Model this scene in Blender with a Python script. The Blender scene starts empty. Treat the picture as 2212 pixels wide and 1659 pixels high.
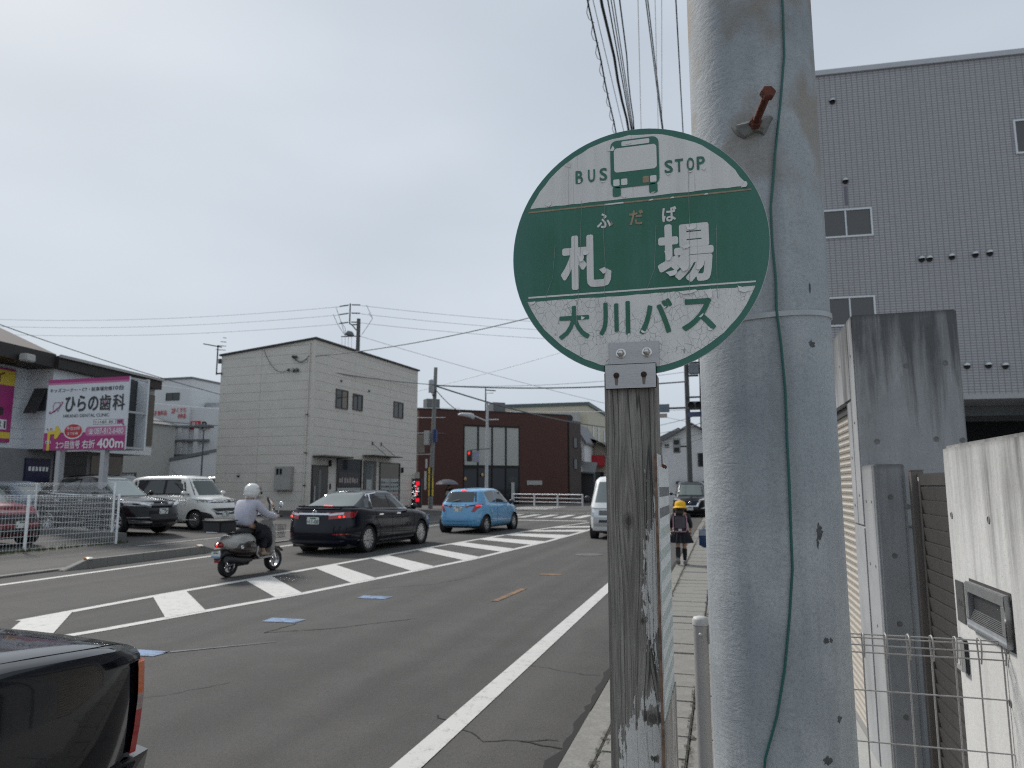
import bpy, bmesh, math, random
from mathutils import Vector as V, Matrix
R = math.radians
rnd = random.Random(11)
SC = bpy.context.scene
COL = SC.collection

# ------------------------------------------------------------------ camera
# world frame: X = across the road (right), Y = along the road (ahead), Z up, metres; many coordinates below are image pixels back-projected onto assumed planes
cd = bpy.data.cameras.new('camera'); CAM = bpy.data.objects.new('camera', cd); COL.objects.link(CAM)
CAM.location = (0, 0, 1.6); CAM.rotation_euler = (R(98.0), 0, R(16.0))
cd.sensor_width = 36; cd.lens = 1566 / 2212 * 36; cd.clip_start = .05; cd.clip_end = 2000
cd.dof.use_dof = True; cd.dof.focus_distance = 1.42; cd.dof.aperture_fstop = 8.5
SC.camera = CAM

# ------------------------------------------------------------------ sky and sun
SUN_DIR = V((-.75, .45, .85)).normalized()       # towards the sun: ahead-left, high, behind cloud
wd = bpy.data.worlds.new('World'); SC.world = wd; wd.use_nodes = True
nt = wd.node_tree; nt.nodes.clear()
N = nt.nodes.new; L = nt.links.new
sky = N('ShaderNodeTexSky'); sky.sky_type = 'NISHITA'; sky.sun_disc = False
sky.sun_elevation = math.asin(SUN_DIR.z); sky.sun_rotation = math.atan2(SUN_DIR.x, SUN_DIR.y)
sky.dust_density = 4.0; sky.air_density = 1.0; sky.ozone_density = 1.5
sc_ = N('ShaderNodeVectorMath'); sc_.operation = 'SCALE'; sc_.inputs['Scale'].default_value = .10
L(sky.outputs[0], sc_.inputs[0])
tc = N('ShaderNodeTexCoord'); mp = N('ShaderNodeMapping'); mp.inputs['Scale'].default_value = (1, 1, 2.6)
L(tc.outputs['Generated'], mp.inputs[0])
nz = N('ShaderNodeTexNoise'); nz.inputs['Scale'].default_value = 1.7; nz.inputs['Detail'].default_value = 3; nz.inputs['Roughness'].default_value = .42
L(mp.outputs[0], nz.inputs['Vector'])
rp = N('ShaderNodeValToRGB'); e = rp.color_ramp.elements
e[0].position = .32; e[0].color = (.310, .354, .402, 1); e[1].position = .70; e[1].color = (.408, .450, .498, 1)
L(nz.outputs['Fac'], rp.inputs[0])
mx = N('ShaderNodeMixRGB'); mx.inputs[0].default_value = .94
L(sc_.outputs[0], mx.inputs[1]); L(rp.outputs[0], mx.inputs[2])
bg = N('ShaderNodeBackground'); bg.inputs[1].default_value = 1.0
L(mx.outputs[0], bg.inputs[0]); ow = N('ShaderNodeOutputWorld'); L(bg.outputs[0], ow.inputs[0])
sd = bpy.data.lights.new('sun', 'SUN'); sd.energy = 2.1; sd.angle = R(12); sd.color = (1, .955, .90)
so = bpy.data.objects.new('sun', sd); COL.objects.link(so)
so.rotation_euler = SUN_DIR.to_track_quat('Z', 'Y').to_euler()
vs = SC.view_settings; vs.view_transform = 'Standard'; vs.look = 'None'; vs.exposure = 0.64; vs.gamma = 1.0
vs.use_curve_mapping = False
SC.cycles.filter_width = 1.15; SC.cycles.use_denoising = False; SC.cycles.caustics_reflective = False; SC.cycles.caustics_refractive = False; SC.cycles.max_bounces = 7; SC.cycles.diffuse_bounces = 3; SC.cycles.glossy_bounces = 4; SC.cycles.transparent_max_bounces = 8

# ------------------------------------------------------------------ materials
MATS = {}
def col4(c): return (c[0], c[1], c[2], 1)
def hexc(h):
    h = h.lstrip('#'); o = []
    for i in (0, 2, 4):
        v = int(h[i:i+2], 16) / 255; o.append(v / 12.92 if v <= .04045 else ((v + .055) / 1.055) ** 2.4)
    return tuple(o)
class NT:
    """tiny helper round a material node tree"""
    def __init__(s, name, rough=.5, metal=0., spec=.5):
        s.m = bpy.data.materials.new(name); s.m.use_nodes = True; s.t = s.m.node_tree
        s.b = s.t.nodes['Principled BSDF']
        s.b.inputs['Roughness'].default_value = rough; s.b.inputs['Metallic'].default_value = metal
        s.b.inputs['Specular IOR Level'].default_value = spec
        s.tc = s.n('ShaderNodeTexCoord')
    def n(s, ty, **k):
        o = s.t.nodes.new(ty)
        for a, v in k.items(): setattr(o, a, v)
        return o
    def l(s, a, b): s.t.links.new(a, b)
    def coord(s, scale=(1, 1, 1), loc=(0, 0, 0), rot=(0, 0, 0)):
        m = s.n('ShaderNodeMapping'); m.inputs['Scale'].default_value = scale
        m.inputs['Location'].default_value = loc; m.inputs['Rotation'].default_value = rot
        s.l(s.tc.outputs['Object'], m.inputs[0]); return m.outputs[0]
    def noise(s, vec, scale=5, detail=3, rough=.5, dist=0):
        o = s.n('ShaderNodeTexNoise'); o.inputs['Scale'].default_value = scale; o.inputs['Detail'].default_value = detail
        o.inputs['Roughness'].default_value = rough; o.inputs['Distortion'].default_value = dist
        s.l(vec, o.inputs['Vector']); return o.outputs['Fac']
    def ramp(s, fac, stops):
        o = s.n('ShaderNodeValToRGB'); r = o.color_ramp
        while len(r.elements) < len(stops): r.elements.new(.5)
        for el, (p, c) in zip(r.elements, stops):
            el.position = p; el.color = col4(c) if not isinstance(c, (int, float)) else (c, c, c, 1)
        s.l(fac, o.inputs[0]); return o.outputs[0]
    def mix(s, fac, a, b, mode='MIX'):
        o = s.n('ShaderNodeMixRGB', blend_type=mode)
        for i, v in ((0, fac), (1, a), (2, b)):
            if isinstance(v, (int, float)): o.inputs[i].default_value = v if i == 0 else (v, v, v, 1)
            elif isinstance(v, tuple): o.inputs[i].default_value = col4(v)
            else: s.l(v, o.inputs[i])
        return o.outputs[0]
    def math(s, op, a, b=0., c=0.):
        o = s.n('ShaderNodeMath', operation=op)
        for i, v in enumerate((a, b, c)):
            if isinstance(v, (int, float)): o.inputs[i].default_value = v
            else: s.l(v, o.inputs[i])
        return o.outputs[0]
    def bump(s, h, strength=.3, dist=.01):
        o = s.n('ShaderNodeBump'); o.inputs['Strength'].default_value = strength; o.inputs['Distance'].default_value = dist
        s.l(h, o.inputs['Height']); s.l(o.outputs[0], s.b.inputs['Normal'])
    def color(s, c): s.l(c, s.b.inputs['Base Color'])
    def rough(s, c): s.l(c, s.b.inputs['Roughness'])
def mat(name, col, rough=.5, metal=0., var=.12, scale=3., bump=0., bscale=40., stretch=(1, 1, 1), spec=.5, coat=0., emit=0.):
    if name in MATS: return MATS[name]
    if isinstance(col, str): col = hexc(col)
    t = NT(name, rough, metal, spec)
    if coat: t.b.inputs['Coat Weight'].default_value = coat; t.b.inputs['Coat Roughness'].default_value = .03
    if var:
        n1 = t.noise(t.coord(stretch), scale, 4, .6)
        t.color(t.ramp(n1, [(.25, tuple(c * (1 - var) for c in col)), (.75, tuple(min(1, c * (1 + var)) for c in col))]))
        if rough > .12: t.rough(t.ramp(n1, [(.3, max(0, rough - .06)), (.7, min(1, rough + .06))]))
    else: t.b.inputs['Base Color'].default_value = col4(col)
    if bump: t.bump(t.noise(t.coord(stretch), bscale, 3, .6), bump, .004)
    if emit:
        t.b.inputs['Emission Color'].default_value = col4(col); t.b.inputs['Emission Strength'].default_value = emit
    MATS[name] = t.m; return t.m

# ------------------------------------------------------------------ mesh helpers
class MB:
    def __init__(s): s.v = []; s.f = []
    def add(s, vs, fs):
        o = len(s.v); s.v += [tuple(p) for p in vs]; s.f += [tuple(i + o for i in q) for q in fs]; return s
    def box(s, x0, x1, y0, y1, z0, z1, M=None):
        vs = [V((x, y, z)) for z in (z0, z1) for y in (y0, y1) for x in (x0, x1)]
        if M: vs = [M @ v for v in vs]
        return s.add(vs, [(0, 2, 3, 1), (4, 5, 7, 6), (0, 1, 5, 4), (2, 6, 7, 3), (0, 4, 6, 2), (1, 3, 7, 5)])
    def prism(s, poly, z0, z1, M=None):
        n = len(poly); vs = [V((x, y, z0)) for x, y in poly] + [V((x, y, z1)) for x, y in poly]
        if M: vs = [M @ v for v in vs]
        return s.add(vs, [tuple(range(n))[::-1], tuple(range(n, 2 * n))] + [(i, (i + 1) % n, n + (i + 1) % n, n + i) for i in range(n)])
    def tube(s, pts, r, n=8, cap=True):
        pts = [V(p) for p in pts]; rs = r if isinstance(r, (list, tuple)) else [r] * len(pts)
        rings = []; up = None
        for i, p in enumerate(pts):
            d = (pts[min(i + 1, len(pts) - 1)] - pts[max(i - 1, 0)]).normalized()
            if up is None:
                up = V((0, 0, 1)) if abs(d.z) < .9 else V((1, 0, 0))
            a = d.cross(up).normalized(); up = a.cross(d).normalized()
            rings.append([p + (a * math.cos(2 * math.pi * k / n) + up * math.sin(2 * math.pi * k / n)) * rs[i] for k in range(n)])
        fs = [(i * n + k, i * n + (k + 1) % n, (i + 1) * n + (k + 1) % n, (i + 1) * n + k) for i in range(len(pts) - 1) for k in range(n)]
        if cap: fs += [tuple(range(n))[::-1], tuple((len(pts) - 1) * n + k for k in range(n))]
        return s.add([q for g in rings for q in g], fs)
    def lathe(s, prof, n=24, M=None, close=True):
        vs = []; m = len(prof)
        for k in range(n):
            a = 2 * math.pi * k / n
            vs += [V((r * math.cos(a), r * math.sin(a), z)) for r, z in prof]
        if M: vs = [M @ v for v in vs]
        fs = [(k * m + i, ((k + 1) % n) * m + i, ((k + 1) % n) * m + i + 1, k * m + i + 1) for k in range(n) for i in range(m - 1)]
        if close:
            if prof[0][0] > 1e-5: fs.append(tuple(k * m for k in range(n))[::-1])
            if prof[-1][0] > 1e-5: fs.append(tuple(k * m + m - 1 for k in range(n)))
        return s.add(vs, fs)
    def grid(s, rows):
        m = len(rows[0]); vs = [p for r in rows for p in r]
        return s.add(vs, [(i * m + k, i * m + k + 1, (i + 1) * m + k + 1, (i + 1) * m + k) for i in range(len(rows) - 1) for k in range(m - 1)])
    def ball(s, c, rx, ry=None, rz=None, n=12, m=8, M=None):
        ry = ry or rx; rz = rz or rx; c = V(c); rows = []
        for i in range(m + 1):
            th = math.pi * i / m
            rows.append([c + V((rx * math.sin(th) * math.cos(2 * math.pi * k / n), ry * math.sin(th) * math.sin(2 * math.pi * k / n), rz * math.cos(th))) for k in range(n + 1)])
        if M: rows = [[M @ p for p in r] for r in rows]
        return s.grid(rows)
    def build(s, name, m, parent=None, world=False, smooth=None, bevel=0., merge=False):
        me = bpy.data.meshes.new(name)
        vs = s.v
        if world and parent is not None:
            Mi = parent.matrix_basis.inverted(); vs = [tuple(Mi @ V(p)) for p in vs]
        me.from_pydata(vs, [], s.f)
        if bevel or merge:
            b = bmesh.new(); b.from_mesh(me)
            bmesh.ops.remove_doubles(b, verts=b.verts, dist=1e-5)
            if bevel: bmesh.ops.bevel(b, geom=[e for e in b.edges if len(e.link_faces) == 2 and e.calc_face_angle(0) > .5], offset=bevel, segments=2, affect='EDGES', clamp_overlap=True)
            bmesh.ops.recalc_face_normals(b, faces=b.faces); b.to_mesh(me); b.free()
        return put(name, me, m, parent, smooth if smooth is not None else (40 if bevel else None))
def put(name, me, m, parent=None, smooth=None):
    me.materials.clear()
    if m is not None: me.materials.append(m)
    if smooth:
        me.shade_smooth(); me.set_sharp_from_angle(angle=R(smooth))
    o = bpy.data.objects.new(name, me); COL.objects.link(o)
    if parent is not None: o.parent = parent
    return o
def thing(name, label, cat, loc=(0, 0, 0), rz=0., group=None):
    o = bpy.data.objects.new(name, None); COL.objects.link(o); o.location = loc; o.rotation_euler = (0, 0, rz)
    o.matrix_basis = Matrix.Translation(V(loc)) @ Matrix.Rotation(rz, 4, 'Z'); o.empty_display_size = .2
    return tag(o, label, cat, group)
def tag(o, label, cat, group=None):
    o['label'] = label; o['category'] = cat
    if group: o['group'] = group
    return o
def struct(o, kind='structure'): o['kind'] = kind; return o
def boxo(name, m, parent, x0, x1, y0, y1, z0, z1, bevel=0., world=False, M=None):
    return MB().box(x0, x1, y0, y1, z0, z1, M).build(name, m, parent, world=world, bevel=bevel)
_tcache = {}
def text_mesh(body, bold=0., depth=0.):
    k = (body, bold, depth)
    if k in _tcache: return _tcache[k]
    c = bpy.data.curves.new('t', 'FONT'); c.body = body; c.size = 1; c.offset = bold; c.extrude = depth; c.resolution_u = 3
    o = bpy.data.objects.new('t', c); COL.objects.link(o)
    dg = bpy.context.evaluated_depsgraph_get(); dg.update()
    me = bpy.data.meshes.new_from_object(o.evaluated_get(dg))
    bpy.data.objects.remove(o); bpy.data.curves.remove(c)
    _tcache[k] = me; return me
def text(body, m, parent, box, at, right=(1, 0, 0), up=(0, 0, 1), bold=.012, depth=.0, fat=0., name='lettering', world=True, label=None):
    """lettering fitted into box=(u0,v0,u1,v1) on the plane through `at` spanned by right/up (u to the right, v up)"""
    if bold > .008 and not fat: fat, bold = bold * .9, 0.
    src = text_mesh(body, bold, depth)
    xs = [v.co.x for v in src.vertices]; ys = [v.co.y for v in src.vertices]
    x0, x1, y0, y1 = min(xs), max(xs), min(ys), max(ys)
    sx = (box[2] - box[0]) / max(1e-6, x1 - x0); sy = (box[3] - box[1]) / max(1e-6, y1 - y0)
    r, u, a = V(right), V(up), V(at); nrm = r.cross(u)
    shifts = [(0, 0)] + ([(fat * math.cos(k * .5236), fat * math.sin(k * .5236)) for k in range(12)] if fat else [])
    Mi = parent.matrix_basis.inverted() if (parent is not None and world) else Matrix()
    mb = MB(); fcs = [tuple(p.vertices) for p in src.polygons]
    for k, (fx, fy) in enumerate(shifts):              # heavier stroke: stacked copies, each a hair further out
        mb.add([Mi @ (a + r * (box[0] + (v.co.x + fx - x0) * sx) + u * (box[1] + (v.co.y + fy - y0) * sy) + nrm * (v.co.z + k * 3e-5)) for v in src.vertices], fcs)
    o = mb.build(name, m, parent)
    if label: o['label'] = label
    return o
def children(o): return [c for c in COL.objects if c.parent == o]
def copy_tree(o, loc=None, rz=None, label=None):
    def rec(src, par):
        c = src.copy(); COL.objects.link(c)
        if par is not None: c.parent = par
        for ch in kids.get(src, []): rec(ch, c)
        return c
    kids = {}
    for c in COL.objects:
        if c.parent: kids.setdefault(c.parent, []).append(c)
    r = rec(o, None)
    if loc is not None: r.location = loc
    if rz is not None: r.rotation_euler = (0, 0, rz)
    if label: r['label'] = label
    return r
def sag(a, b, d, n=14):
    a, b = V(a), V(b); return [a.lerp(b, i / n) + V((0, 0, -d * 4 * (i / n) * (1 - i / n))) for i in range(n + 1)]
# ================================================================== materials of the setting
def asphalt(name, base=.081, worn=.13):
    t = NT(name, .88, spec=.3)
    c = t.coord()
    big = t.noise(c, .30, 5, .6); mid = t.noise(c, 2.2, 5, .65); pat = t.noise(t.coord((1, .35, 1)), .9, 3, .5)
    g1 = t.noise(c, 34, 3, .7); g2 = t.noise(c, 95, 3, .75); sp = t.noise(c, 240, 2, .7)
    vo = t.n('ShaderNodeTexVoronoi'); vo.inputs['Scale'].default_value = 85; t.l(c, vo.inputs['Vector'])
    W = (1.0, .965, .925)
    def C(k): return tuple(base * k * w for w in W)
    b = t.ramp(big, [(.3, C(.80)), (.7, C(1.18))])
    b = t.mix(.5, b, t.ramp(mid, [(.3, C(.72)), (.72, C(1.22))]))
    lane = t.noise(t.coord((1.3, .02, 1)), 1.2, 2, .5)
    b = t.mix(t.ramp(lane, [(.40, .5), (.52, 0.)]), b, C(.68)); b = t.mix(t.ramp(lane, [(.52, 0.), (.70, .5)]), b, C(1.35))
    b = t.mix(t.ramp(pat, [(.60, 0.), (.66, .35)]), b, C(.62))
    b = t.mix(t.ramp(g1, [(.30, .45), (.48, 0.)]), b, C(.55)); b = t.mix(t.ramp(g1, [(.55, 0.), (.75, .4)]), b, C(1.5))
    b = t.mix(t.ramp(g2, [(.30, .55), (.48, 0.)]), b, C(.45)); b = t.mix(t.ramp(g2, [(.56, 0.), (.72, .6)]), b, C(1.75))
    b = t.mix(t.ramp(sp, [(.60, 0.), (.74, .7)]), b, tuple(worn * 2.0 * w for w in W))
    b = t.mix(t.ramp(vo.outputs['Distance'], [(.0, .5), (.25, 0.)]), b, C(.35))
    t.color(b); t.bump(t.math('ADD', t.math('ADD', sp, g2), t.math('MULTIPLY', vo.outputs['Distance'], .8)), .6, .005)
    return t.m
def concrete(name, base, dark=.25, streak=.5, topz=None, reach=1.9, scale=1., blotch=.5, warm=(1, 1, .97), axis_scale=(5, 5, .7), grain=.22):
    """cast concrete: blotches, pin holes, vertical rain streaks; if topz is given, algae-dark streaks hang from that height"""
    t = NT(name, .85, spec=.3)
    c = t.coord()
    bl = t.noise(c, 1.6 * scale, 5, .62); fi = t.noise(c, 60, 3, .6); st = t.noise(t.coord(axis_scale), 1.6, 4, .6)
    B = tuple(base * w for w in warm); D = tuple(base * dark * w for w in warm)
    k = t.mix(t.ramp(bl, [(.32, blotch), (.68, 0.)]), B, tuple(v * .72 for v in B))
    k = t.mix(t.ramp(fi, [(.35, grain), (.62, 0.)]), k, tuple(v * .6 for v in B))
    k = t.mix(t.ramp(st, [(.52, 0.), (.72, streak * .6)]), k, tuple(v * .62 for v in B))
    if topz is not None:
        sep = t.n('ShaderNodeSeparateXYZ'); t.l(c, sep.inputs[0])
        h = t.math('SUBTRACT', topz, sep.outputs['Z'])
        st2 = t.noise(t.coord((7, 7, .42)), 1.5, 6, .72, .35)
        lim = t.math('MULTIPLY', t.math('POWER', st2, 2.2), reach)
        f = t.math('ADD', t.math('SUBTRACT', lim, t.math('MULTIPLY', h, .9)), t.math('MULTIPLY', t.math('SUBTRACT', bl, .5), .9))
        k = t.mix(t.ramp(f, [(.0, 0.), (.75, streak)]), k, D)
        k = t.mix(t.ramp(h, [(.0, .75), (.035, 0.)]), k, D)
    vo = t.n('ShaderNodeTexVoronoi'); vo.inputs['Scale'].default_value = 38; t.l(c, vo.inputs['Vector'])
    k = t.mix(t.ramp(vo.outputs['Distance'], [(.05, .75), (.10, 0.)]), k, tuple(v * .35 for v in B))
    t.color(k); t.bump(t.math('ADD', t.math('MULTIPLY', bl, .8), fi), .25, .004)
    return t.m
def paint_mark(name, col, wear=.25):
    t = NT(name, .7, spec=.3); c = t.coord()
    n1 = t.noise(c, 90, 4, .7); n2 = t.noise(t.coord((3, .5, 1)), 2.2, 4, .6); n3 = t.noise(c, 9, 4, .6)
    k = t.mix(t.ramp(n2, [(.35, .0), (.8, .22)]), col, tuple(v * .72 for v in col))
    k = t.mix(t.ramp(t.math('ADD', t.math('MULTIPLY', n1, .55), t.math('MULTIPLY', n3, .45)), [(.62 - wear * .35, 0.), (.70 - wear * .25, wear * 2.2 if wear < .4 else 1.)]), k, (.075, .073, .07))
    t.color(k); t.bump(n1, .3, .003); return t.m
M_ASPH = asphalt('asphalt'); M_ASPH2 = asphalt('footway_asphalt', .105, .14); M_ASPH3 = asphalt('lot_asphalt', .085, .13)
M_WHITEP = paint_mark('white_road_paint', (.53, .525, .505), .26)
M_BLUEP = paint_mark('blue_road_paint', (.19, .29, .46), .42)
M_ORANGEP = paint_mark('orange_road_paint', (.30, .155, .065), .55)
M_SLAB = concrete('gutter_concrete', .27, .4, .3, scale=5, blotch=.95, warm=(1, .975, .90), axis_scale=(5, 2, 1), grain=.75)
M_KERB = concrete('kerb_concrete', .22, .3, .3, scale=2, warm=(1, .97, .9))
M_CRACK = mat('crack_dark', (.018, .017, .016), .95, var=.3)
M_WEED = mat('weed_green', (.075, .09, .03), .8, var=.5, scale=30)

# ------------------------------------------------------------------ ground, road, footways
def sheet(name, poly, z, m, parent=None, kind='structure', sub=0):
    mb = MB(); pts = [(p[0], p[1], p[2] if len(p) > 2 else z) for p in poly]
    mb.add(pts, [tuple(range(len(pts)))]); o = mb.build(name, m, parent)
    if o.data.polygons[0].normal.z < 0: o.data.flip_normals()
    if parent is None and kind: o['kind'] = kind
    return o
ground = sheet('ground', [(-700, -60), (700, -60), (700, 1500), (-700, 1500)], -.03, mat('ground_earth', (.12, .115, .105), .95, var=.3, scale=.05))
road = sheet('road', [(-12.35, -30), (-.98, -30), (-.98, 400), (-12.35, 400)], 0, M_ASPH)
xroad = sheet('side_road', [(-90, 47.5), (60, 47.5), (60, 58.5), (-90, 58.5)], .004, M_ASPH2)
fw = MB(); LZ = .25
for y0, y1 in ((-30, 46.5),):
    fw.add([(-12.35, y0, .004), (-14.4, y0, .06), (-16.6, y0, .2), (-17.4, y0, LZ), (-60, y0, LZ), (-60, y1, LZ), (-17.4, y1, LZ * .5), (-16.6, y1, .1), (-14.4, y1, .05), (-12.35, y1, .004)],
           [(0, 1, 8, 9)])
footway = fw.build('footway', M_ASPH2); struct(footway)
lot = MB().add([(-14.4, -30, .06), (-16.2, -30, .2), (-17.4, -30, LZ), (-60, -30, LZ), (-60, 46.5, LZ), (-17.4, 46.5, .12), (-16.2, 46.5, .1), (-14.4, 46.5, .05)],
               [(0, 1, 6, 7), (1, 2, 5, 6), (2, 3, 4, 5)]).build('parking_lot', M_ASPH3); struct(lot)
pav = sheet('pavement', [(.32, -12), (.83, -12), (.83, 60), (.32, 60)], .006, concrete('pale_pavement', .42, .5, .15, scale=1, blotch=.4)); 
yard = sheet('yard', [(.83, -12), (60, -12), (60, 46), (.83, 46)], .002, concrete('yard_concrete', .3, .4, .2))
# painted markings, part of the road
def strip(name, a, b, w0, w1, z, m, parent=road):
    """quad strip between two polylines"""
    return None
def mark(poly, m=M_WHITEP, z=.005, name='road_marking', parent=road): return sheet(name, poly, z, m, parent, None)
for y0, y1 in ((-8, 6.0), (6.0, 17), (17, 31)): mark([(-1.885, y0), (-1.715, y0), (-1.715, y1), (-1.885, y1)])
ZU = [(-8.2, 7.0), (-8.12, 9.2), (-7.85, 12.5), (-7.55, 17.4), (-6.85, 25.0), (-6.35, 28.8), (-5.75, 32.2)]
ZL = [(-6.95, 5.75), (-6.66, 6.8), (-6.42, 8.0), (-6.02, 9.9), (-5.28, 15.3), (-4.86, 20.8), (-4.68, 25.5), (-4.62, 32.2)]
def interp(pl, y):
    for (x0, y0), (x1, y1) in zip(pl, pl[1:]):
        if y0 <= y <= y1: return x0 + (x1 - x0) * (y - y0) / (y1 - y0)
    return pl[0][0] if y < pl[0][1] else pl[-1][0]
for pl, w in ((ZU, .16), (ZL, -.16)):
    for a, b in zip(pl, pl[1:]):
        mark([(a[0], a[1]), (a[0] + w, a[1]), (b[0] + w, b[1]), (b[0], b[1])])
# hatch bars: (near-edge y on left line, y on right line, length along road)
for ua, ub, la_, lb_ in [(7.0, 7.7, 5.75, 6.3), (9.02, 9.65, 7.64, 8.22), (10.97, 11.62, 9.4, 9.92), (12.94, 13.63, 11.14, 11.84), (15.02, 15.8, 13.01, 13.86), (17.26, 18.0, 15.13, 15.97), (19.15, 19.99, 17.33, 18.25), (21.12, 22.01, 19.59, 20.89), (23.2, 24.16, 22.18, 23.81), (25.2, 26.0, 25.6, 26.9), (27.6, 28.5, 28.4, 29.6)]:
    mark([(interp(ZU, ua) + .1, ua), (interp(ZU, ub) + .1, ub), (interp(ZL, lb_) - .1, lb_), (interp(ZL, la_) - .1, la_)], z=.007)
# left edge line, stop line and crossing
mark([(-11.42, -6), (-11.26, -6), (-11.26, 31), (-11.42, 31)])
for i in range(9): mark([(-12.2 + i * .98, 36.2), (-11.72 + i * .98, 36.2), (-11.72 + i * .98, 40.2), (-12.2 + i * .98, 40.2)], z=.006)
for i in range(5): mark([(-14.8, 49 + i * 1.5), (-11.6, 49 + i * 1.5), (-11.6, 49.7 + i * 1.5), (-14.8, 49.7 + i * 1.5)], z=.010)
mark([(-10.8, 33.2), (-6.0, 33.2), (-6.0, 33.65), (-10.8, 33.65)])
mark([(-11.9, 42.2), (-2.2, 43.4), (-2.2, 43.6), (-11.9, 42.4)], z=.006)
for x0, y0, x1, y1 in [(-5.32, 7.76, -4.90, 8.02), (-5.10, 9.70, -4.68, 9.98), (-5.6, 5.90, -5.23, 6.14)]:
    mark([(x0, y0), (x1, y0 + .03), (x1 + .02, y1), (x0 - .03, y1 - .01)], M_BLUEP, .006)
mark([(-3.17, 9.95), (-3.07, 10.0), (-3.0, 11.35), (-3.1, 11.3)], M_ORANGEP, .006)
mark([(-3.26, 13.1), (-2.86, 13.12), (-2.88, 13.32), (-3.24, 13.3)], M_ORANGEP, .006)
mark([(-5.25, 6.05), (-4.5, 6.8), (-4.48, 6.84), (-5.25, 6.12)], paint_mark('faded_road_paint', (.16, .17, .18), .45), .006)
def crack(pts, w=.012, seed=0):
    r = random.Random(seed); mb = MB(); P = []
    for a, b in zip(pts, pts[1:]):
        n = max(3, int(math.dist(a, b) / .06))
        for i in range(n): P.append(V((a[0] + (b[0] - a[0]) * i / n + r.uniform(-.014, .014), a[1] + (b[1] - a[1]) * i / n + r.uniform(-.014, .014), .0035)))
    for p, q in zip(P, P[1:]):
        d = (q - p).normalized(); s = V((-d.y, d.x, 0)) * w * r.uniform(.35, 1.)
        mb.add([p - s, p + s, q + s, q - s], [(0, 1, 2, 3)])
    return mb.build('crack', M_CRACK, road)
crack([(-4.85, 7.75), (-4.9, 7.2), (-4.3, 7.62), (-4.05, 7.95), (-3.6, 8.5)], .010, 1)
crack([(-2.0, 5.02), (-1.5, 4.62), (-1.0, 4.78)], .006, 2); crack([(-1.0, 4.62), (-1.35, 4.7)], .01, 3)
crack([(-1.72, 6.6), (-1.2, 6.4), (-.99, 6.42)], .004, 4); crack([(-4.6, 4.4), (-4.2, 4.9), (-3.9, 5.4)], .004, 5)
crack([(-5.4, 10.6), (-4.6, 11.4), (-4.3, 12.6)], .006, 6)
mb = MB(); r_ = random.Random(5); prev = None
for i in range(0, 190):                                   # ragged dark joint between asphalt and gutter
    y = 1.5 + i * .1; w = r_.uniform(.015, .06) if y < 9 else .03; x = -.985 + r_.uniform(-.018, .01)
    cur = (V((x - w, y, .0045)), V((-.968, y, .0045)))
    if prev: mb.add([prev[0], prev[1], cur[1], cur[0]], [(0, 1, 2, 3)])
    prev = cur
mb.build('joint_dirt', M_CRACK, road)
def dirt_mat():
    t = NT('gutter_dirt', .95, spec=.1); c = t.coord(); n = t.noise(c, 14, 5, .7); g = t.noise(c, 120, 3, .7)
    t.color(t.ramp(g, [(.35, (.03, .028, .024)), (.7, (.12, .11, .09))])); t.l(t.ramp(n, [(.50, 0.), (.62, .85)]), t.b.inputs['Alpha']); return t.m
mh = MB().lathe([(.0, .012), (.30, .012), (.33, .008), (.33, 0)], 28, Matrix.Translation((-3.05, 17.2, 0))).build('manhole_cover', mat('manhole_iron', (.12, .115, .11), .6, .5, .3, 60, .6, 60), road)

# gutter: apron slabs next to the asphalt, cover slabs beside it, edging strip
gutter = sheet('gutter', [(-.98, -12), (.32, -12), (.32, 60), (-.98, 60)], -.012, mat('gutter_bed', (.045, .043, .04), .95, var=.3)); gutter['kind'] = 'structure'
def slabs(name, x0, x1, y0, y1, step, m, parent, top=.012, gap=.006, jit=.004, seed=3):
    r = random.Random(seed); y = y0; i = 0; me = None
    while y < y1 - .05:
        if me is None:
            o = MB().box(x0, x1, 0, step - gap, -.03, top).build(name, m, parent, bevel=.008); me = o.data; o.location = (0, y, 0)
        else:
            o = bpy.data.objects.new(name, me); COL.objects.link(o); o.parent = parent; o.location = (0, y, 0)
        o.location.z = r.uniform(-jit, jit); o.rotation_euler = (r.uniform(-.004, .004), r.uniform(-.006, .006), 0)
        y += step; i += 1
slabs('apron_slab', -.965, -.775, -3, 40, 1.2, M_SLAB, gutter, .010)
slabs('cover_slab', -.765, -.26, -3, 34, .40, M_SLAB, gutter, .016, .014)
slabs('edging_stone', -.25, -.02, -3, 40, 1.0, M_SLAB, gutter, .014)
slabs('pavement_slab', -.015, .33, -3, 24, .9, concrete('pale_slab', .40, .5, .2, scale=2), gutter, .016)
for x0, x1 in ((-.80, -.735), (-.285, -.225), (-.04, .0)): sheet('gutter_dirt', [(x0, 1.5), (x1, 1.5), (x1, 22), (x0, 22)], .0215, dirt_mat() if x0 < -.7 else bpy.data.materials['gutter_dirt'], gutter, None)
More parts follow.
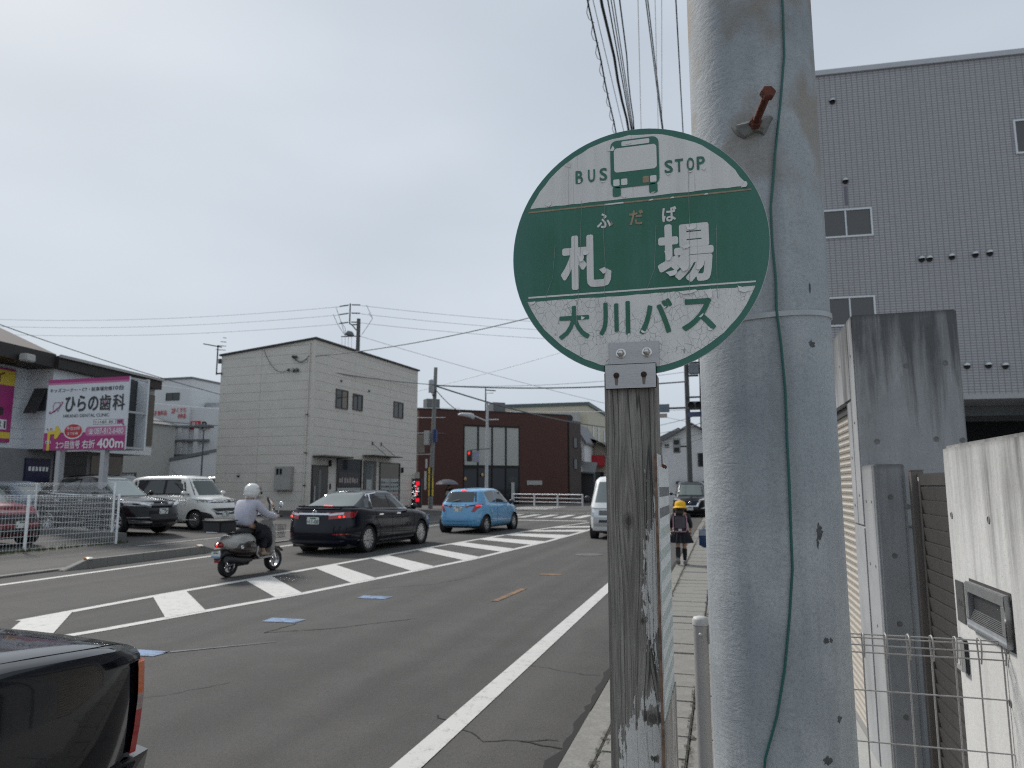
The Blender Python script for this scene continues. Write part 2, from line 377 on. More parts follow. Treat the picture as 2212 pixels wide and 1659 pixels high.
# left kerb: low concrete edging, ramped separators with reflectors
kerb = MB().box(-12.35, -12.17, -20, 36, 0, .035).build('kerb', M_KERB, None, bevel=.01); struct(kerb)
def separator(y0, y1, label, grp):
    t = thing('kerb_block', label, 'kerb block', (-12.0, y0, 0), 0, grp)
    ln = y1 - y0; n = max(3, int(ln / .6)); rp = .55
    prof = [(0, .02), (rp, .17)] + [(rp + (ln - 2 * rp) * i / n, .17) for i in range(1, n + 1)] + [(ln, .02)]
    mb = MB()
    for (a, za), (b, zb) in zip(prof, prof[1:]):
        g = .004
        mb.add([(-.16, a + g, 0), (.02, a + g, 0), (-.01, a + g, za), (-.13, a + g, za), (-.16, b - g, 0), (.02, b - g, 0), (-.01, b - g, zb), (-.13, b - g, zb)],
               [(0, 1, 2, 3), (7, 6, 5, 4), (0, 4, 5, 1), (1, 5, 6, 2), (2, 6, 7, 3), (3, 7, 4, 0)])
    mb.build('block', M_KERB, t)
    for y in (rp + .08, ln - rp - .08):
        MB().lathe([(.09, 0), (.085, .02), (.05, .035), (0, .038)], 16, Matrix.Translation((-.07, y, .17))).build('reflector', mat('reflector_white', (.7, .66, .55), .3, var=.2), t, smooth=40)
        boxo('reflector_lens', mat('reflector_amber', (.6, .22, .03), .2, var=0), t, -.1, -.04, y - .098, y - .07, .172, .2)
    return t
separator(11.15, 15.6, 'ramped grey concrete kerb block beside the scooter with two reflectors', 'kerb blocks')
separator(-3.5, 9.6, 'long grey kerb block leaving the left edge of the picture', 'kerb blocks')
gr = MB(); r_ = random.Random(9)
for i in range(520):                                       # weeds along the foot of the white fence
    y = r_.uniform(9, 16.2); x = -15.42 + r_.gauss(0, .06); h = r_.uniform(.03, .11); a = r_.uniform(0, 6.3)
    d = V((math.cos(a), math.sin(a), 0)) * .02
    gr.add([V((x, y, .1)) - d, V((x, y, .1)) + d, V((x, y, .1 + h)) + d * r_.uniform(-2, 2)], [(0, 1, 2)])
tag(struct(gr.build('weeds', M_WEED), 'stuff'), 'low weeds along the foot of the white mesh fence', 'weeds')
mark([(-14.62, 15.7), (-14.45, 15.7), (-14.45, 31), (-14.62, 31)], concrete('pale_strip', .36, .4, .2), .066, 'edge_strip', footway)
# ================================================================== bus stop sign (post face y=1.255, disc plane y=1.25)
M_GREEN = None
def sign_green():
    t = NT('sign_green', .42, spec=.5); c = t.coord()
    n = t.noise(c, 7, 4, .6); s = t.noise(t.coord((30, 30, 2.2)), 1.5, 4, .65); f = t.noise(c, 220, 2, .5)
    k = t.ramp(n, [(.3, (.013, .115, .065)), (.7, (.026, .150, .100))])
    sep = t.n('ShaderNodeSeparateXYZ'); t.l(c, sep.inputs[0])
    k = t.mix(t.ramp(s, [(.45, 0.), (.75, .5)]), k, (.055, .165, .14))
    r2 = t.math('ADD', t.math('POWER', t.math('SUBTRACT', sep.outputs['X'], .016), 2.), t.math('POWER', t.math('SUBTRACT', sep.outputs['Z'], 2.015), 2.))
    k = t.mix(t.ramp(t.math('SQRT', r2), [(.16, 0.), (.215, .55)]), k, (.04, .15, .125))
    k = t.mix(t.ramp(f, [(.62, 0.), (.8, .25)]), k, (.18, .28, .25))
    t.color(k); t.bump(s, .06, .002); return t.m
M_GREEN = sign_green()
def vinyl(name, cracks):
    t = NT(name, .6, spec=.35); c = t.coord()
    n = t.noise(c, 6, 4, .6); s = t.noise(t.coord((24, 24, 1.2)), 1.5, 4, .6); w = t.noise(c, 34, 3, .6)
    B = (.70, .69, .675)
    k = t.mix(t.ramp(n, [(.35, .0), (.75, .5)]), B, (.60, .588, .572))
    k = t.mix(t.ramp(s, [(.5, 0.), (.75, .35)]), k, (.42, .41, .40))
    h = w
    if cracks:
        mp_ = t.n('ShaderNodeVectorMath', operation='ADD'); t.l(t.coord((1, 1, .7)), mp_.inputs[0])
        o = t.n('ShaderNodeTexNoise'); o.inputs['Scale'].default_value = 30; t.l(c, o.inputs['Vector'])
        sc = t.n('ShaderNodeVectorMath', operation='SCALE'); sc.inputs['Scale'].default_value = .018; t.l(o.outputs['Color'], sc.inputs[0]); t.l(sc.outputs[0], mp_.inputs[1])
        v = t.n('ShaderNodeTexVoronoi', feature='DISTANCE_TO_EDGE'); v.inputs['Scale'].default_value = 105; v.inputs['Randomness'].default_value = 1.
        t.l(mp_.outputs[0], v.inputs['Vector'])
        brk = t.noise(c, 20, 2, .5)
        thr = t.math('MULTIPLY', t.ramp(brk, [(.35, 0.), (.6, 1.)]), .030)
        f = t.math('LESS_THAN', v.outputs['Distance'], thr)
        k = t.mix(t.math('MULTIPLY', f, .6), k, (.10, .115, .105))
        h = t.math('SUBTRACT', w, t.math('MULTIPLY', f, .8))
    else:
        ln = t.noise(t.coord((90, 90, .8)), 1.5, 2, .5)
        k = t.mix(t.ramp(ln, [(.66, 0.), (.69, .35)]), k, (.25, .25, .24))
    t.color(k); t.bump(h, .22, .0015); return t.m
M_VINYL = vinyl('sign_white_vinyl', False); M_VINYLC = vinyl('sign_white_vinyl_cracked', True)
M_TAN = mat('bare_tan_adhesive', (.30, .235, .16), .75, var=.3, scale=60)
M_ALU = mat('brushed_aluminium', (.42, .415, .42), .42, .75, .12, 8, .1, 80, (1, 1, 8))
M_STEEL = mat('bolt_steel', (.62, .60, .57), .18, 1., .1)
M_RUSTSCREW = mat('rusty_screw', (.035, .02, .015), .7, .3, .4, 80)
M_RUST = mat('rust', (.10, .028, .016), .85, .1, .45, 60, .8, 120)
def wood_mat(name, paint=True, gain=1.):
    t = NT(name, .85, spec=.25); c = t.coord()
    sep = t.n('ShaderNodeSeparateXYZ'); t.l(c, sep.inputs[0]); X, Z = sep.outputs['X'], sep.outputs['Z']
    u = X
    knots = [(-.008, 1.541, .013, .035), (.012, 1.378, .006, .014), (.024, 1.226, .016, .030), (.026, 1.165, .010, .016)]
    kf = None
    for kx, kz, rx, rz in knots:                       # grain flows round each knot
        dx = t.math('SUBTRACT', X, kx); dz = t.math('SUBTRACT', Z, kz)
        q = t.math('ADD', t.math('POWER', t.math('DIVIDE', dx, rx), 2.), t.math('POWER', t.math('DIVIDE', dz, rz * 1.6), 2.))
        g = t.math('EXPONENT', t.math('MULTIPLY', q, -.45))
        u = t.math('SUBTRACT', u, t.math('MULTIPLY', t.math('MULTIPLY', t.math('SIGN', dx), g), rx * .85))
        ring = t.math('EXPONENT', t.math('MULTIPLY', t.math('ADD', t.math('POWER', t.math('DIVIDE', dx, rx), 2.), t.math('POWER', t.math('DIVIDE', dz, rz * .55), 2.)), -1.3))
        kf = ring if kf is None else t.math('MAXIMUM', kf, ring)
    cb = t.n('ShaderNodeCombineXYZ'); t.l(t.math('MULTIPLY', u, 1.), cb.inputs[0]); t.l(t.math('MULTIPLY', sep.outputs['Y'], 1.), cb.inputs[1]); t.l(t.math('MULTIPLY', Z, .028), cb.inputs[2])
    gr = t.noise(cb.outputs[0], 420, 5, .72, .3); gr2 = t.noise(cb.outputs[0], 105, 3, .6, .5); big = t.noise(t.coord((14, 14, 3)), 2, 3, .5)
    k = t.ramp(gr, [(.30, (.055, .053, .052)), (.48, (.225, .219, .214)), (.70, (.46, .45, .438))])
    k = t.mix(.45, k, t.ramp(gr2, [(.32, (.08, .077, .075)), (.66, (.36, .352, .343))]))
    k = t.mix(t.ramp(big, [(.35, .5), (.6, 0.)]), k, (.11, .107, .105))
    crk = t.ramp(t.noise(cb.outputs[0], 58, 1, .4, .2), [(.485, 0.), (.497, 1.), (.503, 1.), (.515, 0.)])
    k = t.mix(t.math('MULTIPLY', crk, .7), k, (.012, .012, .012))
    rings = t.math('SINE', t.math('ADD', t.math('MULTIPLY', kf, 13.), t.math('MULTIPLY', gr2, 9.)))
    k = t.mix(t.ramp(kf, [(.35, 0.), (.8, .75)]), k, t.mix(t.ramp(rings, [(.3, 0.), (.7, 1.)]), (.05, .048, .047), (.12, .117, .115)))
    hgt = t.math('SUBTRACT', t.math('ADD', gr, t.math('MULTIPLY', gr2, .5)), t.math('MULTIPLY', crk, 1.2))
    if paint:                                          # leftover flakes of white paint, long along the grain
        cb2 = t.n('ShaderNodeCombineXYZ'); t.l(u, cb2.inputs[0]); t.l(t.math('MULTIPLY', Z, .11), cb2.inputs[2])
        pn = t.noise(cb2.outputs[0], 120, 4, .6, .5); pe = t.noise(t.coord((1, 1, .35)), 260, 3, .6)
        m1 = t.math('EXPONENT', t.math('MULTIPLY', t.math('ADD', t.math('POWER', t.math('DIVIDE', t.math('SUBTRACT', X, .034), .022), 2.), t.math('POWER', t.math('DIVIDE', t.math('SUBTRACT', Z, 1.45), .125), 2.)), -.8))
        m2 = t.math('EXPONENT', t.math('MULTIPLY', t.math('ADD', t.math('POWER', t.math('DIVIDE', t.math('SUBTRACT', X, .016), .038), 2.), t.math('POWER', t.math('DIVIDE', t.math('SUBTRACT', Z, 1.10), .145), 4.)), -.7))
        mask = t.math('ADD', t.math('MULTIPLY', m1, .34), t.math('MULTIPLY', m2, .46))
        f = t.math('ADD', t.math('ADD', t.math('MULTIPLY', pn, .62), t.math('MULTIPLY', pe, .30)), mask)
        f = t.math('SUBTRACT', f, t.math('MULTIPLY', kf, .35))
        pf = t.ramp(f, [(.655, 0.), (.664, 1.)])
        k = t.mix(pf, k, t.mix(t.ramp(pe, [(.3, .5), (.6, 0.)]), (.60, .615, .625), (.48, .49, .50)))
        hgt = t.math('ADD', hgt, t.math('MULTIPLY', pf, .9))
    k = t.mix(1., k, (gain * 1.04, gain * .99, gain * .93), 'MULTIPLY')
    t.color(k); t.bump(hgt, .75, .0025); return t.m
bs = thing('bus_stop_sign', 'round green and white bus stop sign on a weathered wooden post', 'bus stop sign', (-.147, 1.30, 0))
MB().box(-.192, -.104, 1.256, 1.344, 0, 1.80).build('post', wood_mat('weathered_post_wood'), bs, world=True, bevel=.004)
CX, CZ = -.131, 2.015
def disc(name, r, y0, y1, m, n=96):
    mb = MB(); pf = [(r * math.cos(2 * math.pi * i / n), r * math.sin(2 * math.pi * i / n)) for i in range(n)]
    vs = [(CX + a, y0, CZ + b) for a, b in pf] + [(CX + a, y1, CZ + b) for a, b in pf]
    mb.add(vs, [tuple(range(n)), tuple(range(2 * n - 1, n - 1, -1))] + [(i, n + i, n + (i + 1) % n, (i + 1) % n) for i in range(n)])
    return mb.build(name, m, bs, world=True, smooth=40)
disc('sign_disc', .2245, 1.2500, 1.2525, M_GREEN)
disc('disc_rim', .2255, 1.2512, 1.2535, M_ALU)
def seg(name, r, zlo, zhi, m, y=1.2494, seed=1):
    """circle segment of white vinyl with a ragged, slightly lifted edge"""
    q = random.Random(seed); pts = []
    n = 90
    for i in range(n):
        a = 2 * math.pi * i / n; x, z = r * math.cos(a), r * math.sin(a)
        if zlo <= z <= zhi: pts.append((a, x + q.uniform(-.0009, .0009), z + q.uniform(-.0009, .0009)))
    zc = zlo if zlo > 0 else zhi
    xe = math.sqrt(r * r - zc * zc)
    if zlo > 0:
        P = [(x, z) for a, x, z in pts]; P = [(xe, zc)] + P + [(-xe, zc)]
        edge = [(-xe + 2 * xe * i / 24, zc + q.uniform(0, .0014)) for i in range(1, 24)]
    else:
        P = [(x, z) for a, x, z in pts]; P = [(-xe, zc)] + P + [(xe, zc)]
        edge = [(xe - 2 * xe * i / 24, zc - q.uniform(0, .0016)) for i in range(1, 24)]
    P = P + edge
    mb = MB(); mb.prism([(CX + a, CZ + b) for a, b in P], 0, .0006, Matrix(((1, 0, 0, 0), (0, 0, -1, y + .0006), (0, 1, 0, 0), (0, 0, 0, 1))))
    return mb.build(name, m, bs, world=True)
up = seg('white_panel', .214, .0945, 1, M_VINYL, seed=2); dn = seg('white_panel', .214, -1, -.082, M_VINYLC, seed=3)
up['label'] = 'upper white panel with bus picture'; dn['label'] = 'lower white panel with cracked vinyl'
def plate2(name, poly, y, th, m, label=None):
    """flat piece on the sign face: poly in sign coordinates (x right, z up from the disc centre)"""
    o = MB().prism([(CX + a, CZ + b) for a, b in poly], 0, th, Matrix(((1, 0, 0, 0), (0, 0, -1, y), (0, 1, 0, 0), (0, 0, 0, 1)))).build(name, m, bs, world=True)
    if label: o['label'] = label
    return o
def rrect(x0, z0, x1, z1, r, k=5):
    P = []
    for cx_, cz_, a0 in ((x1 - r, z1 - r, 0), (x0 + r, z1 - r, 90), (x0 + r, z0 + r, 180), (x1 - r, z0 + r, 270)):
        P += [(cx_ + r * math.cos(R(a0 + 90 * i / k)), cz_ + r * math.sin(R(a0 + 90 * i / k))) for i in range(k + 1)]
    return P
for zc, col in ((.088, M_TAN), (-.0745, M_VINYL)): plate2('pin_stripe', [(-.196, zc - .0016), (.199, zc - .0014), (.199, zc + .0014), (-.196, zc + .0016)], 1.2497, .0004, col)
for x0, x1 in ((-.055, -.018), (.025, .034), (.062, .07), (.12, .128)): plate2('pin_stripe_remnant', [(x0, .0866), (x1, .0868), (x1 - .002, .0896), (x0 + .003, .0892)], 1.2493, .0004, M_VINYL)
YF = 1.2487
plate2('bus_body', rrect(-.041, .116, .0455, .2065, .012), YF, .0005, M_GREEN)
for x0 in (-.038, .027): plate2('bus_wheel', rrect(x0, .1005, x0 + .0145, .118, .003), YF, .0005, M_GREEN)
YW = YF - .0006
for bx in (rrect(-.0345, .1455, .0415, .1915, .006), rrect(-.0205, .1945, .0295, .2035, .0025)): plate2('bus_window', bx, YW, .0004, M_VINYL)
for x0, m_ in ((-.0365, M_VINYL), (-.0225, M_VINYL), (.0160, M_TAN), (.0290, M_VINYL)): plate2('bus_headlight', rrect(x0, .1205, x0 + .0112, .1325, .002), YW, .0004, m_)
def glyphs(s, boxes, m, y, bold, fat=0.):
    for ch, b in zip(s, boxes):
        text(ch, m, bs, (CX + b[0], CZ + b[1], CX + b[2], CZ + b[3]), (0, y, 0), bold=bold, depth=0, fat=fat)
YL = 1.2485
glyphs('BUS', [(-.105, .134, -.0925, .157), (-.082, .134, -.070, .157), (-.0605, .134, -.048, .157)], M_GREEN, YL, .0, .022)
glyphs('STOP', [(.0555, .134, .0685, .157), (.0735, .134, .0865, .157), (.0935, .134, .1055, .157), (.111, .134, .1235, .157)], M_GREEN, YL, .0, .022)
YK = 1.2493
glyphs('ふ', [(-.067, .045, -.043, .071)], M_VINYL, YK, .0, .028); glyphs('だ', [(-.009, .045, .0145, .071)], M_TAN, YK, .0, .028); glyphs('ば', [(.0485, .045, .072, .071)], M_VINYL, YK, .0, .028)
plate2('adhesive_patch', [(-.0435, .046), (-.038, .050), (-.0425, .057)], YK - .0003, .0003, M_TAN)
glyphs('札場', [(-.132, -.063, -.046, .032), (.041, -.064, .13, .036)], M_VINYL, YK, .0, .031)
glyphs('大川バス', [(-.138, -.155, -.085, -.097), (-.065, -.152, -.0135, -.095), (.005, -.153, .059, -.095), (.0775, -.152, .1305, -.099)], M_GREEN, YL, .0, .024)
def flap(x, z, w, h, a, lift, m=M_VINYL, y=YK - .0004, n=5):
    """a curled flake of peeling vinyl"""
    mb = MB(); rows = []; ca, sa = math.cos(R(a)), math.sin(R(a))
    for i in range(n + 1):
        f = i / n; row = []
        for j in range(3):
            g = j / 2 - .5; u = g * w * (1 - .6 * f ** 2) + .12 * w * math.sin(3 * f); v_ = -f * h
            row.append((CX + x + u * ca - v_ * sa, y - lift * f ** 1.8 - .0002, CZ + z + u * sa + v_ * ca))
        rows.append(row)
    mb.grid(rows); rows2 = [[(p[0], p[1] + .0003, p[2]) for p in r] for r in rows]; mb.grid([r[::-1] for r in rows2])
    return mb.build('peeling_flake', m, bs, world=True, smooth=60)
q_ = random.Random(21)
for x, z, w, h, a, l in [(.120, -.083, .018, .026, 15, .008), (.085, -.082, .05, .010, 3, .004), (.178, -.083, .03, .014, -20, .005), (-.19, -.083, .02, .008, 10, .003), (-.120, .168, .02, .012, 160, .003),
        (-.045, .195, .02, .02, 60, .004), (-.1, .14, .012, .010, 10, .004), (-.055, .135, .012, .008, -30, .003), (.06, .134, .012, .007, 20, .003), (.098, .134, .014, .006, 0, .003), (.12, .136, .01, .008, 30, .003),
        (-.095, -.112, .012, .016, -15, .005), (-.062, -.15, .01, .008, 0, .003), (-.016, -.148, .008, .012, 5, .004), (.012, -.145, .016, .012, -35, .004),
        (.046, -.106, .012, .008, 20, .004), (.032, -.125, .006, .014, 0, .003), (.105, -.125, .02, .01, 40, .004), (.122, -.148, .016, .01, -10, .004), (-.10, .002, .02, .028, 10, .006), (-.088, .006, .018, .016, -25, .005),
        (.056, -.008, .02, .03, 0, .006), (.095, .034, .03, .014, -5, .006), (.085, .0, .028, .012, 10, .004), (.078, -.03, .03, .03, 20, .006), (.11, -.03, .022, .028, -15, .006), (.06, -.045, .03, .016, 10, .006), (-.06, -.03, .018, .018, 20, .005),
        (-.02, .103, .012, .012, 30, .004), (.033, .104, .014, .006, 0, .003), (-.010, .203, .030, .010, 5, .004), (-.16, .103, .02, .014, 40, .003), (.185, .098, .02, .012, 60, .003)]:
    flap(x, z, w * .62, h * .62, a, l * .45)
# hairline splits in the film
for pts in [[(-.095, .10), (-.097, .05), (-.099, .0), (-.103, -.08), (-.108, -.13)], [(-.052, .09), (-.056, .03), (-.054, -.02), (-.056, -.08)], [(.097, .155), (.095, .10), (.094, .03), (.092, -.05), (.090, -.085)], [(.139, .03), (.137, -.04), (.136, -.10)], [(-.145, .02), (-.15, -.04), (-.163, -.075)], [(.037, .04), (.032, -.04), (.018, -.075)]]:
    mb = MB()
    for (a, b), (c, d) in zip(pts, pts[1:]): mb.add([(CX + a - .0003, YL - .0004, CZ + b), (CX + a + .0003, YL - .0004, CZ + b), (CX + c + .0003, YL - .0004, CZ + d), (CX + c - .0003, YL - .0004, CZ + d)], [(0, 1, 2, 3)])
    mb.build('film_split', mat('split_grey', (.26, .28, .27), .7, var=.3, scale=40), bs, world=True)
# brackets and bolts
boxo('mounting_plate', M_ALU, bs, CX - .050, CX + .0365, 1.2465, 1.2487, CZ - .212, CZ - .1675, .0008, True)
boxo('mounting_bracket', M_ALU, bs, CX - .058, CX + .031, 1.2440, 1.2465, CZ - .2495, CZ - .2055, .0015, True)
boxo('bracket_shelf', M_ALU, bs, CX - .058, CX + .031, 1.2466, 1.300, CZ - .2085, CZ - .2055, 0, True)
def face_M(x, y, z): return Matrix.Translation((x, y, z)) @ Matrix.Rotation(R(90), 4, 'X')
for bx in (-.029, .0155):
    b_ = MB().lathe([(.0088, 0), (.0088, .0012), (.0075, .0016)], 24, face_M(CX + bx, 1.2465, CZ - .187)).build('washer', M_STEEL, bs, world=True, smooth=40)
    MB().lathe([(.0066, 0), (.0066, .004), (.0056, .0062), (.004, .0085), (0, .0095)], 6, face_M(CX + bx, 1.2455, CZ - .187)).build('dome_nut', M_STEEL, bs, world=True)
for bx in (-.0375, .0095):
    MB().lathe([(.0052, 0), (.005, .0016), (.003, .0026), (0, .003)], 16, face_M(CX + bx, 1.244, CZ - .2255)).build('screw', M_RUSTSCREW, bs, world=True, smooth=40)
    plate2('rust_streak', [(bx - .0035, -.2285), (bx + .0035, -.2285), (bx + .0018, -.243), (bx - .0022, -.2425)], 1.2438, .0002, mat('rust_stain', (.17, .14, .125), .6, .4, .2, 60))
# timetable board on the right side of the post
tbx = -.0995
M_BOARD = mat('timetable_white', (.60, .62, .62), .3, var=.12, scale=12, coat=.3)
def side_board(name, y0, y1, z0, z1, x, th, m, par=bs): return boxo(name, m, par, x, x + th, y0, y1, z0, z1, 0, True)
tb = side_board('timetable_board', 1.186, 1.445, 1.05, 1.652, tbx - .003, .0035, M_BOARD)
side_board('board_edge', 1.1835, 1.186, 1.05, 1.652, tbx - .0035, .0045, mat('rusty_edge', (.16, .10, .07), .8, .1, .6, 70))
side_board('timetable_sheet', 1.205, 1.432, 1.225, 1.632, tbx + .0008, .0006, mat('sheet_white', (.66, .68, .67), .35, var=.08, scale=20))
for i in range(11):
    z1 = 1.598 - i * .034
    side_board('timetable_row', 1.212, 1.428, z1 - .016, z1, tbx + .0014, .0004, mat('row_dark', (.14, .145, .15), .5, var=.3, scale=50) if i in (0, 1) else mat('row_grey', (.44, .49, .46), .5, var=.15, scale=50))
side_board('wooden_batten', 1.19, 1.44, 1.05, 1.24, tbx + .0008, .003, wood_mat('pale_batten', False, 1.9))
for y_ in (1.30, 1.35): MB().ball((tbx + .001, y_, 1.634), .004, n=8, m=6).build('board_nail', M_RUST, bs, world=True)
side_board('rust_run', 1.285, 1.30, 1.615, 1.652, tbx + .0007, .0004, M_RUST)

# ================================================================== concrete utility pole
def pole_mat():
    t = NT('pole_concrete', .74, spec=.35); c = t.coord()
    big = t.noise(c, 2.4, 5, .6); st = t.noise(t.coord((7, 7, .5)), 1.5, 4, .6); wr = t.noise(t.coord((9, 9, 42)), 1.3, 6, .72, 2.2); fi = t.noise(c, 150, 2, .6)
    dg = t.noise(t.coord((16, 16, 30), rot=(0, .5, 0)), 1.2, 4, .65, 1.6)
    k = t.ramp(big, [(.30, (.235, .262, .284)), (.5, (.33, .358, .378)), (.70, (.445, .470, .482))])
    k = t.mix(t.ramp(st, [(.52, 0.), (.70, .6)]), k, (.20, .222, .236))
    k = t.mix(t.ramp(st, [(.25, .6), (.42, 0.)]), k, (.41, .42, .40))
    br = t.noise(t.coord((5, 5, 4), (.3, .2, .1)), 1.25, 3, .5)
    sep = t.n('ShaderNodeSeparateXYZ'); t.l(c, sep.inputs[0])
    hi = t.ramp(sep.outputs['Z'], [(.0, 0.), (1., 1.)])
    hz = t.math('MULTIPLY', t.math('SUBTRACT', sep.outputs['Z'], 1.9), 1.3)
    hz2 = t.n('ShaderNodeClamp'); t.l(hz, hz2.inputs[0])
    k = t.mix(t.math('MULTIPLY', t.ramp(br, [(.48, 0.), (.62, .75)]), hz2.outputs[0]), k, (.22, .17, .115))
    k = t.mix(t.ramp(fi, [(.3, .3), (.55, 0.)]), k, (.14, .16, .18))
    k = t.mix(t.ramp(dg, [(.60, 0.), (.8, .35)]), k, (.12, .14, .16))
    t.color(k); t.bump(t.math('ADD', t.math('ADD', t.math('MULTIPLY', wr, t.math('MULTIPLY', big, 1.8)), t.math('MULTIPLY', dg, 1.5)), t.math('MULTIPLY', fi, .35)), .32, .004); return t.m
PX, PY, PR = .115, 1.90, .158
up_ = thing('utility_pole', 'thick grey concrete utility pole right beside the bus stop sign', 'utility pole', (PX, PY, 0))
n_ = 48; rows = []
for i in range(34):
    z = -.3 + i * .36; rr = PR * (1 - .004 * (z - 1.5))
    rows.append([(rr * math.cos(2 * math.pi * k / n_), rr * math.sin(2 * math.pi * k / n_), z) for k in range(n_ + 1)])
MB().grid(rows).build('pole', pole_mat(), up_, smooth=60)
def on_pole(x, z, out=.0):
    """point on the camera-facing side of the pole at world x"""
    dx = max(-.155, min(.155, x - PX)); return V((PX + dx, PY - math.sqrt(PR * PR - dx * dx) - out, z))
wp = [(.189, 2.90), (.189, 2.746), (.186, 2.637), (.172, 2.522), (.153, 2.389), (.144, 2.312), (.136, 2.252), (.135, 2.166), (.139, 2.076), (.137, 2.003), (.143, 1.92), (.147, 1.812), (.145, 1.697), (.145, 1.612), (.143, 1.501), (.142, 1.419), (.13, 1.311), (.115, 1.205), (.095, 1.109), (.067, 1.019), (.04, .8), (.03, .0)]
pts = []
for (x0, z0), (x1, z1) in zip(wp, wp[1:]):
    for k in range(3): f = k / 3; pts.append(on_pole(x0 + (x1 - x0) * f, z0 + (z1 - z0) * f, .005))
MB().tube(pts, .0028, 8).build('green_wire', mat('green_plastic', (.012, .095, .085), .45, var=.15), up_, world=True, smooth=60)
bm_ = MB(); rows = []
for k in range(n_ + 1):
    a = 2 * math.pi * k / n_; dz = .012 * math.sin(a + .9)
    rows.append([(PX + (PR + o) * math.cos(a), PY + (PR + o) * math.sin(a), 2.0 + dz + h) for o, h in ((.0, -.007), (.0035, -.006), (.0035, .006), (.0, .007))])
bm_.grid(rows).build('steel_band', mat('band_grey', (.36, .38, .39), .45, .3, .15, 10), up_, world=True, smooth=40)
b0 = on_pole(.105, 2.452); b1 = b0 + V((.028, -.105, .028)); dv = (b1 - b0).normalized()
MB().tube([b0 - dv * .02 + dv * .0025 * k for k in range(52)], [.0085 + (.0009 if k % 2 else -.0003) for k in range(52)], 12).build('step_bolt', M_RUST, up_, world=True, smooth=50)
Mh = Matrix.Translation(b1) @ dv.to_track_quat('Z', 'Y').to_matrix().to_4x4()
MB().lathe([(.0165, -.004), (.0175, .0), (.0175, .009), (.015, .011), (0, .0115)], 6, Mh).build('bolt_head', M_RUST, up_, world=True)
MB().lathe([(.014, .012), (.015, .016), (.015, .028), (.012, .03)], 6, Matrix.Translation(b0) @ dv.to_track_quat('Z', 'Y').to_matrix().to_4x4()).build('bolt_nut', M_RUST, up_, world=True)
q_ = random.Random(4); mb = MB()
rim = []; N_ = 22
outl = [(-.052, .022), (-.040, .024), (-.02, .026), (0., .03), (.02, .034), (.045, .036), (.050, .030), (.040, .012), (.032, -.006), (.026, -.016), (.012, -.008), (0, -.006), (-.012, -.014), (-.024, -.018), (-.036, -.008), (-.046, .008)]
ring0 = [on_pole(.105 + x, 2.448 + z, -.004) for x, z in outl]; ring1 = [on_pole(.105 + x * .8, 2.448 + z * .8, .012 + q_.uniform(-.003, .006)) for x, z in outl]; ring2 = [on_pole(.105 + x * .3, 2.448 + z * .3 + .004, .020 + q_.uniform(-.004, .004)) for x, z in outl]
n2 = len(outl)
mb.add(ring0 + ring1 + ring2, [(a * n2 + i, a * n2 + (i + 1) % n2, (a + 1) * n2 + (i + 1) % n2, (a + 1) * n2 + i) for a in (0, 1) for i in range(n2)] + [tuple(range(2 * n2, 3 * n2))])
mb.build('mortar_patch', concrete('mortar', .20, .4, .4, scale=20), up_, world=True, smooth=25)
M_CHIP = mat('dark_chip', (.085, .09, .095), .9, var=.5, scale=120, bump=.9, bscale=200)
for x, z, w, h, sd in [(.213, 1.925, .013, .013, 1), (.205, 1.50, .012, .026, 2), (.2, 1.475, .004, .02, 6), (.207, 1.265, .010, .012, 3), (.217, 1.265, .006, .010, 7), (.197, 1.02, .018, .014, 4), (.226, 1.10, .008, .012, 5), (.216, 2.06, .004, .02, 8), (.02, 2.86, .02, .018, 9)]:
    r2 = random.Random(sd); k2 = 26; P = [on_pole(x, z, .0012)] + [on_pole(x + w * math.cos(2 * math.pi * i / k2) * r2.uniform(.3, .8), z + h * math.sin(2 * math.pi * i / k2) * r2.uniform(.3, .8), .0009) for i in range(k2)]
    MB().add(P, [(0, 1 + i, 1 + (i + 1) % k2) for i in range(k2)]).build('chipped_spot', M_CHIP, up_, world=True)

# ================================================================== grey wire-mesh fence behind the pole
fe = thing('mesh_fence', 'grey welded wire mesh fence with a round capped post behind the concrete pole', 'fence', (-.088, 2.62, 0))
M_FG = mat('fence_grey', (.34, .33, .32), .45, .1, .1, 6); M_FC = mat('fence_cap_grey', (.42, .42, .41), .5, var=.1)
MB().lathe([(.0245, 0), (.0245, 1.145)], 24, Matrix.Translation((-.088, 2.62, 0))).build('post', M_FG, fe, world=True, smooth=40)
MB().lathe([(.0265, 1.135), (.0265, 1.152), (.022, 1.160), (.010, 1.163), (0, 1.164)], 24, Matrix.Translation((-.088, 2.62, 0))).build('post_cap', M_FC, fe, world=True, smooth=50)
MB().lathe([(.006, 0), (.006, .004), (.003, .008), (0, .0085)], 12, face_M(-.088, 2.5955, 1.108)).build('bolt', M_FC, fe, world=True, smooth=40)
boxo('bracket', M_FG, fe, -.066, -.045, 2.61, 2.63, 1.075, 1.135, .002, True)
XE = 2.2
for z, y in [(1.132, 2.612), (1.118, 2.630), (1.102, 2.598), (1.075, 2.62), (.960, 2.62), (.806, 2.62), (.655, 2.62), (.505, 2.62), (.355, 2.62), (.205, 2.62), (.07, 2.62)]:
    MB().tube([(-.06, y, z + .001), (.6, y, z), (XE, y, z - .004)], .0023, 8).build('wire', M_FG, fe, world=True, smooth=60)
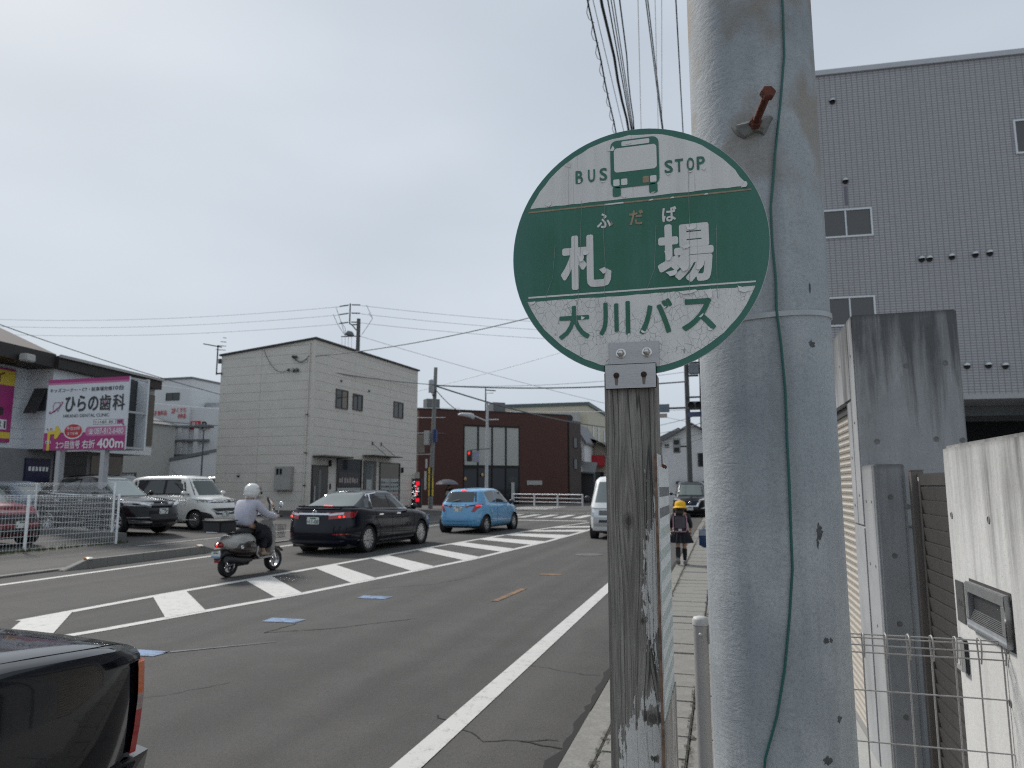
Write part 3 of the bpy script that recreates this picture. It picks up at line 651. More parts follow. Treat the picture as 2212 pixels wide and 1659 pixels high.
for i in range(28):
    x = .021 + i * .0652 + .0
    pts = [(x, 2.6265, .04), (x, 2.6265, .99), (x, 2.6265, 1.070), (x, 2.634, 1.115)] + [(x, 2.6145 + .0205 * math.cos(R(a)), 1.124 + .0145 * math.sin(R(a))) for a in (0, 45, 90, 135, 180)] + [(x + .001, 2.597, 1.10), (x + .002, 2.613, 1.062)]
    MB().tube(pts, .0026, 8).build('upright_wire', M_FG, fe, world=True, smooth=60)
MB().lathe([(.0245, 0), (.0245, 1.145)], 20, Matrix.Translation((XE, 2.62, 0))).build('post', M_FG, fe, world=True, smooth=40)

# ================================================================== concrete walls, gate, garage (group scaled down about the camera, result baked into these coordinates)
M_CW = concrete('wall_concrete_pale', .62, .12, .85, topz=1.7579, scale=1.4, blotch=.35, warm=(1, 1, .98))
M_CT = concrete('wall_concrete_tall', .40, .22, .9, topz=2.653, reach=3.3, scale=2.2, blotch=.9, warm=(.98, 1, 1.02))
M_CP = concrete('pillar_concrete', .38, .30, .85, topz=1.7215, reach=1.6, scale=2.4, blotch=.7, warm=(.98, 1, 1.02))
M_HOLE = mat('form_hole', (.17, .17, .165), .9, var=.3, scale=60)
nw = thing('gate_wall', 'pale streaked concrete wall with letterbox, name plate and intercom', 'wall', (0.81, 2.025, 0))
MB().box(0.81, 0.9315, 0.81, 3.112, -.05, 1.7498).build('wall', M_CW, nw, world=True, bevel=.012)
def cone_hole(parent, x, y, z, face, r=.011):
    """formwork tie hole: shallow ringed recess"""
    M = Matrix.Translation((x, y, z)) @ (Matrix.Rotation(R(-90), 4, 'Y') if face == 'x' else Matrix.Rotation(R(90), 4, 'X'))
    MB().lathe([(r * 1.25, .0005), (r * 1.05, .0024), (r, .0024), (r * .82, .0006), (0, .0006)], 18, M).build('tie_hole', M_HOLE, parent, world=True, smooth=30)
for y in (3.0375, 2.6487, 2.268, 1.9035):
    for z in (1.4923, 0.952, 0.4255): cone_hole(nw, 0.81, y + (.016 if z > 1.2 else -.03), z, 'x', .0105)
boxo('name_plate', mat('plate_pewter', (.15, .155, .15), .4, .7, .1, 20), nw, 0.8051, 0.81, 2.9792, 3.0659, 1.1172, 1.2614, .001, True)
text('鈴木', mat('engraved', (.03, .03, .03), .7, var=0), nw, (0, 0, 0.051, 0.0275), (0.8047, 3.0432, 1.1715), right=(0, -1, 0), up=(0, 0, 1), bold=.0)
M_LB = mat('letterbox_grey', (.30, .305, .31), .35, .6, .08, 20); M_LBD = mat('letterbox_dark', (.07, .072, .076), .4, .5, .1)
def frame_box(y0, y1, z0, z1, w, x0, x1, name, m):
    mb = MB(); mb.box(x0, x1, y0, y1, z1 - w, z1).box(x0, x1, y0, y1, z0, z0 + w).box(x0, x1, y0, y0 + w, z0 + w, z1 - w).box(x0, x1, y1 - w, y1, z0 + w, z1 - w)
    return mb.build(name, m, nw, world=True, bevel=.003)
frame_box(2.5385, 2.9039, 1.1205, 1.276, 0.0324, 0.7898, 0.81, 'letterbox', M_LB)
boxo('letterbox_back', M_LBD, nw, 0.8055, 0.8096, 2.5709, 2.8715, 1.1529, 1.2436, 0, True)
for i in range(7): boxo('letterbox_rib', M_LB, nw, 0.7922 + i * 0.0018, 0.7942 + i * 0.0018, 2.5726, 2.8706, 1.1545 + i * 0.0049, 1.1573 + i * 0.0049, 0, True)
boxo('letterbox_seal', mat('dark_seal', (.05, .048, .045), .9, var=.4, scale=40), nw, 0.808, 0.8104, 2.5304, 2.912, 1.1124, 1.2841, 0, True)
boxo('intercom', mat('intercom_silver', (.46, .46, .45), .35, .5, .06), nw, 0.7865, 0.7987, 2.9913, 3.0569, 0.952, 1.0573, .002, True)
boxo('intercom_back', mat('intercom_black', (.012, .014, .02), .3, var=0), nw, 0.7987, 0.81, 2.9881, 3.0602, 0.9479, 1.0605, .002, True)
boxo('intercom_button', mat('button_white', (.6, .6, .58), .4, var=0), nw, 0.7847, 0.7865, 3.0091, 3.0335, 0.9722, 0.9965, .001, True)
gt = thing('slatted_gate', 'dark brown-grey gate of horizontal slats between pillar and pale wall', 'gate', (1.019, 3.726, 0))
M_GATE = mat('gate_metal', (.075, .071, .067), .45, .3, .08, 6); M_GATEP = mat('gate_post_brown', (.16, .142, .13), .45, .3, .12, 8, stretch=(8, 8, .4))
boxo('gate_frame', M_GATE, gt, 1.0101, 1.0311, 4.3278, 4.3756, .03, 1.6632, .002, True); boxo('top_rail', M_GATE, gt, 1.0101, 1.0311, 3.0942, 4.327, 1.6016, 1.6632, .002, True)
z = 1.5995 - 0.071 * 22; me_ = None
while z < 1.5433:
    if me_ is None:
        o = MB().prism([(-.001, 0), (.008, 0), (.008, 0.0672), (-.010, 0.0672), (-.010, 0.0632)], -0.6318, 0.5994, Matrix(((1, 0, 0, 0), (0, 0, 1, 0), (0, 1, 0, 0), (0, 0, 0, 1)))).build('slat', M_GATE, gt); me_ = o.data
    else: o = bpy.data.objects.new('slat', me_); COL.objects.link(o); o.parent = gt
    o.location = (.0025, 0, z); z += 0.071
boxo('gate_highlight_backing', mat('gate_gap_highlight', (.62, .60, .57), .6, var=.1), gt, 1.0307, 1.034, 3.0942, 4.327, .035, 1.6016, 0, True)  # pale sheet in the gaps, painted stand-in for highlights along the slats
boxo('gate_latch', mat('latch_white', (.7, .7, .68), .4, var=0), gt, 1.0068, 1.0102, 4.3432, 4.3529, 1.6243, 1.6454, 0, True)
boxo('gate_handle', M_LB, gt, 0.9898, 1.0093, 3.3696, 3.3939, 1.0128, 1.0735, .002, True)
gp = boxo('gate_post', M_GATEP, None, 0.9833, 1.0433, 4.3821, 4.4469, 0, 1.681, .003); tag(gp, 'brown metal gate post beside the dark concrete pillar', 'post')
boxo('post_lid', M_GATEP, gp, 0.9801, 1.0465, 4.3789, 4.4501, 1.681, 1.6859, 0)
pl_ = thing('concrete_pillar', 'low concrete pillar with chamfered dark top in front of the garage', 'pillar', (0.81, 4.617, 0))
MB().prism([(0.81, 4.4834), (0.8242, 4.4688), (0.9623, 4.4688), (0.9761, 4.4834), (0.9761, 4.7952), (0.81, 4.7952)], -.05, 1.7199).build('pillar', M_CP, pl_, world=True, bevel=.007)
for z in (1.5401, 1.2225, 0.8629, 0.385): cone_hole(pl_, 0.891, 4.4688, z, 'y', .012)
for y, z in ((4.5522, 1.5109), (4.7061, 1.5109), (4.5522, 1.1545), (4.7061, 1.1545), (4.617, 0.8224)): cone_hole(pl_, 0.81, y, z, 'x', .0075)
ga = thing('garage', 'tall grey concrete garage wall with dark-stained top and a roller shutter', 'garage', (0.81, 4.86, 0))
def gbox(x0, x1, y0, y1, z0, z1, m=M_CT): return MB().box(x0, x1, y0, y1, z0, z1).build('wall', m, ga, world=True, bevel=.008)
gbox(0.81, 1.3948, 4.8252, 5.0058, 1.361, 2.653); gbox(0.81, 0.972, 4.8252, 5.1678, -.05, 1.357); gbox(0.9777, 1.3948, 4.8308, 4.9977, -.05, 1.357)
gbox(0.81, 0.972, 5.0074, 8.505, 2.1427, 2.649); gbox(0.81, 0.972, 5.0074, 5.1678, 1.361, 2.1387); gbox(0.81, 0.972, 8.1486, 8.505, -.05, 2.1387)
gbox(0.9801, 1.377, 8.3268, 8.505, -.05, 2.6449); boxo('roof', M_CT, ga, 0.9761, 1.377, 5.0139, 8.3187, 2.491, 2.5882, 0, True)
for y, z in [(4.9167, 2.41), (4.9167, 1.9888), (5.346, 2.41), (5.751, 2.41), (5.0868, 1.7782), (4.9167, 1.5433), (5.0868, 1.4785)]: cone_hole(ga, 0.81, y, z, 'x', .008)
for x, z in [(1.1016, 2.3209), (1.3122, 2.329), (1.3689, 1.8673), (0.9113, 1.8673), (1.2312, 1.8754), (1.053, 1.4785), (1.296, 1.4785)]: cone_hole(ga, x, 4.8252, z, 'y', .013)
M_SHUT = mat('shutter_beige', (.42, .385, .335), .45, .2, .06, 4); me_ = None
for i in range(44):
    z = .02 + i * 0.048
    if z > 2.086: break
    if me_ is None:
        o = MB().prism([(0, 0), (0, 0.0073), (0.0089, 0.0178), (0.0089, 0.03), (0, 0.0405), (0, 0.0454), (0.0122, 0.0454), (0.0122, 0)], 5.1759, 8.1405, Matrix(((1, 0, 0, 0), (0, 0, 1, 0), (0, 1, 0, 0), (0, 0, 0, 1)))).build('shutter_slat', M_SHUT, None)
        me_ = o.data; me_.transform(Matrix.Translation((0, -4.86, 0))); o.parent = ga
    else: o = bpy.data.objects.new('shutter_slat', me_); COL.objects.link(o); o.parent = ga
    o.location = (0.0446, 0, z)
boxo('shutter_rail', mat('rail_grey', (.2, .2, .2), .5, .3, .1), ga, 0.8384, 0.8748, 5.1638, 5.2002, 0, 2.1346, .002, True)
boxo('shutter_head', mat('shutter_head_dark', (.045, .045, .045), .8, var=.1), ga, 0.8424, 0.968, 5.1719, 8.1446, 2.086, 2.1362, 0, True)
# ================================================================== vehicles
def lerp(a, b, f): return a + (b - a) * f
def prof(pl):
    pl = sorted(pl)
    def g(x):
        if x <= pl[0][0]: return pl[0][1]
        if x >= pl[-1][0]: return pl[-1][1]
        for i in range(len(pl) - 1):
            if pl[i][0] <= x <= pl[i + 1][0]:
                f = (x - pl[i][0]) / (pl[i + 1][0] - pl[i][0]); f2 = f * f * (3 - 2 * f)
                return lerp(pl[i][1], pl[i + 1][1], .5 * f + .5 * f2)
    return g
def glassy(name, col, ior=1.75, rough=.04):
    t = NT(name, rough); t.b.inputs['Base Color'].default_value = col4(col); t.b.inputs['IOR'].default_value = ior; MATS[name] = t.m; return t.m
M_GLASS = glassy('car_glass', (.018, .022, .024)); M_GLASSL = glassy('windscreen_glass', (.10, .125, .12), 2.0)
M_TYRE = mat('tyre_rubber', (.014, .014, .015), .8, var=.2, scale=20); M_BLACKP = mat('black_plastic', (.018, .018, .02), .5, var=.1, scale=20)
M_RIM = mat('alloy_silver', (.48, .48, .49), .25, .9, .08); M_CHROME = mat('chrome', (.75, .76, .78), .08, 1., 0)
M_REDL = mat('red_lens', (.30, .008, .012), .12, var=.15, scale=30, coat=.8); M_CLEARL = mat('clear_lens', (.62, .64, .66), .12, .4, .1, 30, coat=.8)
M_LIT = mat('lit_brake_lamp', (1., .03, .02), .3, var=0, emit=1.6); M_AMBER = mat('amber_lens', (.46, .085, .012), .15, var=.15, scale=30, coat=.8)
M_PLATE = mat('number_plate', (.66, .67, .66), .45, var=.05); M_PLATEY = mat('yellow_plate', (.62, .42, .03), .45, var=.05); M_PGREEN = mat('plate_green', (.02, .10, .05), .6, var=0); M_PBLK = mat('plate_black', (.015, .015, .015), .6, var=0)
M_SEAM = mat('panel_gap', (.006, .006, .007), .8, var=0)
def paint(name, col, rough=.22, coat=None, metal=0.):
    dk = max(col) < .03; return mat(name, col, rough, metal, .04, 2, coat=(.3 if dk else .7) if coat is None else coat, spec=.22 if dk else .4)
Q_B = [0, .2, .4, .58, .72, .83, .91]
class Car:
    def __init__(s, name, label, loc, heading, S, paint_m, group=None, roof_m=None):
        s.S = S; s.t = thing(name, label, S.get('cat', 'car'), loc, heading, group); s.pm = paint_m
        s.L, s.W = S['L'], S['W']; s.xf, s.xr = S['L'] / 2, -S['L'] / 2
        s.zs = prof(S['zs']); s.zr = prof(S['zr']); s.zb = S.get('zb', .20); s.n = S.get('n', 6); s.gn = S.get('gn', 6)
        s.rows = S.get('rows', [(0, .90, .18, .16), (.05, .95, .07, .06), (.16, .985, .02, .02), (.36, 1., 0, 0), (.55, 1., .02, .03), (.75, .99, .05, .06), (.88, .975, .09, .09), (.95, .95, .14, .13), (.985, .92, .20, .18), (1., .87, .27, .25)])
        s.ww = prof([(r[0], r[1]) for r in s.rows]); s.df = prof([(r[0], r[2]) for r in s.rows]); s.dr = prof([(r[0], r[3]) for r in s.rows])
        s.body(); s.green(roof_m or paint_m); s.wheels()
    def plan(s, x): a = abs(2 * x / s.L); return 1 - s.S.get('taper', .07) * a ** 5
    # lower body surface
    def low(s, a, b, v):
        f, r = s.xf - s.df(v), s.xr + s.dr(v); x = (f + r) / 2 + a * (f - r) / 2
        return V((x, b * s.W / 2 * s.ww(v) * s.plan(x), s.zb + (s.zs(x) - s.zb) * v))
    def low_side(s, x, z, sg, eps=.004):
        v = min(.999, max(0, (z - s.zb) / (s.zs(x) - s.zb))); f, r = s.xf - s.df(v), s.xr + s.dr(v)
        a = min(.9995, abs((x - (f + r) / 2) / ((f - r) / 2))); b = (1 - a ** s.n) ** (1 / s.n)
        return V((x, sg * (b * s.W / 2 * s.ww(v) * s.plan(x) + eps), z))
    def low_end(s, y, z, sg, eps=.004):
        x = sg * s.L * .48
        for _ in range(8):
            v = min(.999, max(0, (z - s.zb) / (s.zs(x) - s.zb))); f, r = s.xf - s.df(v), s.xr + s.dr(v)
            b = min(.9995, abs(y) / (s.W / 2 * s.ww(v) * s.plan(x))); x = (f + r) / 2 + sg * (1 - b ** s.n) ** (1 / s.n) * (f - r) / 2
        return V((x + sg * eps, y, z))
    # greenhouse surface
    def gext(s, v):
        g = s.S['gh']; f = lerp(g['xf0'], g['xf1'], v); r = lerp(g['xr0'], g['xr1'], v)
        k = max(0, (v - .86) / .14); return f - .10 * k * k, r + .10 * k * k
    def gw(s, v):
        g = s.S['gh']; k = max(0, (v - .84) / .16); return lerp(g['w0'], g['w1'], v ** 1.1) - .10 * k * k
    def gz(s, x, v): z0 = s.zs(x) - .04; return z0 + (s.zr(x) - z0) * v
    def gr_side(s, x, z, sg, eps=.004):
        z0 = s.zs(x) - .04; v = min(.999, max(0, (z - z0) / (s.zr(x) - z0))); f, r = s.gext(v)
        a = min(.9995, abs((x - (f + r) / 2) / ((f - r) / 2))); b = (1 - a ** s.gn) ** (1 / s.gn)
        return V((x, sg * (b * s.gw(v) + eps), z + eps * .4))
    def gr_end(s, y, z, sg, eps=.005):
        x = sg * s.L * .25
        for _ in range(10):
            z0 = s.zs(x) - .04; v = min(.999, max(0, (z - z0) / (s.zr(x) - z0))); f, r = s.gext(v)
            b = min(.9995, abs(y) / s.gw(v)); xn = (f + r) / 2 + sg * (1 - b ** s.gn) ** (1 / s.gn) * (f - r) / 2; x = .5 * x + .5 * xn
        return V((x + sg * eps, y, z + eps * .7))
    def ring(s, fn, n):
        q = [((1 - b ** n) ** (1 / n), b) for b in Q_B]; a0 = q[-1][0]
        m = 11; q += [(a0 * (1 - i / m), (1 - (a0 * (1 - i / m)) ** n) ** (1 / n)) for i in range(1, m + 1)]
        half = q + [(-a, b) for a, b in q[-2::-1]]
        return half
    def shell(s, fn, vs, n, crown, name, m, bottom=True):
        half = s.ring(fn, n); mb = MB(); H = len(half); rows = []
        full = half + [(a, -b) for a, b in half[-2:0:-1]]
        for v in vs: rows.append([fn(a, b, v) for a, b in full])
        F = len(full)
        mb.add([p for r in rows for p in r], [(i * F + k, i * F + (k + 1) % F, (i + 1) * F + (k + 1) % F, (i + 1) * F + k) for i in range(len(rows) - 1) for k in range(F)])
        top = rows[-1]; K = 8; cap = []
        for i in range(H):
            pr = top[i]; plf = top[(F - i) % F] if 0 < i < H - 1 else top[i]
            cap.append([V((pr.x, lerp(pr.y, plf.y, k / K), pr.z + crown * (1 - (2 * k / K - 1) ** 2) * min(1, abs(pr.y) / (s.W * .3)))) for k in range(K + 1)])
        mb.grid(cap)
        if bottom: mb.add(rows[0], [tuple(range(F))[::-1]])
        me = bpy.data.meshes.new(name); me.from_pydata([tuple(p) for p in mb.v], [], mb.f)
        b = bmesh.new(); b.from_mesh(me); bmesh.ops.remove_doubles(b, verts=b.verts, dist=2e-4); bmesh.ops.dissolve_degenerate(b, dist=1e-5, edges=b.edges); bmesh.ops.recalc_face_normals(b, faces=b.faces); b.to_mesh(me); b.free()
        return me
    def body(s):
        me = s.shell(s.low, [r[0] for r in s.rows], s.n, s.S.get('crown', .03), 'body', s.pm)
        r = s.S['r'] + .055; cut = MB()
        for x in (s.S['wf'], s.S['wr']):
            for sg in (1, -1): cut.lathe([(r, -.16), (r, .3)], 28, Matrix.Translation((x, sg * (s.W / 2 - .06), s.S['r'] + .01)) @ Matrix.Rotation(R(-90 * sg), 4, 'X'))
        cm = bpy.data.meshes.new('c'); cm.from_pydata([tuple(p) for p in cut.v], [], cut.f)
        a = bpy.data.objects.new('a', me); c = bpy.data.objects.new('c', cm); COL.objects.link(a); COL.objects.link(c)
        md = a.modifiers.new('b', 'BOOLEAN'); md.object = c; md.operation = 'DIFFERENCE'; md.solver = 'EXACT'
        dg = bpy.context.evaluated_depsgraph_get(); dg.update(); res = bpy.data.meshes.new_from_object(a.evaluated_get(dg))
        bpy.data.objects.remove(a); bpy.data.objects.remove(c)
        s.bo = put('body', res, s.pm, s.t, 32)
        if s.S.get('under', True):
            boxo('underbody', M_BLACKP, s.t, s.xr + .35, s.xf - .35, -s.W * .42, s.W * .42, s.zb - .05, s.zb + .06)
    def green(s, m):
        g = s.S['gh']
        def fn(a, b, v):
            f, r = s.gext(v); x = (f + r) / 2 + a * (f - r) / 2; return V((x, b * s.gw(v), s.gz(x, v)))
        me = s.shell(fn, [0, .15, .3, .45, .6, .75, .86, .91, .95, .98, 1.], s.gn, .025, 'cabin', m, False)
        s.cab = put('cabin', me, m, s.t, 40)
    def wheels(s):
        r = s.S['r']; rr = r * s.S.get('rimf', .68); w = .105
        key = (r, rr, s.S.get('spokes', 10))
        if key not in Car.cache:
            rot = Matrix.Rotation(R(-90), 4, 'X')
            ty = MB().lathe([(rr, -w * .8), (r - .03, -w), (r - .008, -w * .8), (r, -w * .5), (r, w * .5), (r - .008, w * .8), (r - .03, w), (rr, w * .85)], 32, rot, False)
            rm = MB().lathe([(rr + .002, w * .85), (rr - .012, w * .9), (rr - .02, w * .5), (rr - .03, 0)], 32, rot, False)
            N_ = key[2]
            for k in range(N_):
                a = 2 * math.pi * k / N_; Mk = rot @ Matrix.Rotation(a, 4, 'Z')
                rm.add([Mk @ V(p) for p in [(.04, -.022, w * .62), (.04, .022, w * .62), (rr - .012, .030, w * .8), (rr - .012, -.030, w * .8), (.04, -.022, w * .4), (.04, .022, w * .4), (rr - .02, .030, w * .5), (rr - .02, -.030, w * .5)]], [(0, 1, 2, 3), (0, 3, 7, 4), (1, 5, 6, 2), (3, 2, 6, 7)])
            rm.lathe([(.06, w * .4), (.06, w * .66), (.03, w * .74), (0, w * .75)], 16, rot, False)
            hub = MB().lathe([(rr - .03, -.05), (rr - .03, .01), (0, .012)], 24, rot, False)
            Car.cache[key] = [x.build('x', None, None, smooth=35) for x in (hub, ty, rm)]
            out = []
            for o, m_ in zip(Car.cache[key], (M_BLACKP, M_TYRE, M_RIM)):
                me = o.data; me.materials.clear(); me.materials.append(m_); bpy.data.objects.remove(o); out.append(me)
            Car.cache[key] = out
        ms = Car.cache[key]
        for x in (s.S['wf'], s.S['wr']):
            for sg in (1, -1):
                h = bpy.data.objects.new('wheel', ms[0]); COL.objects.link(h); h.parent = s.t
                h.location = (x, sg * (s.W / 2 - .125), r); h.rotation_euler = (0, 0, 0 if sg > 0 else math.pi)
                for nm, me in (('tyre', ms[1]), ('rim', ms[2])):
                    o = bpy.data.objects.new(nm, me); COL.objects.link(o); o.parent = h
                MB().lathe([(r + .05, -.15), (r + .05, .045), (r + .046, .045), (r + .046, -.14), (0, -.14)], 28, Matrix.Translation((x, sg * (s.W / 2 - .06), r + .01)) @ Matrix.Rotation(R(-90 * sg), 4, 'X'), False).build('wheel_well', M_BLACKP, s.t, smooth=40)
    cache = {}
    def patch(s, name, fn, top, bot, m, nx=10, nz=5, thick=.012, parent=None, axis='y'):
        def res(pl, f):
            seg = [math.dist(a, b) for a, b in zip(pl, pl[1:])]; T = sum(seg) * f
            for (a, b), d in zip(zip(pl, pl[1:]), seg):
                if T <= d + 1e-9: k = T / d if d else 0; return (lerp(a[0], b[0], k), lerp(a[1], b[1], k))
                T -= d
            return pl[-1]
        rows = []
        for j in range(nz + 1):
            row = []
            for i in range(nx + 1):
                p, q = res(top, i / nx), res(bot, i / nx); row.append(fn(lerp(q[0], p[0], j / nz), lerp(q[1], p[1], j / nz)))
            rows.append(row)
        mb = MB(); mb.grid(rows)
        rim = rows[0] + [r[-1] for r in rows[1:]] + rows[-1][-2::-1] + [r[0] for r in rows[-2:0:-1]]
        c = V((0, 0, .7)); inn = [p + (V((0, -1 if p.y > 0 else 1, 0)) if axis == 'y' else V((-1 if p.x > 0 else 1, 0, 0))) * thick for p in rim]
        n = len(rim); mb.add(list(rim) + inn, [(i, (i + 1) % n, n + (i + 1) % n, n + i) for i in range(n)])
        return mb.build(name, m, parent or s.t, smooth=35, merge=True)
    def sidep(s, name, top, bot, m, where='g', sides=(1, -1), eps=.004, **k):
        out = []
        for sg in sides:
            fn = (lambda x, z, sg=sg: (s.gr_side if where == 'g' else s.low_side)(x, z, sg, eps)); out.append(s.patch(name, fn, top, bot, m, **k))
        return out
    def endp(s, name, top, bot, m, sg, where='l', eps=.004, **k):
        fn = lambda y, z: (s.gr_end if where == 'g' else s.low_end)(y, z, sg, eps)
        return s.patch(name, fn, top, bot, m, axis='x', **k)
    def quad_end(s, name, y0, y1, z0, z1, m, sg, where='l', eps=.004, **k): return s.endp(name, [(y0, z1), (y1, z1)], [(y0, z0), (y1, z0)], m, sg, where, eps, **k)
    def seam(s, pts, where='l', sides=(1, -1), w=.006):
        for sg in sides:
            mb = MB(); P = []
            for (a, b), (c, d) in zip(pts, pts[1:]):
                for i in range(6): P.append((s.low_side if where == 'l' else s.gr_side)(lerp(a, c, i / 6), lerp(b, d, i / 6), sg, .0025))
            P.append((s.low_side if where == 'l' else s.gr_side)(*pts[-1], sg, .0025))
            mb.tube(P, w * .5, 5); mb.build('panel_gap', M_SEAM, s.t)
    def handles(s, xs, z, m):
        for x in xs:
            for sg in (1, -1):
                p = s.low_side(x, z, sg, .012); MB().box(p.x - .10, p.x + .10, p.y - .014, p.y + .014, z - .016, z + .016).build('door_handle', m, s.t, bevel=.008)
    def mirror(s, x, z, m, out=.10, sc=1.):
        for sg in (1, -1):
            y = sg * (s.W / 2 + out)
            o = MB().ball((x, y, z), .07 * sc, .10 * sc, .075 * sc, 14, 10).build('wing_mirror', m, s.t, smooth=60)
            MB().tube([(x + .02, sg * (s.W / 2 - .12), z - .03), (x + .01, y, z - .02)], .022, 8).build('mirror_arm', M_BLACKP, o)
    def plate(s, sg, z, digits, m=M_PLATE, ink=M_PGREEN, y=0., sub=''):
        p = s.low_end(y, z, sg, .015); w, h = .165, .083
        o = MB().box(p.x - .006, p.x + .006, y - w, y + w, z - h, z + h).build('number_plate', m, s.t, bevel=.003)
        rt = (0, sg, 0)
        a = V((p.x + sg * .0075, y, z)); Lc = [('lettering', digits, (-.09 if len(digits) > 3 else .02, -.066, .15, .022))] if digits else []
        for y0, z0, y1, z1 in ((-.08, .038, .08, .066), (-.15, -.045, -.115, -.01)): boxo('plate_print', ink, o, p.x - .0075, p.x + .0075, y + min(sg * y0, sg * y1), y + max(sg * y0, sg * y1), z + z0, z + z1)
        for nm, tx, bx in Lc: text(tx, ink, o, bx, a, right=rt, up=(0, 0, 1), bold=.02 if tx is digits else 0, world=False)
        return o
    def emblem(s, sg, z, r=.05, y=0., where='l', eps=.012):
        p = s.low_end(y, z, sg, eps); M = Matrix.Translation(p) @ Matrix.Rotation(R(90 * sg), 4, 'Y')
        mb = MB()
        for k in (1., .55):
            mb.tube([M @ V((r * (.7 if k == 1. else .62) * math.cos(2 * math.pi * i / 24), r * k * math.sin(2 * math.pi * i / 24), 0)) for i in range(25)], r * .12, 6)
        mb.tube([M @ V((r * .62 * math.sin(2 * math.pi * i / 24) * .98, r * .30 * math.cos(2 * math.pi * i / 24), .002)) for i in range(25)], r * .10, 6)
        return mb.build('emblem', M_CHROME, s.t, smooth=60)

# ------------------------------------------------------------------ dark saloon in the far lane
HEAD = R(90 - 4)
SEDAN = dict(L=4.82, W=1.825, r=.325, wf=1.46, wr=-1.315, zb=.20, n=6.5, gn=6, crown=.035, taper=.09, spokes=14, rimf=.72,
    zs=[(-2.41, 1.06), (-2.2, 1.10), (-1.7, 1.085), (-1.0, 1.03), (.0, .985), (.9, .975), (1.3, .95), (1.9, .87), (2.3, .72), (2.41, .66)],
    zr=[(-2.0, 1.36), (-1.3, 1.42), (-.5, 1.475), (.1, 1.475), (.7, 1.44), (1.2, 1.40)], gh=dict(xf0=1.15, xr0=-2.0, xf1=.25, xr1=-.98, w0=.835, w1=.60))
pn = paint('navy_black_paint', (.0035, .005, .012), .18)
c = Car('sedan', 'dark navy saloon car with lit brake lamps, seen from behind', (-9.10, 17.72, 0), HEAD, SEDAN, pn)
c.endp('rear_window', [(-.50, 1.435), (.50, 1.435)], [(-.66, 1.115), (-.2, 1.10), (.2, 1.10), (.66, 1.115)], M_GLASSL, -1, 'g')
c.endp('windscreen', [(-.50, 1.44), (.50, 1.44)], [(-.70, 1.0), (.70, 1.0)], M_GLASSL, 1, 'g')
c.sidep('rear_side_window', [(-.98, 1.37), (-.6, 1.415), (-.22, 1.43)], [(-1.02, 1.05), (-.25, 1.025)], M_GLASS); c.sidep('front_side_window', [(-.15, 1.43), (.12, 1.425), (.35, 1.36), (.72, 1.12)], [(-.18, 1.022), (.92, 1.005)], M_GLASS)
c.sidep('quarter_window', [(-1.25, 1.24), (-1.06, 1.33)], [(-1.42, 1.075), (-1.08, 1.06)], M_GLASS)
c.sidep('chrome_trim', [(-1.08, 1.055), (.95, 1.005)], [(-1.08, 1.04), (.95, .990)], M_CHROME, nz=1, eps=.008); c.sidep('chrome_trim', [(-1.06, 1.355), (-.99, 1.40), (-.6, 1.438)], [(-1.06, 1.05), (-.98, 1.385), (-.6, 1.422)], M_CHROME, nz=2, eps=.009)
for sg in (1, -1):
    lo = c.endp('tail_lamp', [(sg * .40, .945), (sg * .84, 1.0)], [(sg * .42, .82), (sg * .84, .865)], M_REDL, -1, eps=.012); c.sidep('tail_lamp_side', [(-2.32, .995), (-2.0, .985)], [(-2.32, .87), (-2.12, .90)], M_REDL, 'l', (sg,), eps=.010)
    c.endp('tail_lamp_clear', [(sg * .42, .955), (sg * .72, .985)], [(sg * .42, .905), (sg * .72, .935)], M_CLEARL, -1, eps=.018, nz=2)
    for yy in (.66, .73): MB().ball(c.low_end(sg * yy, .885, -1, .012), .022, n=10, m=8).build('brake_bulb', M_LIT, lo, smooth=60)
    c.quad_end('rear_reflector', sg * .55, sg * .80, .47, .495, M_REDL, -1, eps=.008, nz=1)
c.quad_end('chrome_strip', -.42, .42, .925, .965, M_CHROME, -1, eps=.022, nz=2); c.emblem(-1, .985, .062)
c.plate(-1, .79, '11-08'); c.quad_end('high_brake_lamp', -.12, .12, 1.112, 1.124, M_LIT, -1, 'g', eps=.009, nz=1)
c.endp('boot_spoiler', [(-.74, 1.125), (.74, 1.125)], [(-.78, 1.075), (.78, 1.075)], pn, -1, eps=.05, nz=2, thick=.15)
c.endp('rear_bumper_lip', [(-.88, .34), (.88, .34)], [(-.88, .28), (.88, .28)], mat('navy_lip', (.012, .016, .03), .3, var=0, coat=1), -1, eps=.05, nz=2, thick=.06)
c.seam([(-.2, 1.02), (-.22, .35)]); c.seam([(-.98, 1.04), (-1.0, .80), (-.85, .62), (-.8, .35)]); c.seam([(.95, 1.0), (1.0, .7), (.9, .35)])
c.handles([-.78, .12], .90, M_CHROME); c.mirror(.78, 1.06, pn, .08)
c.sidep('sill_trim', [(-.85, .29), (1.0, .29)], [(-.85, .25), (1.0, .25)], mat('sill_grey', (.10, .105, .11), .3, var=0, coat=1), 'l', eps=.02, nz=1)
for sg in (1, -1): c.endp('headlamp', [(sg * .5, .76), (sg * .86, .80)], [(sg * .5, .66), (sg * .86, .66)], M_CLEARL, 1, eps=.01)

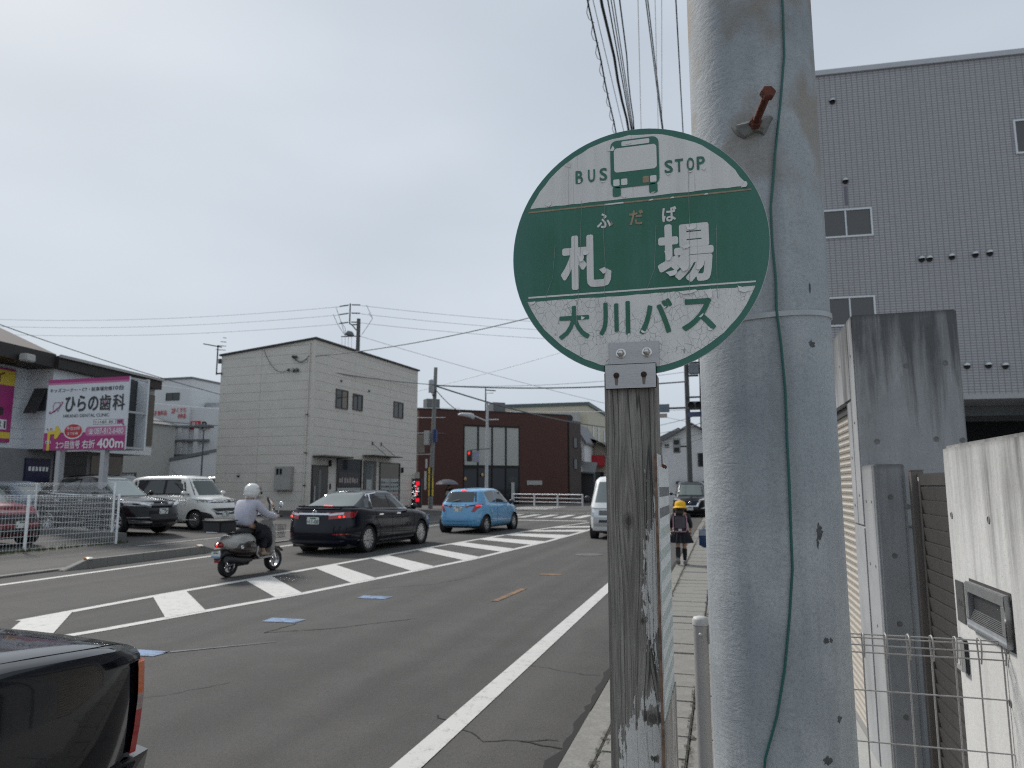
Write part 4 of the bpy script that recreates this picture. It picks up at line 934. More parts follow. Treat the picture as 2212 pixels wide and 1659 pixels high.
# ------------------------------------------------------------------ blue hatchback
HATCH = dict(L=3.88, W=1.695, r=.295, wf=1.22, wr=-1.29, zb=.22, n=6, gn=6.5, crown=.03, taper=.10, spokes=8, rimf=.62,
    zs=[(-1.94, .97), (-1.75, 1.02), (-1.0, 1.01), (.2, .965), (.85, .95), (1.3, .91), (1.75, .78), (1.94, .66)],
    zr=[(-1.8, 1.42), (-1.2, 1.48), (-.3, 1.51), (.4, 1.49), (.9, 1.44), (1.3, 1.38)], gh=dict(xf0=1.30, xr0=-1.86, xf1=.28, xr1=-1.45, w0=.775, w1=.60))
pb = paint('sky_blue_paint', (.13, .36, .60), .25)
c = Car('hatchback', 'light blue hatchback with lit brake lamps waiting behind the crossing', (-8.48, 25.45, 0), R(90 - 6), HATCH, pb)
c.endp('rear_window', [(-.50, 1.40), (.50, 1.40)], [(-.62, 1.06), (0, 1.04), (.62, 1.06)], M_GLASS, -1, 'g'); c.endp('windscreen', [(-.50, 1.46), (.50, 1.46)], [(-.66, .98), (.66, .98)], M_GLASSL, 1, 'g')
c.sidep('rear_side_window', [(-1.15, 1.38), (-.75, 1.43), (-.38, 1.445)], [(-.98, 1.05), (-.42, 1.035)], M_GLASS); c.sidep('front_side_window', [(-.31, 1.447), (.1, 1.44), (.4, 1.36), (.8, 1.12)], [(-.35, 1.03), (.92, .995)], M_GLASS)
for sg in (1, -1):
    lo = c.endp('tail_lamp', [(sg * .60, .955), (sg * .775, .955)], [(sg * .50, .73), (sg * .60, .73)], M_REDL, -1, eps=.012); c.sidep('tail_lamp_side', [(-1.87, .985), (-1.72, .985)], [(-1.89, .86), (-1.86, .88)], M_REDL, 'l', (sg,), eps=.01)
    c.endp('brake_light', [(sg * .62, .95), (sg * .74, .95)], [(sg * .61, .925), (sg * .74, .925)], M_LIT, -1, eps=.02, nz=1, parent=lo)
c.quad_end('chrome_strip', -.40, .40, .925, .955, M_CHROME, -1, eps=.03, nz=2); c.emblem(-1, .985, .045, eps=.02); c.plate(-1, .815, '53')
c.quad_end('high_brake_lamp', -.09, .09, 1.425, 1.445, M_LIT, -1, 'g', eps=.02, nz=1)
c.endp('wiper', [(-.02, 1.13), (.30, 1.06)], [(-.02, 1.11), (.30, 1.03)], M_BLACKP, -1, 'g', eps=.03, nz=1)
c.quad_end('bumper_lower', -.62, .62, .24, .30, M_BLACKP, -1, eps=.01, nz=1)
c.endp('bumper_crease', [(-.80, .50), (-.55, .46), (.55, .46), (.80, .50)], [(-.80, .47), (-.55, .42), (.55, .42), (.80, .47)], pb, -1, eps=.028, nz=2, thick=.04)
c.seam([(-.40, 1.03), (-.42, .6), (-.4, .30)]); c.seam([(-1.0, 1.03), (-1.05, .8), (-.85, .55), (-.75, .32)]); c.seam([(.95, .98), (.95, .6), (.85, .30)])
c.handles([-.85, .0], .86, pb); c.mirror(.72, 1.04, mat('mirror_dark', (.03, .035, .05), .3, var=0), .07)
MB().tube([(-1.25, 0, 1.50), (-1.4, 0, 1.56)], .008, 6).build('aerial', M_BLACKP, c.t)
for sg in (1, -1): c.endp('headlamp', [(sg * .45, .78), (sg * .78, .82)], [(sg * .45, .66), (sg * .78, .66)], M_CLEARL, 1, eps=.01)

# ------------------------------------------------------------------ white kei van
VAN = dict(L=3.39, W=1.475, r=.265, wf=1.15, wr=-1.25, zb=.22, n=8, gn=8, crown=.02, taper=.05, spokes=6, rimf=.6, cat='van',
    zs=[(-1.69, 1.08), (.0, 1.06), (1.2, 1.03), (1.5, 1.0), (1.69, .95)], zr=[(-1.7, 1.86), (-.5, 1.89), (.6, 1.88), (1.2, 1.80)], gh=dict(xf0=1.62, xr0=-1.68, xf1=.98, xr1=-1.58, w0=.72, w1=.62))
pw = paint('van_white_paint', (.78, .79, .78), .3)
c = Car('small_van', 'white small van with yellow number plate coming round the wooden post', (-3.22, 23.85, 0), R(-90), VAN, pw)
c.endp('windscreen', [(-.56, 1.72), (.56, 1.72)], [(-.66, 1.10), (.66, 1.10)], M_GLASSL, 1, 'g'); c.endp('rear_window', [(-.55, 1.75), (.55, 1.75)], [(-.62, 1.2), (.62, 1.2)], M_GLASS, -1, 'g')
c.sidep('front_side_window', [(.12, 1.70), (.85, 1.68), (1.05, 1.45)], [(.1, 1.13), (1.28, 1.10)], M_GLASS); c.sidep('rear_side_window', [(-1.45, 1.72), (.02, 1.71)], [(-1.5, 1.15), (.0, 1.13)], M_GLASS)
for sg in (1, -1):
    c.endp('headlamp', [(sg * .42, .86), (sg * .68, .93)], [(sg * .42, .70), (sg * .68, .68)], M_CLEARL, 1, eps=.012); c.endp('tail_lamp', [(sg * .58, 1.0), (sg * .70, 1.0)], [(sg * .58, .7), (sg * .70, .7)], M_REDL, -1, eps=.01)
g_ = c.quad_end('grille', -.40, .40, .72, .86, M_BLACKP, 1, eps=.01)
for i in range(4): c.quad_end('grille_bar', -.40, .40, .735 + i * .03, .75 + i * .03, mat('grille_grey', (.25, .25, .25), .4, .3, 0), 1, eps=.016, nz=1, parent=g_)
c.quad_end('bumper', -.69, .69, .40, .66, mat('bumper_silver', (.42, .43, .43), .35, .3, .05), 1, eps=.03, thick=.04); c.quad_end('bumper_slot', -.4, .4, .50, .58, M_BLACKP, 1, eps=.036, nz=1)
c.plate(1, .47, '56', M_PLATEY, M_PBLK, .20); c.mirror(1.12, 1.22, M_BLACKP, .10); c.seam([(.06, 1.1), (.06, .35)])
c.quad_end('bonnet_line', -.66, .66, .985, .992, M_SEAM, 1, eps=.006, nz=1)

# ------------------------------------------------------------------ dark people carrier facing us far ahead
MPV = dict(L=4.7, W=1.80, r=.32, wf=1.45, wr=-1.4, zb=.2, n=6, gn=6, crown=.04, taper=.08, spokes=10, zs=[(-2.35, 1.15), (.0, 1.10), (1.0, 1.08), (1.7, 1.02), (2.2, .88), (2.35, .8)],
    zr=[(-2.2, 1.78), (-.5, 1.84), (.4, 1.82), (1.2, 1.70)], gh=dict(xf0=1.55, xr0=-2.3, xf1=.55, xr1=-2.1, w0=.83, w1=.66), cat='car')
pk = paint('dark_grey_paint', (.012, .014, .018), .2)
c = Car('people_carrier', 'dark people carrier with chrome grille facing us beyond the schoolchild', (-1.62, 41.0, 0), R(-90), MPV, pk)
c.endp('windscreen', [(-.56, 1.76), (.56, 1.76)], [(-.72, 1.13), (.72, 1.13)], M_GLASSL, 1, 'g'); c.sidep('side_window', [(-1.8, 1.7), (.45, 1.7), (1.0, 1.4)], [(-1.8, 1.2), (1.25, 1.14)], M_GLASS)
c.quad_end('grille', -.45, .45, .62, .84, mat('grille_navy', (.006, .012, .03), .2, .3, 0), 1, eps=.01); c.emblem(1, .76, .07, eps=.02)
for sg in (1, -1):
    c.endp('headlamp', [(sg * .48, .92), (sg * .86, 1.0)], [(sg * .48, .82), (sg * .86, .88)], M_CLEARL, 1, eps=.012); c.endp('grille_trim', [(sg * .45, .86), (sg * .56, .86)], [(sg * .30, .57), (sg * .42, .57)], M_CHROME, 1, eps=.02, nz=2)
    c.endp('lower_trim', [(sg * .55, .48), (sg * .85, .55)], [(sg * .55, .44), (sg * .85, .48)], M_CLEARL, 1, eps=.012, nz=1)
c.plate(1, .45, ''); c.mirror(1.05, 1.18, pk); c.quad_end('grille_trim', -.42, .42, .555, .59, M_CHROME, 1, eps=.02, nz=1)

# ------------------------------------------------------------------ parked cars (lot is LZ above the road)
SUV = dict(L=4.72, W=1.835, r=.345, wf=1.42, wr=-1.24, zb=.24, n=6, gn=6, crown=.05, taper=.10, spokes=10, rimf=.7, zs=[(-2.36, 1.12), (-1.6, 1.16), (.0, 1.09), (.9, 1.06), (1.4, 1.03), (2.0, .93), (2.3, .80), (2.36, .74)],
    zr=[(-2.2, 1.50), (-1.2, 1.64), (-.3, 1.69), (.3, 1.68), (.9, 1.60), (1.3, 1.5)], gh=dict(xf0=1.28, xr0=-2.25, xf1=.28, xr1=-1.75, w0=.82, w1=.62))
pblk = paint('black_paint', (.006, .006, .008), .18)
c = Car('suv', 'black sport utility car parked behind the white fence, nose to the road', (-18.35, 18.35, .20), R(0 - 3), SUV, pblk)
c.endp('windscreen', [(-.52, 1.63), (.52, 1.63)], [(-.72, 1.11), (.72, 1.11)], glassy('bright_windscreen', (.16, .21, .20), 2.2), 1, 'g'); c.endp('rear_window', [(-.5, 1.5), (.5, 1.5)], [(-.62, 1.2), (.62, 1.2)], M_GLASS, -1, 'g')
c.sidep('front_side_window', [(-.22, 1.615), (.15, 1.60), (.45, 1.48), (.85, 1.22)], [(-.25, 1.145), (1.0, 1.10)], M_GLASS); c.sidep('rear_side_window', [(-1.35, 1.52), (-.9, 1.59), (-.28, 1.62)], [(-1.15, 1.175), (-.3, 1.15)], M_GLASS)
c.sidep('chrome_trim', [(-1.62, 1.235), (-1.3, 1.19), (1.0, 1.10)], [(-1.62, 1.21), (-1.3, 1.17), (1.0, 1.085)], M_CHROME, nz=1, eps=.01)
c.quad_end('grille', -.55, .55, .79, .86, M_BLACKP, 1, eps=.008); c.quad_end('chrome_strip', -.5, .5, .775, .79, M_CHROME, 1, eps=.018, nz=1); c.emblem(1, .865, .04, eps=.02)
for sg in (1, -1):
    hl = c.endp('headlamp', [(sg * .42, .83), (sg * .60, .90), (sg * .88, .975)], [(sg * .42, .765), (sg * .88, .84)], M_CLEARL, 1, eps=.012); c.sidep('headlamp_side', [(1.75, .965), (2.2, .92)], [(1.85, .90), (2.2, .83)], M_CLEARL, 'l', (sg,), eps=.01)
    c.endp('lamp_inner', [(sg * .48, .825), (sg * .80, .90)], [(sg * .48, .79), (sg * .80, .855)], M_BLACKP, 1, eps=.016, nz=1, parent=hl)
    c.endp('bumper_trim', [(sg * .45, .365), (sg * .86, .43)], [(sg * .45, .335), (sg * .82, .32)], M_CHROME, 1, eps=.03, nz=2); c.quad_end('bumper_trim', sg * .5, sg * .86, .48, .50, mat('trim_grey', (.3, .3, .31), .3, .5, 0), 1, eps=.02, nz=1)
c.quad_end('lower_intake', -.5, .5, .42, .58, M_BLACKP, 1, eps=.008); c.quad_end('bumper_lip', -.86, .86, .28, .33, mat('lip_grey', (.03, .03, .035), .3, var=0, coat=1), 1, eps=.05, thick=.06, nz=2)
c.plate(1, .66, '7'); c.mirror(.75, 1.18, pblk, .12, 1.1); c.handles([-.9, .05], .98, M_CHROME)
c.sidep('sill_trim', [(-.8, .33), (.95, .33)], [(-.8, .285), (.95, .285)], M_CHROME, 'l', eps=.02, nz=1); c.seam([(-.26, 1.14), (-.28, .38)]); c.seam([(.98, 1.08), (1.0, .4)])
TALL = dict(L=3.70, W=1.67, r=.29, wf=1.28, wr=-1.21, zb=.21, n=7, gn=8, crown=.04, taper=.10, spokes=12, rimf=.68, zs=[(-1.85, 1.08), (.0, 1.06), (.9, 1.04), (1.3, 1.02), (1.7, .93), (1.85, .85)],
    zr=[(-1.8, 1.66), (-1.0, 1.72), (.2, 1.735), (.7, 1.71), (1.1, 1.64)], gh=dict(xf0=1.32, xr0=-1.82, xf1=.75, xr1=-1.68, w0=.77, w1=.63))
pwt = paint('pearl_white_paint', (.78, .77, .73), .25)
c = Car('tall_hatchback', 'white boxy compact car parked beside the black sport utility car', (-18.05, 21.35, .20), R(-2), TALL, pwt)
c.endp('windscreen', [(-.55, 1.64), (.55, 1.64)], [(-.68, 1.09), (.68, 1.09)], glassy('green_windscreen', (.03, .045, .04), 1.7), 1, 'g')
c.sidep('side_glass_band', [(-1.7, 1.60), (.45, 1.62), (.95, 1.42)], [(-1.7, 1.10), (1.12, 1.10)], M_BLACKP, eps=.002); c.sidep('front_side_window', [(-.02, 1.585), (.42, 1.585), (.62, 1.45)], [(-.02, 1.14), (.72, 1.14)], M_GLASS, eps=.01); c.sidep('rear_side_window', [(-.95, 1.58), (-.12, 1.59)], [(-.95, 1.14), (-.12, 1.14)], M_GLASS, eps=.01)
c.quad_end('grille', -.62, .62, .84, .93, M_BLACKP, 1, eps=.008); c.quad_end('chrome_strip', -.60, .60, .88, .905, M_CHROME, 1, eps=.016, nz=1); c.emblem(1, .885, .075, eps=.035)
lo = c.endp('lower_grille', [(-.58, .66), (.58, .66)], [(-.42, .45), (.42, .45)], M_BLACKP, 1, eps=.008)
c.endp('grille_trim', [(-.60, .66), (-.43, .545), (.43, .545), (.60, .66)], [(-.62, .63), (-.43, .51), (.43, .51), (.62, .63)], M_CLEARL, 1, eps=.02, nz=1)
for sg in (1, -1):
    c.endp('headlamp', [(sg * .62, .94), (sg * .80, .97)], [(sg * .58, .85), (sg * .80, .87)], M_CLEARL, 1, eps=.012); c.sidep('headlamp_side', [(1.45, .965), (1.78, .94)], [(1.50, .90), (1.78, .86)], M_CLEARL, 'l', (sg,), eps=.01)
    c.endp('fog_lamp_recess', [(sg * .62, .47), (sg * .78, .56)], [(sg * .50, .32), (sg * .78, .34)], M_BLACKP, 1, eps=.008); c.quad_end('bumper_corner', sg * .48, sg * .82, .27, .31, pwt, 1, eps=.04, nz=2, thick=.05)
c.plate(1, .475, '83'); c.mirror(.92, 1.15, mat('mirror_white', (.62, .62, .6), .15, .3, 0), .12, 1.15); c.seam([(-.07, 1.08), (-.07, .3)]); c.seam([(.85, 1.06), (.9, .7)]); c.handles([-.75, .1], .93, pwt)
MB().tube([(-.3, .1, 1.74), (-.62, .1, 1.93)], .01, 6).build('aerial', M_BLACKP, c.t)
RED = dict(L=3.6, W=1.6, r=.28, wf=1.2, wr=-1.2, zb=.2, n=6, gn=6, crown=.08, taper=.1, spokes=8, zs=[(-1.8, 1.0), (.0, 1.0), (.8, .98), (1.3, .93), (1.7, .82), (1.8, .75)], zr=[(-1.7, 1.45), (0, 1.52), (.7, 1.46)], gh=dict(xf0=1.05, xr0=-1.75, xf1=.3, xr1=-1.5, w0=.74, w1=.58))
c = Car('red_car', 'dark red small car behind the white mesh fence at the left edge', (-18.0, 13.75, .18), R(0), RED, paint('dark_red_paint', (.16, .012, .018), .3))
c.endp('windscreen', [(-.48, 1.45), (.48, 1.45)], [(-.64, 1.02), (.64, 1.02)], M_GLASSL, 1, 'g'); c.sidep('side_window', [(-1.3, 1.42), (.3, 1.44), (.6, 1.25)], [(-1.3, 1.05), (.85, 1.03)], M_GLASS); c.plate(1, .50, '24', y=.05)
c.quad_end('lower_grille', -.6, .6, .28, .42, M_BLACKP, 1, eps=.008); c.quad_end('upper_panel', -.78, .78, .55, .74, M_BLACKP, 1, eps=.006)
for sg in (1, -1): c.endp('headlamp', [(sg * .5, .76), (sg * .76, .80)], [(sg * .5, .66), (sg * .76, .68)], M_CLEARL, 1, eps=.012)
# silhouettes parked deeper in the lot
for nm, lb, lc, hd, sp, pm in [('parked_car', 'silver-blue car half hidden behind the white fence, left of the billboard', (-24.5, 20.6, .25), 0., HATCH, paint('silver_blue_paint', (.16, .2, .26), .25)), ('parked_car', 'black car roof seen behind the billboard posts', (-25.5, 26.0, .25), R(3), MPV, pblk),
        ('parked_van', 'white van parked at the back of the lot left of the beige building', (-33.0, 40.5, .25), R(4), VAN, pw), ('parked_van', 'white van with rounded roof beside the beige building wall', (-28.6, 38.0, .25), R(0), VAN, pw)]:
    c = Car(nm, lb, lc, hd, sp, pm, 'cars parked deeper in the lot'); tz = sp['gh']
    hi = sp['zr'][1][1]; lo_ = sp['zs'][1][1]
    c.endp('windscreen', [(-.5, hi - .1), (.5, hi - .1)], [(-.6, lo_ + .04), (.6, lo_ + .04)], M_GLASSL, 1, 'g'); c.sidep('side_window', [(tz['xr1'] + .3, hi - .12), (tz['xf1'], hi - .12)], [(tz['xr1'] + .25, lo_ + .05), (tz['xf1'] + .25, lo_ + .05)], M_GLASS)
    for sg in (1, -1): c.endp('headlamp', [(sg * .5, .85), (sg * .68, .87)], [(sg * .5, .72), (sg * .68, .74)], M_CLEARL, 1, eps=.012)
    c.plate(1, .5, '')

# ------------------------------------------------------------------ black taxi-like saloon passing close by (only its tail is in the picture)
TAXI = dict(L=4.65, W=1.695, r=.31, wf=1.45, wr=-1.23, zb=.22, n=22, gn=7, crown=.03, taper=.03, spokes=8, zs=[(-2.325, .955), (-2.15, .99), (-1.6, 1.025), (-.9, 1.02), (.9, .98), (1.5, .95), (2.2, .82), (2.325, .74)],
    zr=[(-1.7, 1.40), (-.5, 1.50), (.3, 1.49), (.8, 1.44)], gh=dict(xf0=1.1, xr0=-1.62, xf1=.4, xr1=-1.05, w0=.78, w1=.62),
    rows=[(0, .90, .10, .16), (.05, .95, .05, .12), (.14, .985, .02, .10), (.30, 1., 0, .09), (.52, 1., .0, .055), (.60, .995, .0, .04), (.75, .99, .02, .025), (.90, .982, .05, .02), (.955, .974, .07, .022), (.985, .958, .09, .032), (1., .93, .12, .055)])
px = paint('black_taxi_paint', (.004, .005, .008), .12, .5); px.node_tree.nodes['Principled BSDF'].inputs['Coat IOR'].default_value = 1.5
c = Car('black_sedan', 'glossy black saloon passing close by, only its boot and tail lamp in view', (-3.02, .235, 0), R(-90), TAXI, px)
c.endp('rear_window', [(-.5, 1.42), (.5, 1.42)], [(-.64, 1.06), (.64, 1.06)], M_GLASS, -1, 'g'); c.endp('windscreen', [(-.5, 1.44), (.5, 1.44)], [(-.68, 1.02), (.68, 1.02)], M_GLASSL, 1, 'g')
c.sidep('side_window', [(-1.0, 1.42), (.4, 1.45), (.75, 1.15)], [(-1.1, 1.06), (.9, 1.03)], M_GLASS)
for sg in (1, -1):
    for nm, m_, z0, z1, z2, z3 in (('tail_lamp_amber', M_AMBER, .785, .79, .900, .91), ('tail_lamp_clear', mat('smoky_lens', (.30, .22, .21), .1, .2, .2, 40, coat=.8), .725, .73, .785, .79), ('tail_lamp_red', M_REDL, .57, .575, .725, .73)):
        c.endp(nm, [(sg * .50, z2), (sg * .78, z3)], [(sg * .50, z0), (sg * .78, z1)], m_, -1, eps=.014, thick=.03); c.sidep(nm, [(-2.312, z3), (-2.297, z3)], [(-2.312, z1), (-2.297, z1)], m_, 'l', (sg,), eps=.007, nx=4)
c.endp('rear_bumper', [(-.845, .56), (.845, .56)], [(-.845, .30), (.845, .30)], mat('bumper_black', (.009, .009, .011), .25, var=.1, coat=.6), -1, eps=.085, thick=.1, nz=6, nx=24)
c.sidep('bumper_side', [(-2.30, .545), (-1.68, .52)], [(-2.24, .31), (-1.68, .31)], mat('bumper_black', (.009, .009, .011)), 'l', eps=.03, nz=5, thick=.03)
c.sidep('side_moulding', [(-1.66, .515), (1.0, .50)], [(-1.66, .465), (1.0, .45)], mat('moulding_black', (.012, .012, .013), .35, var=0), 'l', eps=.018, nz=2)
c.seam([(-1.66, .56), (-1.655, .30)], w=.012)
for sg in (1, -1):                                        # boot shut line and fuel flap
    P = [c.low(a, 0, 1) for a in (0,)]; pts = []
    for x in [-2.16, -2.1, -2.0, -1.8, -1.6, -1.45]: pts.append(V((x, sg * .735, c.zs(x) + .0035)))
    MB().tube(pts, .0025, 6).build('boot_gap', M_SEAM, c.t)
fl = [(-1.58, .88), (-1.52, .90), (-1.36, .90), (-1.32, .87), (-1.32, .72), (-1.36, .70), (-1.54, .70), (-1.60, .74), (-1.60, .85), (-1.58, .88)]
c.seam(fl, sides=(1,), w=.005); c.plate(-1, .70, '')
# ================================================================== scooter and people
def skin(name, V_, E_, Rr, m, parent, sub=2, root=0):
    """continuous tapered body from a joint skeleton"""
    me = bpy.data.meshes.new(name); me.from_pydata([tuple(v) for v in V_], E_, [])
    o = bpy.data.objects.new(name, me); COL.objects.link(o)
    md = o.modifiers.new('s', 'SKIN'); sv = me.skin_vertices[0].data
    for i, r in enumerate(Rr): sv[i].radius = r if isinstance(r, tuple) else (r, r); sv[i].use_root = (i == root)
    md.use_smooth_shade = True; s2 = o.modifiers.new('d', 'SUBSURF'); s2.levels = sub; s2.render_levels = sub
    dg = bpy.context.evaluated_depsgraph_get(); dg.update(); res = bpy.data.meshes.new_from_object(o.evaluated_get(dg)); bpy.data.objects.remove(o)
    return put(name, res, m, parent, 180)
M_SKIN = mat('skin', (.42, .25, .18), .6, var=.08); M_HAIR = mat('dark_hair', (.018, .013, .011), .6, var=.3, scale=60)
M_SCREAM = mat('scooter_cream', (.42, .41, .385), .3, .1, .05, coat=.6); M_SBROWN = mat('scooter_brown', (.028, .018, .016), .3, .1, .1, coat=.6)
SLOC, SROT = (-8.42, 11.86, 0), R(90 - 6)
sc = thing('scooter', 'cream and brown motor scooter with front basket and rear box', 'scooter', SLOC, SROT)
def loft(secs, n=16, e=2.6):
    """closed loft through sections (x, y, z centre, half width, half height) along x"""
    mb = MB(); rows = []
    for x, y, z, w, h in secs:
        row = []
        for k in range(n):
            a = 2 * math.pi * k / n; ca, sa = math.cos(a), math.sin(a)
            row.append(V((x, y + w * math.copysign(abs(ca) ** (2 / e), ca), z + h * math.copysign(abs(sa) ** (2 / e), sa))))
        rows.append(row)
    F = n; mb.add([p for r in rows for p in r], [(i * F + k, i * F + (k + 1) % F, (i + 1) * F + (k + 1) % F, (i + 1) * F + k) for i in range(len(rows) - 1) for k in range(F)] + [tuple(range(F)), tuple(range((len(rows) - 1) * F, len(rows) * F))[::-1]])
    return mb
for x in (-.58, .60):
    Mx = Matrix.Translation((x, 0, .205)) @ Matrix.Rotation(R(90), 4, 'X')
    w_ = MB().lathe([(.13, -.045), (.19, -.055), (.205, -.02), (.205, .02), (.19, .055), (.13, .045)], 28, Mx, False).build('wheel', M_TYRE, sc, smooth=40)
    rm = MB().lathe([(.132, -.04), (.12, -.03), (.12, .03), (.132, .04)], 24, Mx, False)
    for k in range(5):
        a = 2 * math.pi * k / 5; rm.tube([Mx @ V((.03 * math.cos(a), .03 * math.sin(a), 0)), Mx @ V((.125 * math.cos(a), .125 * math.sin(a), 0))], .016, 6)
    rm.ball((x, 0, .205), .04, .05, .04).build('rim', M_RIM, w_, smooth=40)
loft([(-.80, 0, .62, .05, .04), (-.74, 0, .61, .12, .10), (-.60, 0, .60, .175, .15), (-.40, 0, .60, .19, .17), (-.18, 0, .60, .17, .17), (-.05, 0, .55, .14, .15)]).build('rear_cowl', M_SCREAM, sc, smooth=50)
loft([(-.66, 0, .50, .10, .08), (-.50, 0, .50, .205, .14), (-.30, 0, .50, .215, .17), (-.12, 0, .48, .20, .17), (.0, 0, .44, .16, .14)]).build('side_panel', M_SBROWN, sc, smooth=50)
loft([(-.62, 0, .775, .10, .02), (-.5, 0, .80, .14, .05), (-.25, 0, .80, .15, .055), (-.02, 0, .765, .13, .045), (.06, 0, .74, .08, .02)]).build('seat', M_BLACKP, sc, smooth=50)
MB().box(-.08, .36, -.15, .15, .26, .31).build('floorboard', M_SBROWN, sc, bevel=.02)
MB().tube([(-.02, -.17, .50), (-.05, -.175, .36), (.03, -.175, .285), (.36, -.165, .29), (.44, -.16, .36)], .018, 8).tube([(-.02, .17, .50), (-.05, .175, .36), (.03, .175, .285), (.36, .165, .29), (.44, .16, .36)], .018, 8).build('side_rail', M_SCREAM, sc, smooth=60)
loft([(.32, 0, .55, .19, .27), (.36, 0, .62, .22, .34), (.40, 0, .62, .21, .33), (.45, 0, .60, .15, .28), (.50, 0, .55, .06, .2)], 18, 3.2).build('leg_shield', mat('shield_beige', (.27, .26, .24), .35, .05, .05, coat=.5), sc, smooth=45)
loft([(.36, 0, 1.0, .10, .04), (.42, 0, 1.02, .15, .07), (.50, 0, 1.0, .12, .07), (.56, 0, .98, .05, .04)]).build('headset', M_SCREAM, sc, smooth=50)
MB().tube([(.34, -.33, 1.02), (.40, -.24, 1.04), (.44, 0, 1.03), (.40, .24, 1.04), (.34, .33, 1.02)], .017, 8).build('handlebar', M_BLACKP, sc, smooth=60)
for sg in (1, -1):
    MB().tube([(.40, sg * .22, 1.05), (.42, sg * .27, 1.20)], .006, 6).build('mirror_stalk', M_CHROME, sc)
    MB().ball((.43, sg * .28, 1.25), .02, .055, .06, 12, 8).build('mirror', M_CHROME, sc, smooth=60)
def ws():
    t = NT('scooter_screen', .05); t.b.inputs['Base Color'].default_value = (.9, .92, .92, 1); t.b.inputs['Transmission Weight'].default_value = 1.; t.b.inputs['IOR'].default_value = 1.1; return t.m
rows = []
for j in range(6):
    z = 1.02 + j * .075; w = .24 * (1 - .05 * j); rows.append([(.50 - .03 * j + -.10 * (k / 4) ** 2, w * k / 4, z) for k in range(-4, 5)])
MB().grid(rows).build('windscreen', ws(), sc, smooth=60)
bk = MB()
for z in (.62, .70, .78, .86): bk.tube([(.52, -.16, z), (.74, -.16, z), (.74, .16, z), (.52, .16, z), (.52, -.16, z)], .005, 4)
for k in range(9):
    y = -.16 + k * .04; bk.tube([(.74, y, .86), (.72, y * .9, .62), (.54, y * .9, .62)], .004, 4)
for k in range(6):
    x = .53 + k * .04
    for y in (-.16, .16): bk.tube([(x, y, .86), (x, y * .9, .62)], .004, 4)
bk.box(.53, .73, -.15, .15, .615, .63); bk.build('front_basket', mat('basket_grey', (.12, .12, .12), .5, .3, .1), sc)
MB().box(-1.02, -.62, -.20, .20, .80, .985).build('rear_box', mat('box_black', (.012, .013, .016), .55, var=.2, scale=30), sc, bevel=.02); MB().box(-1.035, -.605, -.215, .215, .985, 1.005).build('box_rim', M_BLACKP, sc, bevel=.006)
MB().tube([(-.5, -.1, .78), (-.8, -.12, .80), (-1.0, -.12, .80), (-1.0, .12, .80), (-.8, .12, .80), (-.5, .1, .78)], .01, 6).build('carrier_rack', M_CHROME, sc)
tl = loft([(-.87, 0, .57, .05, .03), (-.83, 0, .575, .075, .05), (-.76, 0, .58, .06, .05)]).build('tail_lamp', M_REDL, sc, smooth=50); MB().ball((-.865, 0, .575), .02).build('bulb', M_LIT, tl, smooth=60)
pl2 = boxo('number_plate', M_PLATE, sc, -.885, -.88, -.1, .1, .36, .46); boxo('plate_band', mat('plate_blue', (.1, .3, .5), .5, var=0), pl2, -.888, -.8855, -.1, .1, .36, .385)
boxo('plate_print', M_PGREEN, pl2, -.8865, -.8852, -.05, .05, .43, .45)
boxo('rear_reflector', M_REDL, sc, -.86, -.85, -.05, .05, .27, .31); loft([(-.86, 0, .33, .06, .02), (-.74, 0, .42, .08, .06), (-.5, 0, .44, .08, .05)]).build('rear_mudguard', M_BLACKP, sc, smooth=50)
loft([(.38, 0, .42, .05, .02), (.52, 0, .44, .075, .03), (.68, 0, .44, .075, .03), (.83, 0, .36, .05, .02)]).build('front_mudguard', M_SBROWN, sc, smooth=50)
MB().tube([(-.15, -.14, .27), (-.45, -.17, .27), (-.82, -.18, .33)], [.03, .06, .055], 12).build('silencer', M_BLACKP, sc, smooth=50)
loft([(-.62, .10, .22, .05, .06), (-.35, .08, .25, .08, .10), (-.05, .06, .25, .08, .09)]).build('engine', M_BLACKP, sc, smooth=50)
for y in (-.07, .07): MB().tube([(.42, y * .6, .7), (.60, y, .205)], .018, 8).build('fork', M_CHROME, sc)
MB().ball((-.47, -.213, .52), .035, .008, .035).build('badge', M_CHROME, sc); text('Vino', M_CHROME, sc, (0, 0, .13, .05), (-.27, -.219, .50), right=(1, 0, 0), bold=.02, world=False)

M_LAV = mat('lavender_jacket', (.44, .44, .51), .85, var=.14, scale=9, bump=.5, bscale=22); M_NAVY = mat('navy_cloth', (.012, .013, .02), .9, var=.3, scale=12, bump=.4, bscale=25)
ri = thing('person', 'rider in a lavender-grey jacket and white helmet sitting on the scooter', 'person', SLOC, SROT)
hip, wst, chs, nck = (-.20, 0, .88), (-.20, 0, 1.0), (-.13, 0, 1.22), (-.10, 0, 1.38)
V_ = [hip, wst, chs, nck, (-.08, 0, 1.47)]; E_ = [(0, 1), (1, 2), (2, 3), (3, 4)]; Rr = [(.09, .11), (.09, .11), (.10, .13), (.05, .055), (.065, .065)]
for sg in (1, -1):
    i = len(V_)
    V_ += [(-.12, sg * .19, 1.27), (.0, sg * .27, 1.08), (.28, sg * .30, 1.03), (.36, sg * .30, 1.03)]; E_ += [(2, i), (i, i + 1), (i + 1, i + 2), (i + 2, i + 3)]; Rr += [.06, .048, .036, .035]
    V_ += [(-.16, sg * .09, .88), (.22, sg * .13, .80), (.16, sg * .12, .42), (.26, sg * .12, .335)]; E_ += [(0, i + 4), (i + 4, i + 5), (i + 5, i + 6), (i + 6, i + 7)]; Rr += [.06, .05, .038, .03]
skin('body', V_, E_, Rr, M_SKIN, ri)
